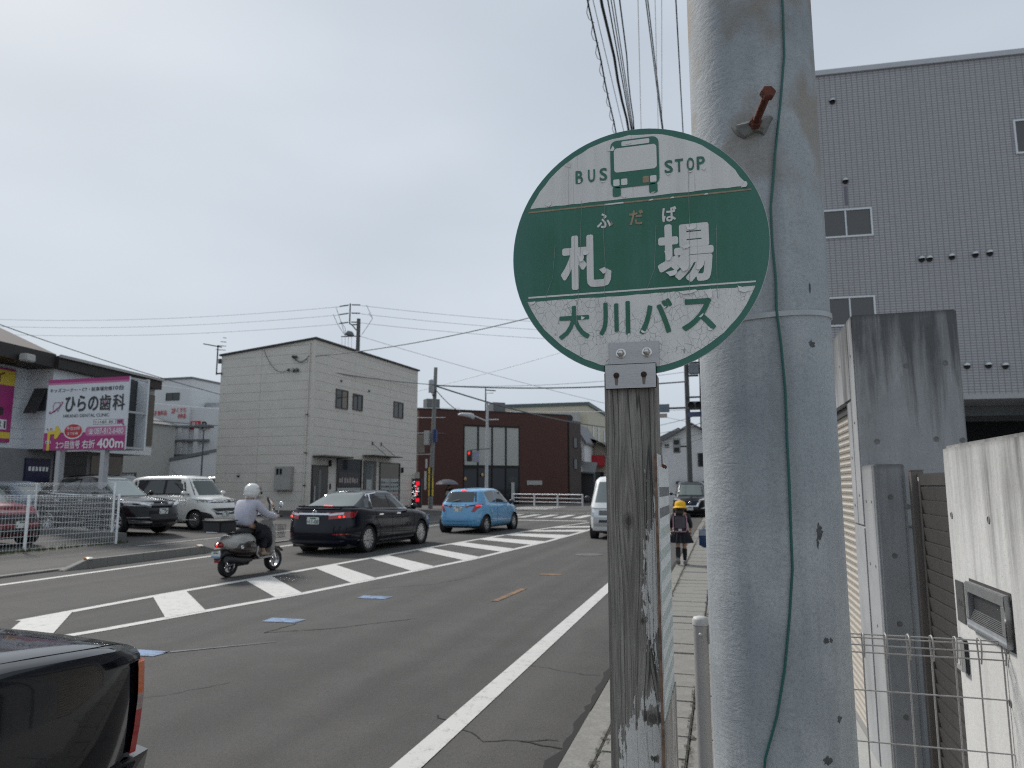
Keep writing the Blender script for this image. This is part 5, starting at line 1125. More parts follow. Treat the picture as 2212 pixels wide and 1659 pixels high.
def hand(par, p, d, m=M_SKIN, sc_=1.):
    """palm with four curled fingers and a thumb"""
    p = V(p); d = V(d).normalized(); s_ = d.cross(V((0, 0, 1))).normalized(); mb = MB(); mb.ball(p, .036 * sc_, .03 * sc_, .022 * sc_, 10, 6)
    for k, ln in enumerate((.05, .058, .054, .042)):
        a = p + d * .028 * sc_ + s_ * (k - 1.5) * .017 * sc_; b = a + d * ln * .55 * sc_ + V((0, 0, -.006)); e_ = b + d * ln * .2 * sc_ + V((0, 0, -ln * .5 * sc_)); mb.tube([a, b, e_], [.009 * sc_, .0085 * sc_, .007 * sc_], 6)
    mb.tube([p - s_ * .025 * sc_, p - s_ * .045 * sc_ + d * .02 * sc_, p - s_ * .035 * sc_ + d * .045 * sc_ + V((0, 0, -.012))], [.010 * sc_, .010 * sc_, .008 * sc_], 6); return mb.build('hand', m, par, smooth=60)
for sg in (1, -1): hand(ri, (.38, sg * .30, 1.045), (.5, 0, 0), mat('grey_glove', (.05, .05, .055), .8, var=.2))
V_ = [(-.22, 0, .84), (-.21, 0, 1.0), (-.14, 0, 1.20), (-.11, 0, 1.33)]; E_ = [(0, 1), (1, 2), (2, 3)]; Rr = [(.17, .20), (.165, .19), (.155, .19), (.08, .09)]
for sg in (1, -1):
    i = len(V_); V_ += [(-.12, sg * .20, 1.265), (.01, sg * .275, 1.09), (.14, sg * .29, 1.055), (.30, sg * .30, 1.03)]; E_ += [(2, i), (i, i + 1), (i + 1, i + 2), (i + 2, i + 3)]; Rr += [.09, .074, .064, .052]
skin('jacket', V_, E_, Rr, M_LAV, ri)
V_ = [(-.18, 0, .84)]; E_ = []; Rr = [(.17, .19)]
for sg in (1, -1):
    i = len(V_); V_ += [(-.08, sg * .10, .86), (.24, sg * .135, .80), (.19, sg * .125, .58), (.15, sg * .12, .44)]; E_ += [(0, i), (i, i + 1), (i + 1, i + 2), (i + 2, i + 3)]; Rr += [.105, .085, .068, .062]
skin('trousers', V_, E_, Rr, M_NAVY, ri)
loft([(.0, 0, .74, .22, .12), (.15, 0, .74, .235, .13), (.28, 0, .66, .23, .16), (.33, 0, .55, .2, .14)]).build('lap_cover', M_NAVY, ri, smooth=60)
for sg in (1, -1): loft([(.10, sg * .12, .35, .045, .035), (.18, sg * .12, .355, .05, .045), (.30, sg * .12, .335, .045, .028), (.35, sg * .12, .325, .03, .015)]).build('shoe', mat('tan_shoe', (.28, .22, .16), .7, var=.1), ri, smooth=50)
hm = MB(); rows = []
for i in range(15):
    th = math.pi * .80 * i / 14; rows.append([V((-.06 + .160 * math.sin(th) * math.cos(a) - .02 * (th > 1.9), .140 * math.sin(th) * math.sin(a), 1.50 + .150 * math.cos(th))) for a in [R(62) + (2 * math.pi - R(124)) * k / 26 if th > 1.15 else 2 * math.pi * k / 26 for k in range(27)]])
M_HELM = mat('helmet_white', (.66, .66, .64), .2, var=.03, coat=.8)
hm.grid(rows).build('helmet', M_HELM, ri, smooth=70)
MB().ball((-.05, 0, 1.49), .125, .118, .125).build('helmet_lining', M_BLACKP, ri, smooth=60)
MB().ball((.03, 0, 1.475), .075, .068, .095, 16, 12).build('face', M_SKIN, ri, smooth=60)
rows = [[V((-.05 + (.175) * math.cos(a), .150 * math.sin(a), 1.50 + .02 + .045 * j)) for a in [R(-58) + R(116) * k / 12 for k in range(13)]] for j in range(3)]
MB().grid(rows).build('helmet_peak', mat('peak_pinkgrey', (.36, .30, .30), .3, var=.05), ri, smooth=60)
for sg in (1, -1): MB().ball((.035, sg * .138, 1.47), .03, .012, .03).build('helmet_rivet', M_BLACKP, ri, smooth=60)

# ------------------------------------------------------------------ schoolchild seen from behind
ch = thing('person', 'schoolchild in yellow hat, black skirt and knee socks walking away along the gutter', 'person', (-.84, 15.45, .016), R(90))
def legs(par, hipz, step, m, kn=.06):
    return None
V_ = [(0, 0, .66), (0, 0, .76), (.01, 0, .90), (.02, 0, 1.0), (.02, 0, 1.07), (.03, 0, 1.17)]; E_ = [(0, 1), (1, 2), (2, 3), (3, 4), (4, 5)]; Rr = [(.085, .11), (.08, .095), (.085, .11), (.075, .1), (.032, .034), (.07, .07)]
i = 6; V_ += [(0, .06, .62), (-.01, .065, .37), (-.13, .065, .13), (-.10, .065, .055)]; E_ += [(0, 6), (6, 7), (7, 8), (8, 9)]; Rr += [.062, .042, .03, .026]
V_ += [(.02, -.06, .62), (.06, -.06, .35), (.06, -.06, .09), (.13, -.06, .035)]; E_ += [(0, 10), (10, 11), (11, 12), (12, 13)]; Rr += [.062, .042, .03, .026]
for sg in (1, -1):
    i = len(V_); V_ += [(.02, sg * .13, .98), (-.02, sg * .19, .83), (.04, sg * .19, .70), (.05, sg * .185, .66)]; E_ += [(3, i), (i, i + 1), (i + 1, i + 2), (i + 2, i + 3)]; Rr += [.042, .032, .026, .024]
skin('body', V_, E_, Rr, M_SKIN, ch)
V_ = [(0, 0, .70), (0, 0, .82), (.02, 0, .98)]; E_ = [(0, 1), (1, 2)]; Rr = [(.10, .13), (.10, .125), (.09, .12)]
for sg in (1, -1):
    i = len(V_); V_ += [(.02, sg * .135, .985), (-.02, sg * .195, .83), (.03, sg * .195, .73)]; E_ += [(2, i), (i, i + 1), (i + 1, i + 2)]; Rr += [.055, .046, .04]
skin('jacket', V_, E_, Rr, M_NAVY, ch)
sk = MB(); rows = []
for z, r in ((.74, .115), (.66, .15), (.54, .19), (.44, .225)): rows.append([V((math.cos(a) * r * .85, math.sin(a) * r, z)) * 1 for a in [2 * math.pi * k / 32 for k in range(33)]])
for j, row in enumerate(rows):
    for k, p in enumerate(row): f = 1 + .05 * j * math.cos(k * math.pi); row[k] = V((p.x * f, p.y * f, p.z))
sk.grid(rows).build('skirt', M_NAVY, ch, smooth=30)
for a, b, c_ in (((-.03, .065, .335), (-.10, .065, .19), (-.125, .065, .09)), ((.06, -.06, .32), (.06, -.06, .2), (.06, -.06, .09))): MB().tube([a, b, c_], [.05, .045, .034], 12).build('sock', mat('black_sock', (.012, .012, .014), .9, var=.1), ch, smooth=60)
M_SHOE = mat('grey_shoe', (.20, .20, .20), .7, var=.3, scale=30)
loft([(-.02, -.06, .04, .035, .035), (.06, -.06, .045, .042, .045), (.17, -.06, .03, .042, .028), (.20, -.06, .022, .02, .015)]).build('shoe', M_SHOE, ch, smooth=50)
loft([(-.22, .065, .13, .03, .03), (-.15, .065, .085, .042, .045), (-.06, .065, .035, .042, .032), (-.03, .065, .02, .02, .015)]).build('shoe', M_SHOE, ch, smooth=50)
MB().ball((.02, 0, 1.14), .092, .09, .095, 16, 12).build('hair', M_HAIR, ch, smooth=60); MB().ball((-.05, .02, 1.04), .045, .085, .07).build('hair_ends', M_HAIR, ch, smooth=60)
MB().lathe([(.155, -.035), (.14, -.012), (.112, .0), (.112, .05), (.095, .095), (.05, .115), (0, .12)], 28, Matrix.Translation((.015, 0, 1.165)) @ Matrix.Rotation(R(6), 4, 'Y')).build('hat', mat('yellow_hat', (.72, .40, .015), .8, var=.08, scale=20), ch, smooth=60)
for sg in (1, -1): hand(ch, (.05, sg * .185, .65), (0, 0, -1.0) if False else (.3, 0, -.2), M_SKIN, .75)
bp = thing('school_backpack', 'dark satchel with pink edging on the back of the schoolchild', 'backpack', (-.84, 15.45, .016), R(90))
MB().box(-.27, -.09, -.125, .125, .68, .985).build('bag_body', mat('satchel_dark', (.03, .026, .034), .45, var=.15, scale=20), bp, bevel=.03); MB().box(-.285, -.265, -.115, .115, .73, .985).build('bag_flap', mat('satchel_flap', (.055, .048, .06), .35, var=.1), bp, bevel=.02)
M_PINK = mat('satchel_pink', (.33, .18, .22), .5, var=.1)
MB().tube([(-.275, -.13, .985), (-.275, -.13, .70), (-.275, -.10, .675), (-.275, .10, .675), (-.275, .13, .70), (-.275, .13, .985)], .011, 6).build('bag_edging', M_PINK, bp); boxo('name_tag', mat('tag_pale', (.5, .45, .5), .6, var=0), bp, -.29, -.283, -.035, .035, .69, .73)
for y in (-.1, .1): MB().tube([(-.1, y, .97), (.02, y, 1.03), (.11, y, .95), (.10, y, .80), (-.08, y, .70)], .013, 6).build('strap', M_PINK, bp, smooth=60)
tb_ = thing('tote_bag', 'black bag hanging at the left hand of the schoolchild', 'bag', (-.84, 15.45, .016), R(90))
MB().box(-.05, .17, .22, .30, .36, .62).build('bag_body', M_NAVY, tb_, bevel=.025); MB().tube([(0, .26, .61), (.02, .22, .70), (.08, .20, .70), (.12, .26, .61)], .008, 6).build('bag_handle', M_NAVY, tb_)

# ------------------------------------------------------------------ second walker, mostly behind the concrete pole
def walker(label, loc, rz, H_, top, bottom, skinm=M_SKIN, arm_up=None, hair=True):
    t = thing('person', label, 'person', loc, rz); k = H_ / 1.65
    V_ = [(0, 0, .90), (0, 0, 1.05), (.01, 0, 1.25), (.01, 0, 1.36), (.01, 0, 1.44), (.02, 0, 1.56)]; E_ = [(0, 1), (1, 2), (2, 3), (3, 4), (4, 5)]; Rr = [(.1, .14), (.09, .12), (.1, .15), (.08, .12), (.045, .045), (.08, .075)]
    for sg, fx in ((1, .16), (-1, -.14)):
        i = len(V_); V_ += [(0, sg * .08, .84), (fx * .5, sg * .085, .47), (fx, sg * .085, .08), (fx + .11, sg * .085, .035)]; E_ += [(0, i), (i, i + 1), (i + 1, i + 2), (i + 2, i + 3)]; Rr += [.08, .055, .04, .03]
        j = len(V_); u = arm_up if (arm_up and sg == arm_up[0]) else None
        V_ += [(0, sg * .17, 1.33), (0 if u else -.03, sg * .22, 1.08), (.2 if u else .05, sg * (.15 if u else .22), 1.22 if u else .86)]; E_ += [(3, j), (j, j + 1), (j + 1, j + 2)]; Rr += [.055, .042, .032]
    S_ = lambda L_: [tuple(c_ * k for c_ in p) for p in L_]
    skin('body', S_(V_), E_, [tuple(c_ * k for c_ in r) if isinstance(r, tuple) else r * k for r in Rr], skinm, t)
    V2 = [(0, 0, .88), (0, 0, 1.05), (.01, 0, 1.25), (.01, 0, 1.37)]; E2 = [(0, 1), (1, 2), (2, 3)]; R2 = [(.13, .17), (.115, .145), (.12, .17), (.08, .1)]
    for sg in (1, -1):
        i = len(V2); u = arm_up if (arm_up and sg == arm_up[0]) else None; V2 += [(0, sg * .175, 1.33), (0 if u else -.03, sg * .225, 1.10)] + ([(.14, sg * .17, 1.19)] if u else [(.0, sg * .225, .98)]); E2 += [(2, i), (i, i + 1), (i + 1, i + 2)]; R2 += [.07, .055, .05]
    skin('top', S_(V2), E2, [tuple(c_ * k for c_ in r) if isinstance(r, tuple) else r * k for r in R2], top, t)
    V3 = [(0, 0, .88)]; E3 = []; R3 = [(.12, .16)]
    for sg, fx in ((1, .16), (-1, -.14)):
        i = len(V3); V3 += [(0, sg * .085, .80), (fx * .5, sg * .09, .47), (fx, sg * .09, .14)]; E3 += [(0, i), (i, i + 1), (i + 1, i + 2)]; R3 += [.10, .075, .06]
    skin('trousers', S_(V3), E3, [tuple(c_ * k for c_ in r) if isinstance(r, tuple) else r * k for r in R3], bottom, t)
    for sg, fx in ((1, .16), (-1, -.14)): loft([((fx - .05) * k, sg * .085 * k, .04, .04, .04), ((fx + .05) * k, sg * .085 * k, .045, .045, .045), ((fx + .2) * k, sg * .085 * k, .025, .035, .02)]).build('shoe', M_BLACKP, t, smooth=50)
    MB().ball((.0, 0, 1.575 * k), .10 * k, .095 * k, .115 * k, 14, 10).build('hair', M_HAIR, t, smooth=60)
    return t
walker('person in a white short-sleeved top half hidden by the concrete pole', (-.02, 15.9, .02), R(90), 1.45, mat('white_cloth', (.62, .62, .62), .9, var=.1, scale=15), mat('grey_cloth', (.1, .1, .11), .9, var=.2))
bb = thing('blue_bag', 'blue bag held beside the concrete pole ahead of the schoolchild', 'bag', (-.32, 15.9, .02), 0)
loft([(-.18, 0, .52, .06, .16), (-.1, 0, .50, .09, .19), (.08, 0, .50, .09, .19), (.16, 0, .52, .06, .16)]).build('bag_body', mat('bag_blue', (.012, .045, .12), .6, var=.2, scale=12), bb, smooth=40); boxo('bag_panel', mat('bag_pale', (.22, .26, .30), .4, var=.2), bb, -.17, .14, -.097, -.09, .56, .66)
MB().tube([(-.1, 0, .66), (-.02, 0, .80), (.08, 0, .66)], .01, 6).build('bag_handle', M_NAVY, bb)
# ------------------------------------------------------------------ person under an umbrella beyond the blue car
uw = walker('person in dark clothes walking under a grey umbrella beyond the blue car', (-16.6, 43.4, .06), R(70), 1.68, mat('dark_coat', (.02, .018, .02), .9, var=.2), mat('black_trousers', (.012, .012, .013), .9, var=.2), arm_up=(-1,))
ub = thing('umbrella', 'grey-violet umbrella held over the person beyond the blue car', 'umbrella', (-16.72, 43.35, 1.3), 0)
mb = MB(); rows = []
for i in range(9):
    th = R(62) * i / 8; rows.append([V((.88 * math.sin(th) * math.cos(a) * (1 - .05 * (k % 2) * i / 8), .88 * math.sin(th) * math.sin(a) * (1 - .05 * (k % 2) * i / 8), .30 + .62 * math.cos(th) - .2)) for k, a in enumerate([2 * math.pi * q / 16 for q in range(17)])])
mb.grid(rows).build('canopy', mat('umbrella_cloth', (.12, .115, .14), .6, var=.1), ub, smooth=20); MB().tube([(0, 0, -.12), (0, 0, .76)], .008, 6).build('shaft', M_BLACKP, ub)
for k in range(8):
    a = 2 * math.pi * k / 8; MB().tube([(.88 * math.sin(R(62) * i / 4) * math.cos(a), .88 * math.sin(R(62) * i / 4) * math.sin(a), .09 + .62 * math.cos(R(62) * i / 4)) for i in range(5)], .004, 4).build('rib', M_CHROME, ub)
wb_ = loft([(-.10, 0, .0, .04, .12), (0, 0, 0, .08, .2), (.1, 0, 0, .04, .12)]).build('shoulder_bag', mat('cream_bag', (.42, .40, .36), .8, var=.1), None, smooth=50); wb_.location = (-16.55, 43.05, 1.12); tag(wb_, 'cream shoulder bag on the person under the umbrella', 'bag')
# ================================================================== billboard
M_SIGNW = mat('board_white', (.66, .69, .72), .45, var=.05, scale=2); M_MAG = mat('board_magenta', (.38, .03, .18), .45, var=.06); M_PNK = mat('board_pink', (.52, .17, .33), .45, var=.05); M_INK = mat('board_ink', (.03, .035, .035), .5, var=0)
M_YEL = mat('board_yellow', (.72, .55, .05), .45, var=.05); M_RED = mat('board_red', (.50, .025, .035), .45, var=.05); M_WHT = mat('board_print_white', (.78, .78, .79), .5, var=0); M_POSTG = mat('post_grey_paint', (.44, .445, .46), .45, .1, .08, 3); M_DGREY = mat('dark_grey_metal', (.06, .065, .07), .5, .3, .1, 4)
bi = thing('billboard', 'large pink and white dental clinic billboard on two grey posts', 'billboard', (-18.6, 17.6, .35)); U0, Vv0, BW, BH = -20.13, 2.68, 3.09, 2.2
for x in (-19.54, -17.85): boxo('post', M_POSTG, bi, x - .085, x + .085, 17.62, 17.80, .2, 2.68, .006, True)
boxo('front_board', M_SIGNW, bi, U0, U0 + BW, 17.60, 17.66, Vv0, Vv0 + BH, 0, True); boxo('back_board', M_SIGNW, bi, U0, U0 + BW, 18.36, 18.42, Vv0, Vv0 + BH, 0, True)
for z in (Vv0 + .02, Vv0 + 1.1, Vv0 + BH - .08):
    for x in (U0 + .03, U0 + BW - .07): boxo('frame_bar', M_POSTG, bi, x, x + .05, 17.66, 18.36, z, z + .06, 0, True)
boxo('frame_panel', M_DGREY, bi, U0 + BW - .45, U0 + BW - .4, 17.66, 18.36, Vv0 + .03, Vv0 + BH - .03, 0, True)
def bp_(name, poly, m, lay=1, label=None):
    o = MB().prism([(U0 + u * BW, Vv0 + v * BH) for u, v in poly], 0, .002, Matrix(((1, 0, 0, 0), (0, 0, -1, 17.6 - .003 * lay + .003), (0, 1, 0, 0), (0, 0, 0, 1)))).build(name, m, bi, world=True); return o
def R_(u0, v0, u1, v1): return [(u0, v0), (u1, v0), (u1, v1), (u0, v1)]
def el(u, v, a, b, n=36): return [(u + a * math.cos(2 * math.pi * i / n), v + b * math.sin(2 * math.pi * i / n)) for i in range(n)]
def bt(s, u0, v0, u1, v1, m, bold=.01, lay=4): text(s, m, bi, (U0 + u0 * BW, Vv0 + v0 * BH, U0 + u1 * BW, Vv0 + v1 * BH), (0, 17.6 - .003 * lay, 0), bold=bold)
bp_('printed_band', R_(0, .925, 1, .952), M_PNK); bp_('printed_band', R_(0, .952, 1, 1), M_MAG); bp_('printed_band', R_(0, 0, 1, .245), M_MAG)
ph = [(1, .19), (1, .318)] + [(.545 + .03 * math.cos(R(a)), .254 + .064 * math.sin(R(a))) for a in range(90, 271, 15)]; bp_('printed_band', ph, M_PNK, 2)
bt('キッズコーナー・CT・駐車場完備', .03, .815, .80, .872, M_INK); bt('10台', .815, .815, .945, .885, M_INK)
bt('ひらの', .24, .54, .645, .755, M_INK, .028); bt('歯', .665, .54, .80, .755, M_INK, .02); bt('科', .825, .54, .965, .755, M_INK, .02); bp_('printed_star', [(.733, .625), (.742, .64), (.755, .65), (.742, .66), (.733, .685), (.724, .66), (.711, .65), (.724, .64)], M_PNK, 6)
bt('HIRANO DENTAL CLINIC', .225, .455, .79, .50, M_INK, .0)
bp_('printed_box', R_(.605, .345, .875, .415), M_INK, 1); bp_('printed_box', R_(.61, .35, .87, .41), M_WHT, 2); bt('ひらの歯科  高松', .62, .36, .85, .40, M_INK, 0); bp_('printed_box', R_(.885, .345, .97, .415), M_PNK, 1); bt('検索', .90, .362, .955, .40, M_INK, 0); bp_('printed_pointer', [(.955, .365), (.985, .325), (.965, .33)], M_INK, 5)
tooth = [(.09, .565), (.085, .62), (.095, .665), (.115, .675), (.135, .668), (.155, .675), (.17, .66), (.172, .61), (.16, .565), (.15, .54), (.14, .575), (.125, .58), (.112, .54), (.10, .54)]
for a, b in zip(tooth, tooth[1:] + tooth[:1]):
    MB().tube([(U0 + a[0] * BW, 17.594, Vv0 + a[1] * BH), (U0 + b[0] * BW, 17.594, Vv0 + b[1] * BH)], .008, 4).build('printed_line', mat('board_violet', (.20, .12, .18), .5, var=0), bi, world=True)
MB().tube([(U0 + (.125 + .095 * math.cos(t) * .85 + .0 * math.sin(t)) * BW, 17.592, Vv0 + (.60 + .075 * math.cos(t - .15) + .02 * math.sin(t)) * BH) for t in [R(150) + R(270) * i / 20 for i in range(21)]], [.004 + .014 * abs(math.sin(math.pi * i / 20 + .3)) for i in range(21)], 5).build('printed_swoosh', M_MAG, bi, world=True)
bp_('printed_oval', el(.365, .26, .12, .108), M_WHT, 3); bp_('printed_oval', el(.365, .265, .11, .095), M_RED, 4); bt('平日20時', .285, .275, .45, .325, M_WHT, .01, 6); bt('まで診療', .30, .21, .43, .25, M_WHT, .01, 6)
bt('☎', .555, .215, .62, .285, M_WHT, .02, 4); bt('087-812-6480', .63, .213, .975, .295, M_WHT, .01, 4); bt('2つ目', .165, .022, .325, .12, M_WHT, .02, 4); bt('信号', .335, .022, .46, .13, M_WHT, .02, 4); bt('右折', .49, .022, .645, .135, M_WHT, .02, 4); bt('400m', .675, .022, .985, .15, M_WHT, .025, 4)
bp_('printed_arrow', [(.048, 0), (.082, 0), (.082, .225), (.135, .225), (.135, .165), (.16, .155), (.215, .25), (.165, .35), (.14, .33), (.135, .275), (.055, .275), (.048, .25)], M_YEL, 5)
for v in (.30, .115): bp_('printed_signal', R_(.03, v - .018, .10, v + .018), M_WHT, 6); bp_('printed_signal', R_(.035, v - .012, .055, v + .012), mat('print_green', (.05, .25, .15), .5, var=0), 7); bp_('printed_signal', R_(.075, v - .012, .095, v + .012), M_RED, 7)

# ================================================================== white mesh fences on the left
M_FW = mat('fence_white', (.78, .80, .80), .4, .05, .06, 6)
def lfence(label, a, b, z0, h, posts, grp):
    t = thing('mesh_fence', label, 'fence', (a[0], a[1], z0), 0, grp); a3, b3 = V((a[0], a[1], z0)), V((b[0], b[1], z0)); d = b3 - a3
    for f in posts:
        p = a3 + d * f; MB().lathe([(.03, 0), (.03, h + .03), (.02, h + .05), (0, h + .052)], 12, Matrix.Translation(p)).build('post', M_FW, t, world=True, smooth=40)
    nrm = V((-d.y, d.x, 0)).normalized() * .02
    for k in range(9):
        z = .04 + (h - .08) * k / 8; MB().tube([a3 + V((0, 0, z)), b3 + V((0, 0, z))], .0048, 5).build('wire', M_FW, t, world=True)
    for s_ in (.04, -.0): MB().tube([a3 + nrm + V((0, 0, h + s_)), b3 + nrm + V((0, 0, h + s_))], .006, 5).build('wire', M_FW, t, world=True)
    n = int(d.length / .075); me = None
    for i in range(1, n):
        p = a3 + d * (i / n)
        if me is None:
            o = MB().tube([(0, 0, 0), (0, 0, h - .03), (nrm.x, nrm.y, h + .04), (0, 0, h + .02)], .0032, 4).build('upright_wire', M_FW, t); me = o.data
        else: o = bpy.data.objects.new('upright_wire', me); COL.objects.link(o); o.parent = t
        o.location = p - a3
    return t
lfence('white wire mesh fence nearest the road at the left edge', (-15.75, 10.6), (-15.15, 15.6), .12, 1.22, (.05, .53, 1.), 'white mesh fences')
lfence('white wire mesh fence on a low concrete kerb under the billboard', (-15.95, 16.25), (-24.2, 18.7), .36, 1.28, (.0, .5, 1.), 'white mesh fences')
kb = thing('low_wall', 'low rough concrete kerb wall under the billboard fence', 'low wall', (-15.8, 16.2, 0)); Mk = Matrix.Translation((-15.85, 16.22, 0)) @ Matrix.Rotation(math.atan2(2.45, -8.25), 4, 'Z')
MB().box(-.12, 8.8, -.13, .13, .0, .36, Mk).build('wall', concrete('kerb_wall_concrete', .22, .3, .5, scale=3), kb, world=True, bevel=.015)
MB().box(-.38, -.13, -.16, .14, .0, .35, Mk).build('end_block', concrete('rough_block', .17, .3, .4, scale=8), kb, world=True, bevel=.02)

# ================================================================== beige two-storey building
A_, HB = V((-19.49, 31.9, 0)), 9.02
be = thing('beige_building', 'beige two-storey building clad in horizontal siding with a shop front', 'building', A_, math.atan2(.9971, .0759))
LX, LY, ZB = 11.07, 5.9, .10; hz = lambda y: HB - .50 * y / LY
M_SID = mat('beige_siding', (.64, .605, .55), .7, var=.07, scale=1.2, bump=.25, bscale=35, stretch=(1, 1, 2)); M_SIDG = mat('siding_joint', (.42, .40, .37), .85, var=.1); M_BROWNT = mat('brown_trim', (.07, .06, .052), .5, .2, .1)
mb = MB(); mb.add([(.02, .02, ZB), (LX - .02, .02, ZB), (LX - .02, LY - .02, ZB), (.02, LY - .02, ZB), (.02, .02, hz(0) - .06), (LX - .02, .02, hz(0) - .06), (LX - .02, LY - .02, hz(LY) - .06), (.02, LY - .02, hz(LY) - .06)], [(0, 1, 5, 4), (1, 2, 6, 5), (2, 3, 7, 6), (3, 0, 4, 7), (4, 5, 6, 7)]); mb.build('wall', M_SIDG, be)
RH = .4625; g_ = .011; nrow = int((HB - .45) / RH) + 1
def panel(pts): return MB().add(pts, [(0, 1, 2, 3), (7, 6, 5, 4), (0, 4, 5, 1), (1, 5, 6, 2), (2, 6, 7, 3), (3, 7, 4, 0)]).build('siding_panel', M_SID, be)
for k in range(nrow):
    z0 = .40 + k * RH; z1 = min(z0 + RH - g_, HB - .07)
    if z1 - z0 < .1: continue
    for x0, x1 in ((.13, 3.70), (3.715, 7.59), (7.605, LX)):            # road-side wall
        panel([(x0, .0, z0), (x1, .0, z0), (x1, .0, z1), (x0, .0, z1), (x0, .022, z0), (x1, .022, z0), (x1, .022, z1), (x0, .022, z1)])
    for y0, y1 in ((.13, 3.27), (3.285, LY)):                           # wall facing the camera, cut by the roof slope
        a = min(z1, hz(y0) - .07); b = min(z1, hz(y1) - .07)
        if b - z0 < .02: b = z0 + .02
        if a - z0 < .05 or b < z0: continue
        panel([(.0, y0, z0), (.0, y1, z0), (.0, y1, b), (.0, y0, a), (.022, y0, z0), (.022, y1, z0), (.022, y1, b), (.022, y0, a)])
MB().box(-.012, .13, -.012, .13, .35, HB - .07).build('corner_trim', M_SID, be); boxo('plinth', mat('plinth_grey', (.14, .135, .13), .9, var=.15), be, .01, LX, .012, LY, .0, .38)
mb = MB(); e_ = .10
mb.add([(-e_, -e_, hz(-e_) - .06), (LX + e_, -e_, hz(-e_) - .06), (LX + e_, LY + e_, hz(LY + e_) - .06), (-e_, LY + e_, hz(LY + e_) - .06), (-e_, -e_, hz(-e_) + .03), (LX + e_, -e_, hz(-e_) + .03), (LX + e_, LY + e_, hz(LY + e_) + .03), (-e_, LY + e_, hz(LY + e_) + .03)], [(0, 1, 5, 4), (1, 2, 6, 5), (2, 3, 7, 6), (3, 0, 4, 7), (4, 5, 6, 7), (3, 2, 1, 0)]); mb.build('roof', mat('roof_dark', (.045, .043, .042), .6, .2, .1), be)
M_WGL = glassy('window_glass', (.02, .024, .026), 1.6); M_WGLB = glassy('window_amber_blind', (.16, .125, .085), 1.5)
def win(par, x0, x1, z0, z1, panes=2, fm=M_BROWNT, fw=.06, out=.05, gm=None, nm='window', ax='y', pos=0., mats=None):
    """framed window on a wall plane; ax 'y' = wall along local x facing -y, ax 'x' = wall along local y facing -x"""
    def B(a0, a1, d0, d1, zz0, zz1): return (a0, a1, pos + d0, pos + d1, zz0, zz1) if ax == 'y' else (pos + d0, pos + d1, a0, a1, zz0, zz1)
    fr = MB()
    for q in ((x0 - fw, x1 + fw, z1, z1 + fw), (x0 - fw, x1 + fw, z0 - fw, z0), (x0 - fw, x0, z0, z1), (x1, x1 + fw, z0, z1)): fr.box(*B(q[0], q[1], -out, .03, q[2], q[3]))
    for i in range(1, panes): xm = x0 + (x1 - x0) * i / panes; fr.box(*B(xm - fw * .4, xm + fw * .4, -out * .8, .02, z0, z1))
    f = fr.build(nm, fm, par)
    for i in range(panes):
        a0 = x0 + (x1 - x0) * i / panes; a1 = x0 + (x1 - x0) * (i + 1) / panes
        MB().box(*B(a0 + .005, a1 - .005, -out * .35, -out * .2, z0, z1)).build('pane', (mats[i] if mats else None) or gm or M_WGL, f)
    return f
win(be, 1.98, 3.0, 5.72, 6.62, 2, mats=[M_WGL, M_WGLB]); win(be, 3.60, 4.46, 5.78, 6.56, 2); win(be, 8.06, 9.12, 5.75, 6.62, 2)
# shop front
M_DOORD = mat('door_brown_grey', (.085, .08, .074), .45, .2, .08)
dr = boxo('door', M_DOORD, be, .12, 1.38, -.05, .03, .36, 2.55, .006); boxo('door_light', mat('door_light_grey', (.16, .165, .17), .2, var=.05), dr, .62, .82, -.058, -.05, .5, 2.4); boxo('door_handle', M_POSTG, dr, .24, .28, -.12, -.06, .8, 1.6, .004)
boxo('door_frame', M_BROWNT, be, .04, 1.46, -.03, .0, .36, 2.64)
boxo('canopy', M_BROWNT, be, .10, 2.66, -.75, .0, 3.02, 3.10, .01); boxo('canopy', M_BROWNT, be, 4.70, 7.87, -.8, .0, 3.24, 3.30, .01)
w1 = win(be, 2.28, 4.55, .55, 2.98, 1, gm=glassy('shop_glass', (.03, .032, .036), 1.55), out=.06); boxo('window_notice', mat('notice_pale', (.36, .39, .38), .4, var=.08), w1, 2.30, 4.53, -.036, -.030, .6, 1.50); boxo('window_notice', mat('notice_dark', (.03, .028, .035), .4, var=.2), w1, 2.36, 4.45, -.036, -.030, 1.55, 2.30)
r5 = random.Random(2)
for k in range(8): boxo('notice_print', mat('print_pale_pink', (.36, .30, .29), .6, var=0), w1, 2.44 + k * .24, 2.44 + k * .24 + r5.uniform(.1, .2), -.040, -.037, 1.72 + r5.uniform(0, .06), 1.98 + r5.uniform(0, .08))
d2 = boxo('door', M_DOORD, be, 4.82, 6.12, -.06, .03, .36, 3.0, .006); boxo('door_pane', glassy('door_glass', (.10, .12, .12), 1.5), d2, 5.0, 5.75, -.068, -.06, .55, 2.85); boxo('door_notice', mat('notice_pale', (.36, .39, .38)), d2, 5.08, 5.62, -.074, -.069, .7, 1.95)
w2 = win(be, 6.6, 8.85, .55, 2.9, 1, gm=glassy('shop_glass_dark', (.018, .02, .024), 1.5), out=.06); 
for x0, x1 in ((6.68, 7.72), (7.78, 8.78)):
    boxo('window_notice', mat('notice_pale', (.36, .39, .38)), w2, x0, x1, -.036, -.030, .6, 2.02)
    for j in range(5):
        for k in range(4): boxo('notice_print', M_INK if j != 3 else M_RED, w2, x0 + .08 + k * .23, x0 + .08 + k * .23 + r5.uniform(.09, .19), -.040, -.037, 1.74 - j * .24, 1.74 - j * .24 + r5.uniform(.07, .13))
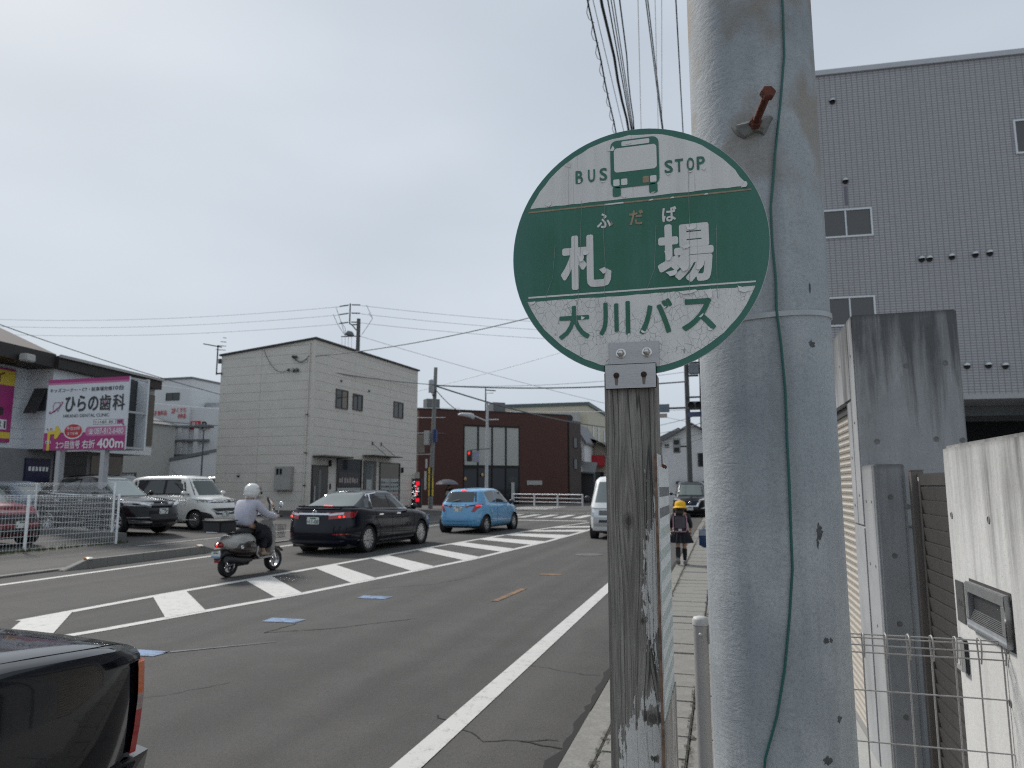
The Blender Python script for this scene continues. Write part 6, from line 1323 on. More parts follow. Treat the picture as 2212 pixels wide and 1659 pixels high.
for x in (5.69, 6.66): MB().tube([(x, .0, 4.0), (x + .35, -.72, 3.32)], .018, 6).build('canopy_rod', M_BROWNT, be); 
for x in (5.69, 6.66): boxo('rod_bracket', M_DGREY, be, x - .05, x + .05, -.04, .0, 3.92, 4.08)
def hood(par, x, z, ax='y', pos=0., r=.085, m=None):
    M = Matrix.Translation((x, pos - .01, z) if ax == 'y' else (pos - .01, x, z)) @ (Matrix.Identity(4) if ax == 'y' else Matrix.Rotation(R(-90), 4, 'Z'))
    mb = MB(); rows = []
    for i in range(7):
        th = R(90) * i / 6; rows.append([M @ V((r * math.cos(a), -r * 1.1 * math.sin(th) * max(0, math.sin(a)) - .002, r * math.sin(a) * math.cos(th) + r * .2)) for a in [R(-10) + R(200) * k / 12 for k in range(13)]])
    mb.grid(rows); o = mb.build('vent_hood', m or mat('vent_grey', (.36, .35, .34), .4, .3, .1), par, smooth=60)
    MB().lathe([(r * .8, .0), (r * .8, .012), (0, .012)], 14, M @ Matrix.Rotation(R(90), 4, 'X')).build('vent_throat', mat('vent_dark', (.015, .015, .015), .8, var=0), o); return o
for x, z in ((2.39, 7.14), (5.19, 6.94)): hood(be, x, z)
hood(be, 4.4, 2.11, 'x', r=.1)
mbx = boxo('meter_box', mat('meter_box_grey', (.36, .35, .33), .5, var=.06), be, -.24, .0, .98, 1.98, 1.38, 2.56, .01); 
for y0 in (1.52, 1.72): boxo('meter_window', M_WGL, mbx, -.25, -.24, y0, y0 + .14, 2.15, 2.45)
boxo('box_lid', mat('meter_box_lid', (.38, .37, .35), .5, var=.05), mbx, -.255, -.24, 1.02, 1.94, 1.42, 2.0)
for x, z in ((1.55, 2.75), (9.15, 2.55)): boxo('wall_lamp', M_BLACKP, be, x - .06, x + .06, -.14, .0, z - .16, z + .16, .02)
boxo('intercom', M_BLACKP, be, 1.62, 1.74, -.05, .0, 1.42, 1.72, .02); boxo('letterbox', mat('letterbox_white', (.6, .6, .58), .4, var=0), be, 1.66, 2.05, -.22, .0, .95, 1.2, .02)
MB().tube([(-.05, .30, HB - .2), (-.05, .30, 7.6), (-.06, .32, 4), (-.05, .34, .4)], .035, 8).build('downpipe', M_SID, be, smooth=50)
for z in (5.1, 3.2, 1.6): boxo('pipe_clip', M_BROWNT, be, -.1, .0, .25, .38, z, z + .05)
for y, z in ((1.25, 8.12), (1.08, 8.10), (1.5, 7.45), (1.15, 7.4), (.95, 7.42)): MB().ball((-.10, y, z), .06, .09, .08, 8, 6).build('cable_fitting', M_DGREY, be, smooth=60)
MB().tube(sag((-.1, 1.5, 7.5), (-.1, 3.1, 8.6), .55), .014, 5).build('wall_cable', M_DGREY, be); MB().tube(sag((-.1, .28, 8.1), (-.1, 1.3, 8.1), .25), .014, 5).tube(sag((-.1, .28, 8.12), (-.1, 1.2, 8.1), .32), .014, 5).build('wall_cable', M_DGREY, be)
for k in range(2): MB().tube([(-.1, 1.02 + .1 * math.cos(2 * math.pi * i / 14) + k * .2, 7.42 + .1 * math.sin(2 * math.pi * i / 14)) for i in range(15)], .012, 5).build('cable_coil', M_DGREY, be)
# TV aerial on the left eave
ae = thing('tv_aerial', 'television aerial at the left eave of the beige building', 'aerial', (-25.62, 32.3, 7.55)); M_AL = mat('aerial_metal', (.05, .05, .05), .4, .6, .1)
MB().tube([(0, 0, -.1), (0, 0, 1.5)], .035, 6).build('mast', M_AL, ae); MB().tube([(-.9, 0, 1.62), (.25, 0, 1.38)], .03, 5).build('boom', M_AL, ae)
for i in range(7): x = -.85 + i * .15; MB().tube([(x, -.12, 1.61 - i * .031), (x, .12, 1.61 - i * .031)], .018, 4).build('element', M_AL, ae)
for i in range(4): MB().tube([(.12 + .1 * i, -.3 + .05 * i, 1.2 + .22 * i), (.35, .2, 1.25 + .22 * i)], .018, 4).build('reflector_rod', M_AL, ae)
boxo('bracket', M_AL, ae, -.02, .35, -.03, .03, -.08, .0); boxo('amplifier', M_DGREY, ae, .1, .25, -.05, .05, .5, .75)
# lit LED sign at the far corner of the beige building
le = thing('led_sign', 'narrow black and red illuminated sign beside the beige building', 'sign', (-18.42, 42.5, 0)); boxo('sign_case', M_DGREY, le, -.36, .36, -.1, .1, .25, 2.05, .02)
boxo('sign_top', mat('sign_top_beige', (.45, .42, .38), .6, var=.1), le, -.12, .16, -.08, .08, 2.05, 2.45, .03); boxo('sign_screen', mat('screen_black', (.01, .01, .012), .2, var=0), le, -.27, .27, -.108, -.1, .6, 1.9)
M_LEDR = mat('led_red', (.75, .012, .03), .4, var=0, emit=.6); M_LEDW = mat('led_white', (.75, .78, .8), .4, var=0, emit=.55)
for z0, z1 in ((1.62, 1.88), (.62, .84), (1.0, 1.62)): boxo('led_block', M_LEDR, le, .0 if z1 - z0 < .5 else .0, .25 if z1 - z0 < .5 else .06, -.115, -.108, z0, z1)
for k in range(46):
    x_, z_ = (r5.uniform(-.25, -.05), r5.uniform(.64, 1.86)) if k < 26 else (r5.uniform(-.05, .2), r5.uniform(.95, 1.55)); boxo('led_stroke', M_LEDW, le, x_, x_ + r5.uniform(.02, .09), -.119, -.1155, z_, z_ + r5.uniform(.015, .05))

# ================================================================== dental neighbour: white building with dark fascia behind the billboard
a3 = R(98.6); de = thing('white_shop_building', 'white clad building with dark overhanging eaves and pink posters at the left edge', 'building', (-27.8, 30., 0), a3)
M_WSID = mat('white_siding', (.66, .69, .72), .6, var=.05, scale=1.5); M_WJ = mat('white_siding_joint', (.40, .41, .42), .8, var=.05); M_FASC = mat('dark_fascia', (.030, .026, .025), .6, .1, .15, 2); M_RF = mat('grey_brown_roof', (.17, .15, .14), .8, var=.15, scale=3, bump=.4, bscale=8, stretch=(1, 6, 1))
# local x along the wall (0 = far right corner, negative towards the camera), local +y away from the road
boxo('wall', M_WJ, de, -6.4, .55, .02, 9., 3.12, 6.5); boxo('wall', M_WJ, de, -16, -6.4, 1.22, 9., 3.12, 6.5)
for k in range(8):
    z0 = 3.12 + k * .42; z1 = z0 + .41
    for x0, x1 in ((-6.4, -4.3), (-4.29, -1.45)): panel_ = boxo('siding_panel', M_WSID, de, x0, x1 - .01, .0, .02, z0, min(z1, 6.48))
    boxo('siding_panel', M_WSID, de, -6.42, -6.40, .0, 1.2, z0, min(z1, 6.48)); 
    if k < 1: boxo('siding_panel', M_WSID, de, -1.45, .55, .0, .02, z0, min(z1, 6.48))
    for x0 in (-8.9, -11.4): boxo('siding_panel', M_WSID, de, x0, x0 + 2.49, 1.2, 1.22, z0, min(z1, 6.48))
boxo('end_window', M_WGL, de, -1.4, .54, -.02, .02, 3.62, 6.2)
for x in (-.9, -.4): boxo('end_window_bar', M_DGREY, de, x, x + .04, -.04, -.02, 3.62, 6.2)
boxo('fascia', M_FASC, de, -6.6, .55, -.35, 9.2, 6.5, 7.0); boxo('fascia', M_FASC, de, -16, -6.6, -.2, 9.2, 6.5, 7.06); boxo('gutter', mat('gutter_pale', (.4, .4, .4), .5, var=.05), de, -6.6, .6, -.45, -.35, 6.93, 7.05)
mb = MB().add([(-6.6, -.2, 7.06), (-6.6, 9, 7.06), (-18, 9, 7.06), (-18, -.2, 7.06), (-10.5, 4, 9.6), (-18, 4, 9.6)], [(0, 1, 4), (1, 2, 5, 4), (3, 0, 4, 5)]); mb.build('roof', M_RF, de)
pp = boxo('poster', M_MAG, de, -11.5, -7.15, 1.10, 1.2, 3.35, 6.35); boxo('poster_band', M_YEL, pp, -11.5, -7.17, 1.09, 1.10, 5.65, 6.25); boxo('poster_band', M_YEL, pp, -11.5, -7.17, 1.09, 1.10, 3.5, 3.75); MB().lathe([(.8, 0), (.8, .01), (0, .01)], 28, Matrix.Translation((-8.85, 1.10, 5.0)) @ Matrix.Rotation(R(90), 4, 'X')).build('poster_disc', M_YEL, pp)
text('イ', mat('print_brown', (.2, .08, .03), .6, var=0), pp, (-8.3, 5.72, -7.7, 6.15), (0, 1.08, 0), bold=.02, world=False); text('完備', M_INK, pp, (-8.5, 4.42, -7.6, 4.75), (0, 1.08, 0), bold=.02, world=False); boxo('poster_label', M_WHT, pp, -10.5, -7.4, 1.085, 1.10, 3.85, 4.25); text('0-1181', M_INK, pp, (-9.2, 3.9, -7.45, 4.2), (0, 1.08, 0), bold=.01, world=False)
vw = MB().add([(-6.5, .75, 4.7), (-6.5, .15, 4.7), (-6.5, .15, 5.65), (-6.5, .75, 5.65), (-7.0, .75, 4.55), (-7.0, .15, 4.55)], [(4, 5, 2, 3), (0, 1, 2, 3)]).build('tilted_window', M_DGREY, de)
boxo('ground_floor', mat('ground_floor_grey', (.20, .20, .205), .7, var=.1), de, -16, -.3, .9, 8.5, .2, 3.12); boxo('shop_window', M_WGL, de, -4.9, -2.9, .86, .9, .6, 3.0); boxo('shop_window', M_WGL, de, -2.6, -.5, .86, .9, .6, 3.0); bs_ = boxo('blue_notice', mat('notice_navy', (.018, .02, .06), .4, var=.1), de, -6.5, -5.15, .82, .9, 1.75, 2.75); [boxo('notice_print', M_WHT, bs_, -6.35 + k * .19, -6.23 + k * .19, .812, .819, 2.22, 2.40) for k in range(6)]
boxo('flood_lamp', mat('lamp_pale', (.45, .45, .44), .4, var=0), de, -8.6, -8.1, -.6, -.25, 6.45, 6.75, .04)

# ================================================================== supermarket with car ramp, far left
su = thing('supermarket', 'pale grey supermarket with red lettering and a rooftop parking sign', 'building', (-48.6, 62., 0)); M_SUP = mat('supermarket_pale', (.62, .63, .63), .7, var=.06, scale=.3); M_SUPD = mat('supermarket_dark_grey', (.16, .17, .175), .7, var=.1)  # M_SUPD: plain dark grey for caps, ledges, columns and roof units
boxo('wall', M_SUP, su, -9.5, .0, .6, 14, 0, 9.6); boxo('tower', M_SUP, su, -14, -3.8, .3, 14, 0, 12.6); boxo('tower_cap', M_SUPD, su, -14.1, -3.7, .2, 14.1, 12.6, 12.8); win(su, -6.8, -5.2, 10.45, 11.15, 2, M_DGREY, .05, .06, pos=.3)
boxo('wall', M_SUP, su, 0, 16, 1.5, 14, 0, 9.4); boxo('roof_slope', mat('supermarket_roof', (.35, .36, .37), .6, var=.2), su, -3.7, 16, 2.5, 13, 9.4, 10.3)
for x, z, w, s_ in ((-8.3, 9.1, .45, '1F'), (-7.75, 9.15, 1.15, '食料品'), (-6.0, 9.3, .5, '2F'), (-5.35, 9.35, 1.1, 'くすり'), (-5.2, 8.75, 1.0, '衣料品')):
    text(s_, M_RED, su, (x - .0, z - .24, x + w, z + .24), (0, .22, 0), bold=.02, world=False)
for z in (4.6, 6.1, 7.55): boxo('ledge', M_SUPD, su, -9.4, -1.4, .1, .6, z, z + .2)
for x in (-8.7, -6.9, -5.0, -3.0): boxo('fin', M_SUP, su, x, x + .5, .15, .6, 4.8, 7.55)
ps = boxo('parking_sign', M_RED, su, -3.7, -2.6, .48, .6, 7.35, 8.2); text('屋上', M_WHT, ps, (-3.6, 7.5, -2.7, 8.05), (0, .47, 0), bold=.03, world=False); text('P', M_INK, su, (-2.4, 7.4, -1.9, 8.1), (0, .58, 0), bold=.05, world=False)
boxo('wall_arrow', M_RED, su, -1.75, -1.45, .5, .58, 7.4, 7.6)
rp_ = MB().add([(-10, -2.5, 2.9), (18, -2.5, 7.2), (18, -2.2, 7.2), (-10, -2.2, 2.9), (-10, -2.5, 0), (18, -2.5, 0), (18, -2.2, 0), (-10, -2.2, 0)], [(0, 1, 2, 3), (4, 5, 1, 0), (1, 5, 6, 2), (3, 2, 6, 7), (0, 3, 7, 4)]).build('ramp_wall', M_SUP, su)
MB().add([(-10, -2.6, 3.0), (18, -2.6, 7.3), (18, -2.6, 7.6), (-10, -2.6, 3.3), (-10, -2.4, 3.0), (18, -2.4, 7.3), (18, -2.4, 7.6), (-10, -2.4, 3.3)], [(0, 1, 2, 3), (7, 6, 5, 4), (3, 2, 6, 7), (0, 4, 5, 1)]).build('ramp_coping', M_SUPD, su)
ll = thing('lot_lamp', 'slim grey lamp post with twin heads in front of the supermarket', 'lamp post', (-36.5, 45, 0)); MB().tube([(0, 0, 0), (0, 0, 5.6)], [.07, .045], 8).build('pole', M_DGREY, ll, smooth=60)
for sg in (1, -1): MB().tube([(0, 0, 5.6), (sg * .35, 0, 5.85), (sg * .75, 0, 5.9)], .03, 6).build('arm', M_DGREY, ll); boxo('lamp_head', M_DGREY, ll, sg * .62 - .16, sg * .62 + .16, -.12, .12, 5.82, 5.95)
lt = thing('lattice_panel', 'dark framed lattice screen behind the parked black car', 'screen', (-33.2, 34.0, 0)); boxo('frame', M_DGREY, lt, -1.25, 1.25, -.03, .03, 1.7, 2.35)
for i in range(12):
    for j in range(3): boxo('lattice_hole', mat('lattice_pale', (.38, .38, .37), .7, var=.05), lt, -1.15 + i * .195, -1.02 + i * .195, -.04, -.031, 1.77 + j * .19, 1.90 + j * .19)
for k, (x, y, s_) in enumerate([(-29.3, 28.0, 1.0), (-28.7, 29.2, .8), (-30.2, 28.6, 1.1)]):
    t = thing('shrub', ['leafy shrub behind the left billboard post', 'small leafy shrub right of the billboard posts', 'tall leafy shrub in front of the dark shop window'][k], 'shrub', (x, y, .25), 0, 'shrubs by the white building'); r3 = random.Random(k); mb = MB()
    for i in range(420):
        p = V((r3.gauss(0, .32), r3.gauss(0, .32), abs(r3.gauss(.95, .42)))) * s_; a = V((r3.uniform(-1, 1), r3.uniform(-1, 1), r3.uniform(-.4, 1))).normalized() * .07; b = a.cross(V((0, .3, 1))).normalized() * .03
        mb.add([p - b, p + a * .6 - b * .2, p + a, p + b], [(0, 1, 2, 3)])
    mb.build('foliage', mat('shrub_leaf', (.05, .075, .03), .7, var=.4, scale=3), t)
    for i in range(4): MB().tube([(0, 0, 0), (r3.uniform(-.2, .2), r3.uniform(-.2, .2), 1.0 * s_)], [.02, .008], 5).build('stem', mat('stem_brown', (.05, .04, .03), .9, var=.2), t)
# ================================================================== brown corner building across the junction
A2 = V((-24.6, 57., 0)); br = thing('brown_building', 'dark brown two-storey corner building with tall pale glazed bays', 'building', A2, math.atan2(.66094, .75044)); BL_ = 14.52
def brick(name, c1, c2, mo, sx, sy, bump=.3):
    t = NT(name, .75, spec=.3); b = t.n('ShaderNodeTexBrick'); co = t.coord(rot=(R(90), 0, 0)); t.l(co, b.inputs['Vector'])
    for k_, c_ in (('Color1', c1), ('Color2', c2), ('Mortar', mo)): b.inputs[k_].default_value = col4(c_)
    b.inputs['Scale'].default_value = 1.; b.inputs['Brick Width'].default_value = sx; b.inputs['Row Height'].default_value = sy; b.inputs['Mortar Size'].default_value = .013 if bump > .35 else .006; b.inputs['Mortar Smooth'].default_value = .2
    b.offset = .5 if bump < .35 else 0.
    n = t.noise(t.coord(), .5, 4, .6); t.color(t.mix(t.ramp(n, [(.3, .0), (.75, .35)]), b.outputs['Color'], tuple(v * .75 for v in c1))); t.bump(b.outputs['Fac'], -bump, .006); return t.m
M_BRN = brick('brown_brick_tile', (.085, .041, .033), (.102, .050, .040), (.058, .032, .027), .24, .075)
M_BLKF = mat('black_frame', (.008, .008, .009), .4, .3, 0); M_PANEL = mat('pale_glazing', (.40, .41, .385), .25, var=.05, scale=.6); M_DKG = glassy('dark_shop_glass', (.010, .013, .02), 1.45)
W0, W1 = 4.12, 9.53; TOPB = 8.12
boxo('wall', M_BRN, br, 0, W0, .0, 9., 0, TOPB); boxo('wall', M_BRN, br, W1, BL_, .0, 9., 0, TOPB); boxo('wall', M_BRN, br, W0, W1, .002, 9., 6.92, TOPB); boxo('wall', M_BRN, br, W0, W1, .6, 9., 0, 6.92)
boxo('coping', mat('brown_coping', (.03, .02, .018), .6, var=.1), br, -.05, BL_ + .05, -.05, 9.05, TOPB, TOPB + .1)
for i in range(4):
    x0 = W0 + i * (W1 - W0) / 4; x1 = x0 + (W1 - W0) / 4; f = MB().box(x0, x0 + .07, -.04, .1, .15, 6.9).box(x1 - .07, x1, -.04, .1, .15, 6.9).box(x0, x1, -.035, .1, 6.78, 6.9).box(x0, x1, -.035, .1, 3.15, 3.4).build('window', M_BLKF, br)
    boxo('pane', M_PANEL, f, x0 + .07, x1 - .07, .02, .05, 3.4, 6.78); boxo('pane', M_DKG, f, x0 + .07, x1 - .07, .02, .05, .15, 3.15)
boxo('name_panel', mat('name_panel_grey', (.38, .37, .36), .5, var=.05), br, 10.25, 11.8, -.06, .0, 1.68, 2.08, .01)
for x, z in ((5.85, 2.55), (4.25, 2.2)): MB().ball((x, -.12, z), .13, .08, .16, 12, 8).build('wall_lamp', mat('warm_lamp', (.55, .36, .18), .5, var=.1), br, smooth=60)
boxo('notice_stand', mat('stand_pale', (.42, .44, .43), .5, var=0), br, 8.65, 8.95, -.15, -.1, .2, 1.9); boxo('interior_shelf', mat('shelf_dark', (.05, .055, .06), .5, var=.3), br, 8.5, 9.2, -.0, .015, .9, 2.4)
for x in (1.2, 7.6): boxo('roof_unit', M_SUPD, br, x, x + 1.2, 1.5, 2.5, TOPB + .1, TOPB + 1.1)
MB().tube([(6.6, 1.0, TOPB), (6.6, 1.0, TOPB + 2.4)], .05, 6).tube([(6.6, 1.0, TOPB + 2.1), (7.6, 1.0, TOPB + 2.1)], .05, 6).build('roof_light_mast', M_BLKF, br)
# right flank, slightly turned
fl_ = thing('flank_building', 'narrow dark flank with small windows right of the brown building', 'building', (-13.55, 66.75, 0), R(72)); boxo('wall', mat('flank_brown', (.055, .04, .036), .7, var=.1), fl_, 0, 2.2, 0, 5, 0, 7.7); 
for z in (5.2, 3.2): win(fl_, .8, 1.5, z, z + .9, 1, M_BLKF, .05, .05)
# cream building behind
cr = thing('cream_building', 'cream warehouse-like building with roof plant behind the brown building', 'building', (-27.4, 85., 0)); M_CRM = mat('cream_wall', (.55, .51, .40), .75, var=.06, scale=.4); M_CRT = mat('cream_trim_green', (.10, .13, .13), .6, var=.1)
boxo('wall', M_CRM, cr, 0, 12.4, 0, 26, 0, 11.1); boxo('fascia', M_CRT, cr, -.15, 12.6, -.15, 26, 11.1, 11.5)
for k, x in enumerate((5.3, 8.0, 9.9)): ac = boxo('air_conditioner', mat('ac_grey', (.40, .40, .39), .5, var=.05), cr, x, x + 1.7, -1.6, -.6, 8.8, 10.1, .03); MB().lathe([(.42, 0), (.42, .02), (0, .02)], 18, Matrix.Translation((x + .6, -1.6, 9.45)) @ Matrix.Rotation(R(90), 4, 'X')).build('fan', M_BLACKP, ac)
boxo('plant_deck', M_CRM, cr, 4.5, 12.3, -2, 0, 0, 8.8); 
for y in (3, 7, 12): boxo('window', M_WGL, cr, 12.4, 12.45, y, y + 1.0, 5.5, 9)
# white gabled house with tiled lean-to
wh = thing('white_house', 'white gabled house with grey tiled lean-to right of the brown building', 'house', (-15.2, 72., 0)); M_WW = mat('house_white', (.68, .69, .69), .8, var=.08); M_TILE = mat('grey_roof_tile', (.14, .145, .15), .6, var=.25, scale=5, bump=.8, bscale=9, stretch=(2, 8, 2))
MB().prism([(0, 0), (2.1, 0), (2.1, 6.0), (1.05, 7.7), (0, 6.0)], 0, 8, Matrix(((1, 0, 0, 0), (0, 0, 1, 0), (0, 1, 0, 0), (0, 0, 0, 1)))).build('wall', M_WW, wh)
for a, b in (((-.25, 5.75), (1.05, 7.8)), ((1.05, 7.8), (2.35, 5.75))): MB().prism([a, b, (b[0], b[1] + .2), (a[0], a[1] + .2)], -.5, 8.2, Matrix(((1, 0, 0, 0), (0, 0, 1, 0), (0, 1, 0, 0), (0, 0, 0, 1)))).build('roof', M_TILE, wh)
win(wh, 1.25, 1.75, 4.2, 5.4, 1, M_BLKF, .05, .05); boxo('balcony', M_SUPD, wh, 1.1, 2.0, -.5, 0, 3.5, 4.1); MB().add([(-.2, -1.6, 3.2), (3.4, -1.6, 2.9), (3.4, .0, 3.9), (-.2, .0, 4.2), (-.2, -1.6, 3.05), (3.4, -1.6, 2.75)], [(0, 1, 2, 3), (4, 5, 1, 0)]).build('lean_to_roof', M_TILE, wh)
boxo('shop_wall', mat('shop_dark', (.035, .036, .04), .7, var=.2), wh, .0, 3.2, -1.2, -.01, 0, 2.9); boxo('shop_sign', M_WHT, wh, .1, 2.1, -1.75, -1.65, 2.95, 3.5); boxo('sign_mark', M_RED, wh, .25, .55, -1.77, -1.755, 3.08, 3.38); boxo('shutter', mat('shutter_grey', (.20, .205, .21), .6, var=.05), wh, .3, 1.1, -1.23, -1.2, .2, 2.6)
for i in range(3): MB().ball((.4 + i * .7, -2.0, .5), .35, .35, .45, 10, 8).build('potted_plant', mat('plant_olive', (.06, .055, .03), .9, var=.5, scale=6), wh, smooth=30)
# red-awning house, then a few houses closing the street
ra = thing('awning_house', 'beige house with red awning and dark curved roof beyond the white house', 'house', (-13.3, 77., 0)); boxo('wall', mat('house_beige', (.36, .33, .27), .8, var=.08), ra, 0, 2.0, 0, 8, 0, 6.2); boxo('awning', mat('awning_red', (.36, .02, .03), .7, var=.1), ra, .1, 1.5, -1.0, 0, 3.6, 4.8, .1); 
rows = [[V((-.2 + 2.9 * f, y, 6.6 - 1.7 * f ** 1.8)) for f in [k / 8 for k in range(9)]] for y in (-.8, 7)]; MB().grid(rows).grid([[p - V((0, 0, .2)) for p in r] for r in rows]).build('curved_roof', M_DGREY, ra, smooth=40)
win(ra, .5, 1.3, 1.6, 3.0, 1, M_BLKF, .05, .05)
for k, (x, y, w, d_, h, c_, lb) in enumerate([(-10.6, 92, 5, 9, 6.5, (.36, .30, .28), 'pinkish house closing the view left of the wooden post'), (-9.5, 112, 7, 9, 8.5, (.40, .36, .28), 'tan house far down the street'), (6.0, 62, 9, 10, 8.0, (.38, .38, .38), 'grey house far behind the garage'), (-62, 48, 10, 12, 7.5, (.40, .39, .36), 'pale house far left behind the white building'), (-42, 75, 14, 8, 7, (.36, .37, .38), 'grey block behind the supermarket')]):
    h_ = thing('house', lb, 'house', (x, y, 0)); m_ = mat('house_wall_%d' % k, c_, .8, var=.08); boxo('wall', m_, h_, 0, w, 0, d_, 0, h); MB().prism([(-.3, h), (w + .3, h), (w / 2, h + 1.8)], -.3, d_ + .3, Matrix(((1, 0, 0, 0), (0, 0, 1, 0), (0, 1, 0, 0), (0, 0, 0, 1)))).build('roof', M_TILE, h_)
    for i in range(2): win(h_, w * (.2 + .4 * i), w * (.2 + .4 * i) + 1.0, h - 2.2, h - 1.2, 2, M_DGREY, .05, .05)

# ================================================================== gabled house and signal pole seen between post and pole
gh_ = thing('gabled_house', 'white gabled house behind the signal pole ahead', 'house', (-4.4, 58., 0)); MB().prism([(0, 0), (4.6, 0), (4.6, 5.0), (2.3, 6.3), (0, 5.0)], 0, 9, Matrix(((1, 0, 0, 0), (0, 0, 1, 0), (0, 1, 0, 0), (0, 0, 0, 1)))).build('wall', M_WW, gh_)
for a, b in (((-.25, 4.85), (2.3, 6.35)), ((2.3, 6.35), (4.85, 4.85))): MB().prism([a, b, (b[0], b[1] + .12), (a[0], a[1] + .12)], -.4, 9.2, Matrix(((1, 0, 0, 0), (0, 0, 1, 0), (0, 1, 0, 0), (0, 0, 0, 1)))).build('roof', mat('gable_roof', (.16, .165, .17), .7, var=.1), gh_)
win(gh_, 2.75, 3.15, 3.15, 4.05, 1, M_DGREY, .06, .05); win(gh_, .25, .5, 4.6, 4.8, 1, M_DGREY, .03, .05); boxo('ledge', M_DGREY, gh_, 1.0, 4.6, -.3, .0, 1.75, 1.95)
boxo('dark_roof_beyond', M_DGREY, gh_, 3.2, 6.5, 9.5, 14, 6.2, 7.0)
fp = thing('signal_pole', 'dark utility pole carrying traffic signals ahead between post and concrete pole', 'utility pole', (-1.82, 45, 0)); M_OLDP = mat('old_pole_grey', (.10, .105, .105), .8, var=.2, scale=2)
MB().tube([(0, 0, 0), (0, 0, 11.5)], [.17, .13], 14).build('pole', M_OLDP, fp, smooth=60)
for z, w in ((10.9, 1.2), (10.2, 1.2), (9.0, .8), (8.2, .7)): boxo('crossarm', M_DGREY, fp, -.1, w, -.06, .06, z, z + .1)
for x in (.3, .7, 1.1):
    for z in (11.0, 10.3): MB().lathe([(.05, 0), (.07, .06), (.04, .1), (.06, .16), (0, .2)], 10, Matrix.Translation((x, 0, z))).build('insulator', M_SUPD, fp)
boxo('equipment_box', mat('box_grey', (.22, .24, .27), .5, var=.1), fp, .15, .75, -.25, .2, 8.35, 8.95, .03); MB().tube([(.2, -.05, 11), (.75, -.05, 10.0), (.8, -.05, 8.4), (.75, -.05, 5)], .05, 6).build('cable_bundle', M_BLACKP, fp)
boxo('signal_arm', M_DGREY, fp, -.1, 1.4, -.3, -.22, 6.85, 6.95); 
sg_ = boxo('traffic_signal', mat('signal_grey', (.16, .17, .18), .5, var=.1), fp, .0, 1.35, -.55, -.3, 6.12, 6.62, .05)
for i in range(3):
    Mv = Matrix.Translation((.24 + i * .44, -.55, 6.37)) @ Matrix.Rotation(R(90), 4, 'X'); MB().lathe([(.2, .0), (.2, .28), (.185, .28), (.185, .0)], 18, Mv, False).build('signal_visor', M_DGREY, sg_, smooth=40); MB().lathe([(.18, .005), (0, .02)], 16, Mv, False).build('signal_lens', M_BLACKP, sg_)
boxo('name_board', mat('name_board_blue', (.10, .12, .22), .5, var=.1), fp, .0, 1.1, -.35, -.3, 5.7, 6.0)
sb = thing('overhead_street_sign', 'overhead road sign on an arm behind the wooden post', 'road sign', (-2.9, 45, 0)); boxo('panel', mat('sign_blue_grey', (.16, .20, .25), .5, var=.1), sb, -1.7, .0, -.06, .0, 6.05, 6.55); boxo('lower_panel', mat('sign_tan', (.42, .38, .33), .6, var=.1), sb, -1.7, -.15, -.06, .0, 5.72, 5.98); MB().tube([(-1.8, .05, 6.3), (1.0, .05, 6.3)], .06, 8).build('arm', M_DGREY, sb)
ps2 = boxo('pedestrian_signal', mat('signal_white', (.30, .31, .31), .5, var=.1), None, -2.75, -2.3, 44.7, 44.9, 3.55, 4.45, .03); tag(ps2, 'pale pedestrian signal box on the far signal pole', 'signal'); boxo('mount', M_DGREY, ps2, -2.3, -1.95, 44.78, 44.86, 3.9, 4.0)
for z in (3.75, 4.2): boxo('lens', M_BLACKP, ps2, -2.68, -2.38, 44.68, 44.7, z - .13, z + .13)
gp_ = thing('sign_post', 'thin grey post beside the dark people carrier', 'post', (.35, 33.0, 0)); MB().tube([(0, 0, 0), (0, 0, 5.2)], .045, 8).build('pole', M_POSTG, gp_, smooth=60); MB().tube([(0, 0, 1.05), (1.0, 0, 1.05)], .05, 6).build('rail', M_POSTG, gp_)

# ================================================================== street furniture at the junction
yp = thing('striped_pole', 'slim grey utility pole with yellow and black guard, left of the blue car', 'utility pole', (-18.25, 44.4, 0)); MB().tube([(0, 0, 0), (.24, 0, 9.4)], [.16, .12], 14).build('pole', mat('slim_pole', (.21, .22, .22), .7, var=.12, scale=2), yp, smooth=60)
for i in range(4):
    for k in range(8):
        a0 = 2 * math.pi * k / 8; MB().grid([[V((.178 * math.cos(a0 + R(45) * j / 4) + .02, .178 * math.sin(a0 + R(45) * j / 4), z)) for j in range(5)] for z in (.95 + i * .47, 1.38 + i * .47)]).build('guard_strip', M_YEL if k % 2 else M_BLKF, yp)
tr = MB().lathe([(.19, 0), (.19, .8), (.15, .85), (0, .86)], 16, Matrix.Translation((.05, -.25, 7.7))).build('transformer', mat('transformer_grey', (.34, .35, .36), .5, var=.06), yp, smooth=40); MB().tube([(.1, -.3, 7.7), (.2, -.35, 7.45), (.35, -.2, 7.5), (.3, -.1, 7.9)], .03, 6).build('cable_loop', M_BLACKP, yp)
boxo('control_box', mat('control_box_pale', (.42, .43, .43), .5, var=.06), yp, -.42, -.05, -.3, .0, 4.25, 5.2, .03); boxo('blue_plate', mat('plate_sign_blue', (.02, .05, .18), .5, var=.05), yp, .25, .45, -.3, -.05, 4.45, 5.25, .02)
ws_ = boxo('white_sign', mat('white_sign', (.46, .47, .48), .5, var=.05), yp, -1.75, -1.1, -.1, -.05, 3.75, 4.95); boxo('grey_sign', mat('grey_sign_back', (.22, .21, .20), .6, var=.1), yp, -1.08, -.45, -.08, -.04, 3.75, 4.95); boxo('sign_print', M_INK, ws_, -1.5, -1.36, -.108, -.101, 4.3, 4.4)
for z in (5.05, 3.65): MB().tube([(-1.75, -.06, z), (.1, -.06, z)], .035, 6).build('sign_arm', M_POSTG, yp)
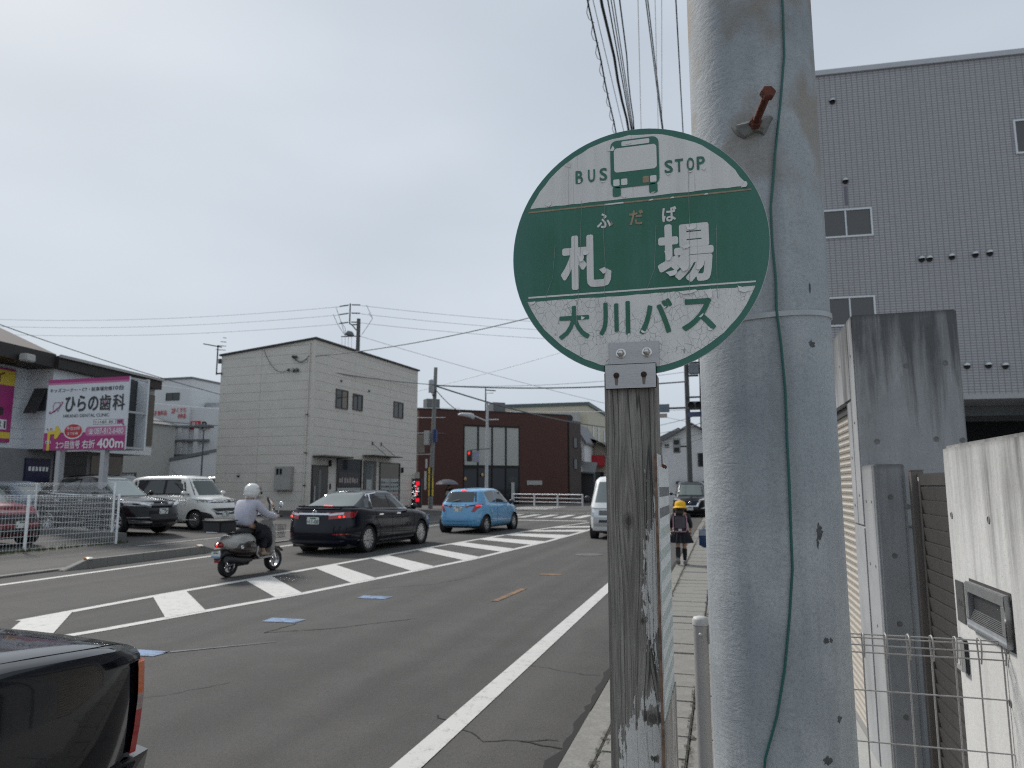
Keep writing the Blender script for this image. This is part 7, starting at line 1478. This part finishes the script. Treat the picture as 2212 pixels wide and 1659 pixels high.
boxo('white_plate', mat('pole_plate_white', (.52, .53, .55), .5, var=.03), yp, -.36, -.24, -.22, -.1, 1.35, 2.55); boxo('white_plate', mat('pole_plate_white', (.52, .53, .55)), yp, -.30, -.2, -.22, -.1, 2.75, 3.35)
la = thing('street_lamp', 'white street lamp post with pedestrian signal in front of the brown building', 'street lamp', (-16.25, 50., 0)); MB().tube([(0, 0, 0), (.05, 0, 7.7)], [.13, .09], 12).build('pole', mat('lamp_post_white', (.48, .50, .52), .5, .2, .06), la, smooth=60)
MB().tube([(-.05, 0, 7.5), (-.05, 0, 8.3), (.5, 0, 8.3)], .03, 6).build('top_rod', M_POSTG, la); MB().tube([(0, 0, 6.25), (-.8, 0, 6.6), (-1.2, 0, 6.75)], .05, 8).build('arm', M_POSTG, la); MB().tube([(.05, 0, 6.35), (.9, 0, 6.35)], .05, 8).build('stub_arm', M_POSTG, la)
loft([(-2.2, 0, 6.78, .1, .06), (-1.9, 0, 6.80, .18, .13), (-1.3, 0, 6.72, .2, .18), (-1.05, 0, 6.62, .16, .22), (-.95, 0, 6.6, .08, .12)]).build('lamp_head', mat('lamp_head_white', (.46, .48, .50), .4, var=.05), la, smooth=50)
pg = boxo('pedestrian_signal', M_DGREY, la, -1.42, -1.05, -.3, -.05, 3.35, 4.15, .03); boxo('lit_lens', mat('red_man', (1., .04, .02), .4, var=0, emit=.5), pg, -1.3, -1.16, -.31, -.3, 3.85, 4.05); boxo('dark_lens', M_BLACKP, pg, -1.38, -1.1, -.31, -.3, 3.42, 3.72)
boxo('signal_plate', mat('signal_plate_blue', (.30, .32, .42), .5, var=.2, scale=8), la, -.98, -.5, -.2, -.12, 3.3, 4.1); MB().tube([(-1.2, -.1, 4.2), (.3, -.1, 4.25)], .03, 6).build('signal_arm', M_DGREY, la); boxo('base_guard', M_YEL, la, -.13, .15, -.13, .13, .9, 1.3)
gl = thing('guard_rail', 'white three-rail guard rail in front of the brown building', 'guard rail', (-15.8, 54.5, 0)); M_GR = mat('rail_white', (.64, .65, .66), .45, .1, .06); P0, P1 = V((-15.9, 55.5, .1)), V((-9.65, 52., .1))
for i in range(4): p = P0.lerp(P1, i / 3); MB().tube([p, p + V((0, 0, .92))], .06, 10).build('post', M_GR, gl, world=True, smooth=50)
for z in (.30, .58, .86): MB().tube([P0 + V((0, 0, z)), P1 + V((0, 0, z))], .038, 8).build('rail', M_GR, gl, world=True, smooth=50)

# ================================================================== tall tiled block on the right
pu = thing('tiled_apartment_block', 'tall grey-violet tiled apartment block behind the garage', 'building', (1.6, 24.0, 0), R(4.2)); M_PUR = brick('violet_grey_tile', (.375, .373, .388), (.405, .403, .418), (.19, .189, .197), .165, .0825, .4); PW = 22; PT = 14.95; PB = 4.3
boxo('wall', M_PUR, pu, 0, PW, 0, 14, PB, PT); boxo('parapet', mat('parapet_grey', (.42, .43, .45), .5, .2, .06), pu, -.08, PW + .08, -.08, 14, PT, PT + .17); boxo('soffit_edge', mat('soffit_pale', (.36, .36, .37), .6, var=.05), pu, 0, PW, -.03, 14, PB - .14, PB)
M_ALW = mat('window_aluminium', (.58, .60, .62), .35, .3, .04); M_CURT = glassy('apartment_glass', (.085, .085, .085), 1.5)
def pwin(x0, x1, z0, z1, n=2): return win(pu, x0, x1, z0, z1, n, M_ALW, .055, .05, M_CURT)
pwin(1.78, 3.24, 9.45, 10.28); pwin(1.78, 3.15, 6.58, 7.42); pwin(7.55, 9.4, 11.75, 12.75); pwin(7.9, 9.4, 5.6, 6.2)
for x, z in ((2.35, 14.0), (2.58, 11.25), (4.62, 8.53), (4.84, 8.53), (5.47, 8.55), (6.12, 8.58), (6.52, 8.60), (5.62, 5.15), (6.2, 5.15), (6.65, 5.12), (4.9, 5.2)): hood(pu, x, z, r=.11, m=mat('vent_silver', (.55, .56, .57), .3, .6, .05))
boxo('vent_stain', mat('stain_dark', (.15, .147, .17), .8, var=.2), pu, 2.52, 2.62, -.004, -.0015, 10.45, 11.1)
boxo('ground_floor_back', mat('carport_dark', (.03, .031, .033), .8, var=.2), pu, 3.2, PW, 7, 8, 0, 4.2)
for x in (3.4, 8.8, 14): boxo('column', M_SUPD, pu, x, x + .6, 1.0, 1.6, 0, 4.16)
for y in (2.2, 4.4): boxo('soffit_beam', M_SUPD, pu, 0, PW, y, y + .3, 3.85, 4.15)
boxo('side_wall', M_SUPD, pu, 0, 3.2, .4, 13.6, 0, 4.16)
# ================================================================== overhead lines
M_WIRE = mat('wire_black', (.012, .012, .013), .6, var=0); M_WIREG = mat('wire_grey', (.13, .14, .15), .6, var=0); M_WIREP = mat('wire_pale_grey', (.8, .82, .85), .6, var=0)
NW = [0]
def wire(a, b, d, r, m, label, n=16, grp='overhead wires'):
    o = MB().tube(sag(a, b, d, n), r, 6).build('overhead_wire', m); return tag(o, label, 'wire', grp)
# pole behind the beige building with cross-arm frame
bp2 = thing('utility_pole', 'utility pole with insulator frame rising behind the beige building', 'utility pole', (-24.15, 45., 0)); MB().tube([(0, 0, 0), (.02, 0, 13.25)], [.2, .13], 14).build('pole', M_OLDP, bp2, smooth=60)
MB().tube([(-.68, 0, 12.95), (-.68, 0, 14.4)], .05, 8).build('riser', M_DGREY, bp2); MB().tube([(-.68, 0, 12.95), (-.5, 0, 12.85), (0, 0, 12.85)], .045, 8).build('bracket', M_DGREY, bp2); MB().tube([(-.5, 0, 12.85), (-.1, 0, 12.4)], .04, 6).build('brace', M_DGREY, bp2); MB().tube([(-1.3, 0, 12.05), (.2, 0, 12.0)], .04, 6).build('lower_arm', M_DGREY, bp2)
loft([(-.95, 0, 12.2, .1, .08), (-.75, 0, 12.25, .2, .2), (-.5, 0, 12.2, .2, .18), (-.35, 0, 12.1, .1, .1)]).build('switchgear', M_SUPD, bp2, smooth=40)
for z in (14.3, 13.7, 13.05):
    for x0, x1 in ((-1.5, -.8), (-.55, .1)): MB().tube([(x0, 0, z - .05 if x0 < -1 else z), (x1, 0, z if x0 < -1 else z - .06)], .045, 6).build('insulator', M_DGREY, bp2)
for k, (x, s_) in enumerate(((-2.0, .2), (-2.2, .0), (-1.6, .3))): MB().tube([(x + .2, 0, 14.2 - .5 * k), (x + .6, 0, 13.2 - .3 * k), (-1.0, 0, 12.1)], .018, 5).build('jumper', M_WIREG, bp2)
for k in range(2): MB().tube([(.6 + .2 * k, 0, 14.2 - .6 * k), (1.1, 0, 13.2), (.3, 0, 12.1)], .018, 5).build('jumper', M_WIREG, bp2)
for k in range(4): MB().tube([(-1.25 + k * .25, 0, 12.0), (-1.2 + k * .27, 0, 9.5)], .012, 4).build('drop_wire', M_WIREG, bp2)
for k, (zl, zr) in enumerate(((14.28, 14.25), (13.68, 13.65), (13.02, 13.0))):
    wire((-25.6, 45, zl - .05), (-62, 45, zl + 1.5), .55, .018, M_WIREP, '%s high-voltage line running left from the pole behind the beige building' % ('topmost', 'middle', 'lowest')[k])
    wire((-24.0, 45, zr - .05), (-2.0, 58, zr - .2), .35, .018, M_WIREP, '%s high-voltage line running right from the pole behind the beige building' % ('topmost', 'middle', 'lowest')[k])
wire((-24.0, 45, 12.0), (-2.1, 58.3, 6.5), .3, .02, M_WIREP, 'thin pale wire falling to the right behind the round sign')
wire((-19.6, 32, 8.1), (1.62, 24.2, 9.35), .6, .022, M_WIREG, 'dark cable from the beige building corner rising behind the round sign')
wire((-19.6, 32, 7.45), (-17.98, 44.4, 8.25), .12, .025, M_WIREG, 'cable from the beige building to the striped pole')
wire((-17.95, 44.4, 8.2), (-1.82, 45, 7.9), .28, .045, M_WIREG, 'thick cable from the striped pole to the signal pole'); wire((-17.95, 44.4, 8.2), (-1.82, 45, 8.5), .35, .02, M_WIREP, 'thin cable just above the thick cable over the junction')
wire((-17.95, 44.4, 8.15), (-8.0, 68, 6.8), .5, .05, M_WIREG, 'cable from the striped pole crossing the brown and cream buildings'); wire((-17.98, 44.4, 7.9), (-22, 66, 8.6), .8, .03, M_WIREG, 'cable dropping from the striped pole to the brown roof')
wire((-22, 50, 8.6), (1.62, 36.5, 10.9), .2, .02, M_WIREP, 'faint wire rising to the right above the striped pole'); wire((-30, 70, 9.4), (0, 66, 8.3), .2, .03, M_WIREP, 'faint wire above the cream roof')
for k, (z0, z1) in enumerate(((6.35, 5.9), (5.75, 5.35), (5.0, 4.8), (4.6, 4.45))): wire((-6.2, 60, z0), (-.5, 43, z1), .2, .02, M_WIREG, '%s of the thin wires left of the signal pole' % ('topmost', 'second highest', 'third highest', 'lowest')[k])
wire((-36, 36, 8.2), (-22, 60, 8.4), .5, .022, M_WIREP, 'upper cable crossing in front of the supermarket'); wire((-36, 36, 6.9), (-22, 60, 7.6), .4, .025, M_WIREP, 'middle cable crossing in front of the supermarket'); wire((-36, 36, 5.8), (-22, 60, 6.2), .35, .03, M_WIREG, 'lowest cable bundle crossing in front of the supermarket')
wire((-31.5, 20, 9.6), (-25.5, 33, 6.4), .25, .02, M_WIREG, 'cable sloping down over the dark fascia at the left edge')
# bundles running overhead along the road: direction follows the road, seen above the round sign
def along(x0, z0, x1, z1, r, m, label, y0=12.5, y1=45., wob=0., sg=.5, n=40):
    pts = sag((x0, y0, z0), (x1, y1, z1), sg, n)
    if wob: pts = [p + V((wob * math.sin(i * 2.1), 0, wob * math.cos(i * 2.1))) for i, p in enumerate(pts)]
    return tag(MB().tube(pts, r, 6).build('overhead_wire', m), label, 'wire', 'overhead wires')

Z9 = 9.0
def road_wire(xa, ya, xb, yb, r, m, label, wob=0., n=90, y0=-20., y1=45., dx=0.):
    k = (xb - xa) / (yb - ya); pts = []
    for i in range(n + 1):
        y = y0 + (y1 - y0) * i / n; w = wob * math.sin(i * 1.9), wob * math.cos(i * 1.3); pts.append(V((xa + k * (y - ya) + dx + w[0], y, Z9 + w[1])))
    return tag(MB().tube(pts, r, 6).build('overhead_wire', m), label, 'wire', 'overhead wires')
road_wire(-1.695, 10.1, -1.868, 14.45, .014, M_WIRE, 'leftmost black cable with hanging loops above the round sign', .006)
mb = MB()
for i in range(26):
    y = 8 + i * .55; x = -1.695 - .0398 * (y - 10.1); mb.tube([(x, y, Z9 + .02), (x - .06, y + .2, Z9 - .03), (x - .05, y + .35, Z9 - .04), (x, y + .55, Z9 + .02)], .006, 4)
tag(mb.build('overhead_wire', M_WIREG), 'thin looped lashing wire round the leftmost black cable', 'wire', 'overhead wires')
road_wire(-1.49, 10.2, -1.60, 14.4, .024, M_WIRE, 'thickest black cable bundle above the round sign', .012); road_wire(-1.62, 10.2, -1.70, 14.4, .006, M_WIREG, 'thin grey wire between the two black cable bundles')
road_wire(-1.40, 10.2, -1.54, 14.4, .011, M_WIRE, 'black cable just right of the thickest bundle')
road_wire(-1.35, 10.2, -1.52, 14.4, .009, M_WIREG, 'left of two grey cables right of the thickest bundle'); road_wire(-1.31, 10.2, -1.50, 14.4, .009, M_WIREG, 'right of two grey cables right of the thickest bundle')
road_wire(-1.216, 10.28, -1.49, 14.5, .012, M_WIRE, 'twisted black cable left of the pale wires', .010)
road_wire(-.955, 10.36, -1.342, 14.5, .007, M_WIREP, 'single pale wire above the bus picture'); road_wire(-.839, 10.39, -.915, 14.5, .010, M_WIREG, 'left cable of the grey pair above the right of the sign'); road_wire(-.810, 10.39, -.895, 14.5, .010, M_WIREG, 'right cable of the grey pair above the right of the sign')
road_wire(-.70, 10.4, -.99, 14.5, .006, M_WIREP, 'left of two thin pale wires near the concrete pole'); road_wire(-.60, 10.4, -.914, 14.5, .006, M_WIREP, 'right of two thin pale wires near the concrete pole')
road_wire(-.394, 10.5, -.50, 14.75, .011, M_WIRE, 'single black cable next to the concrete pole')
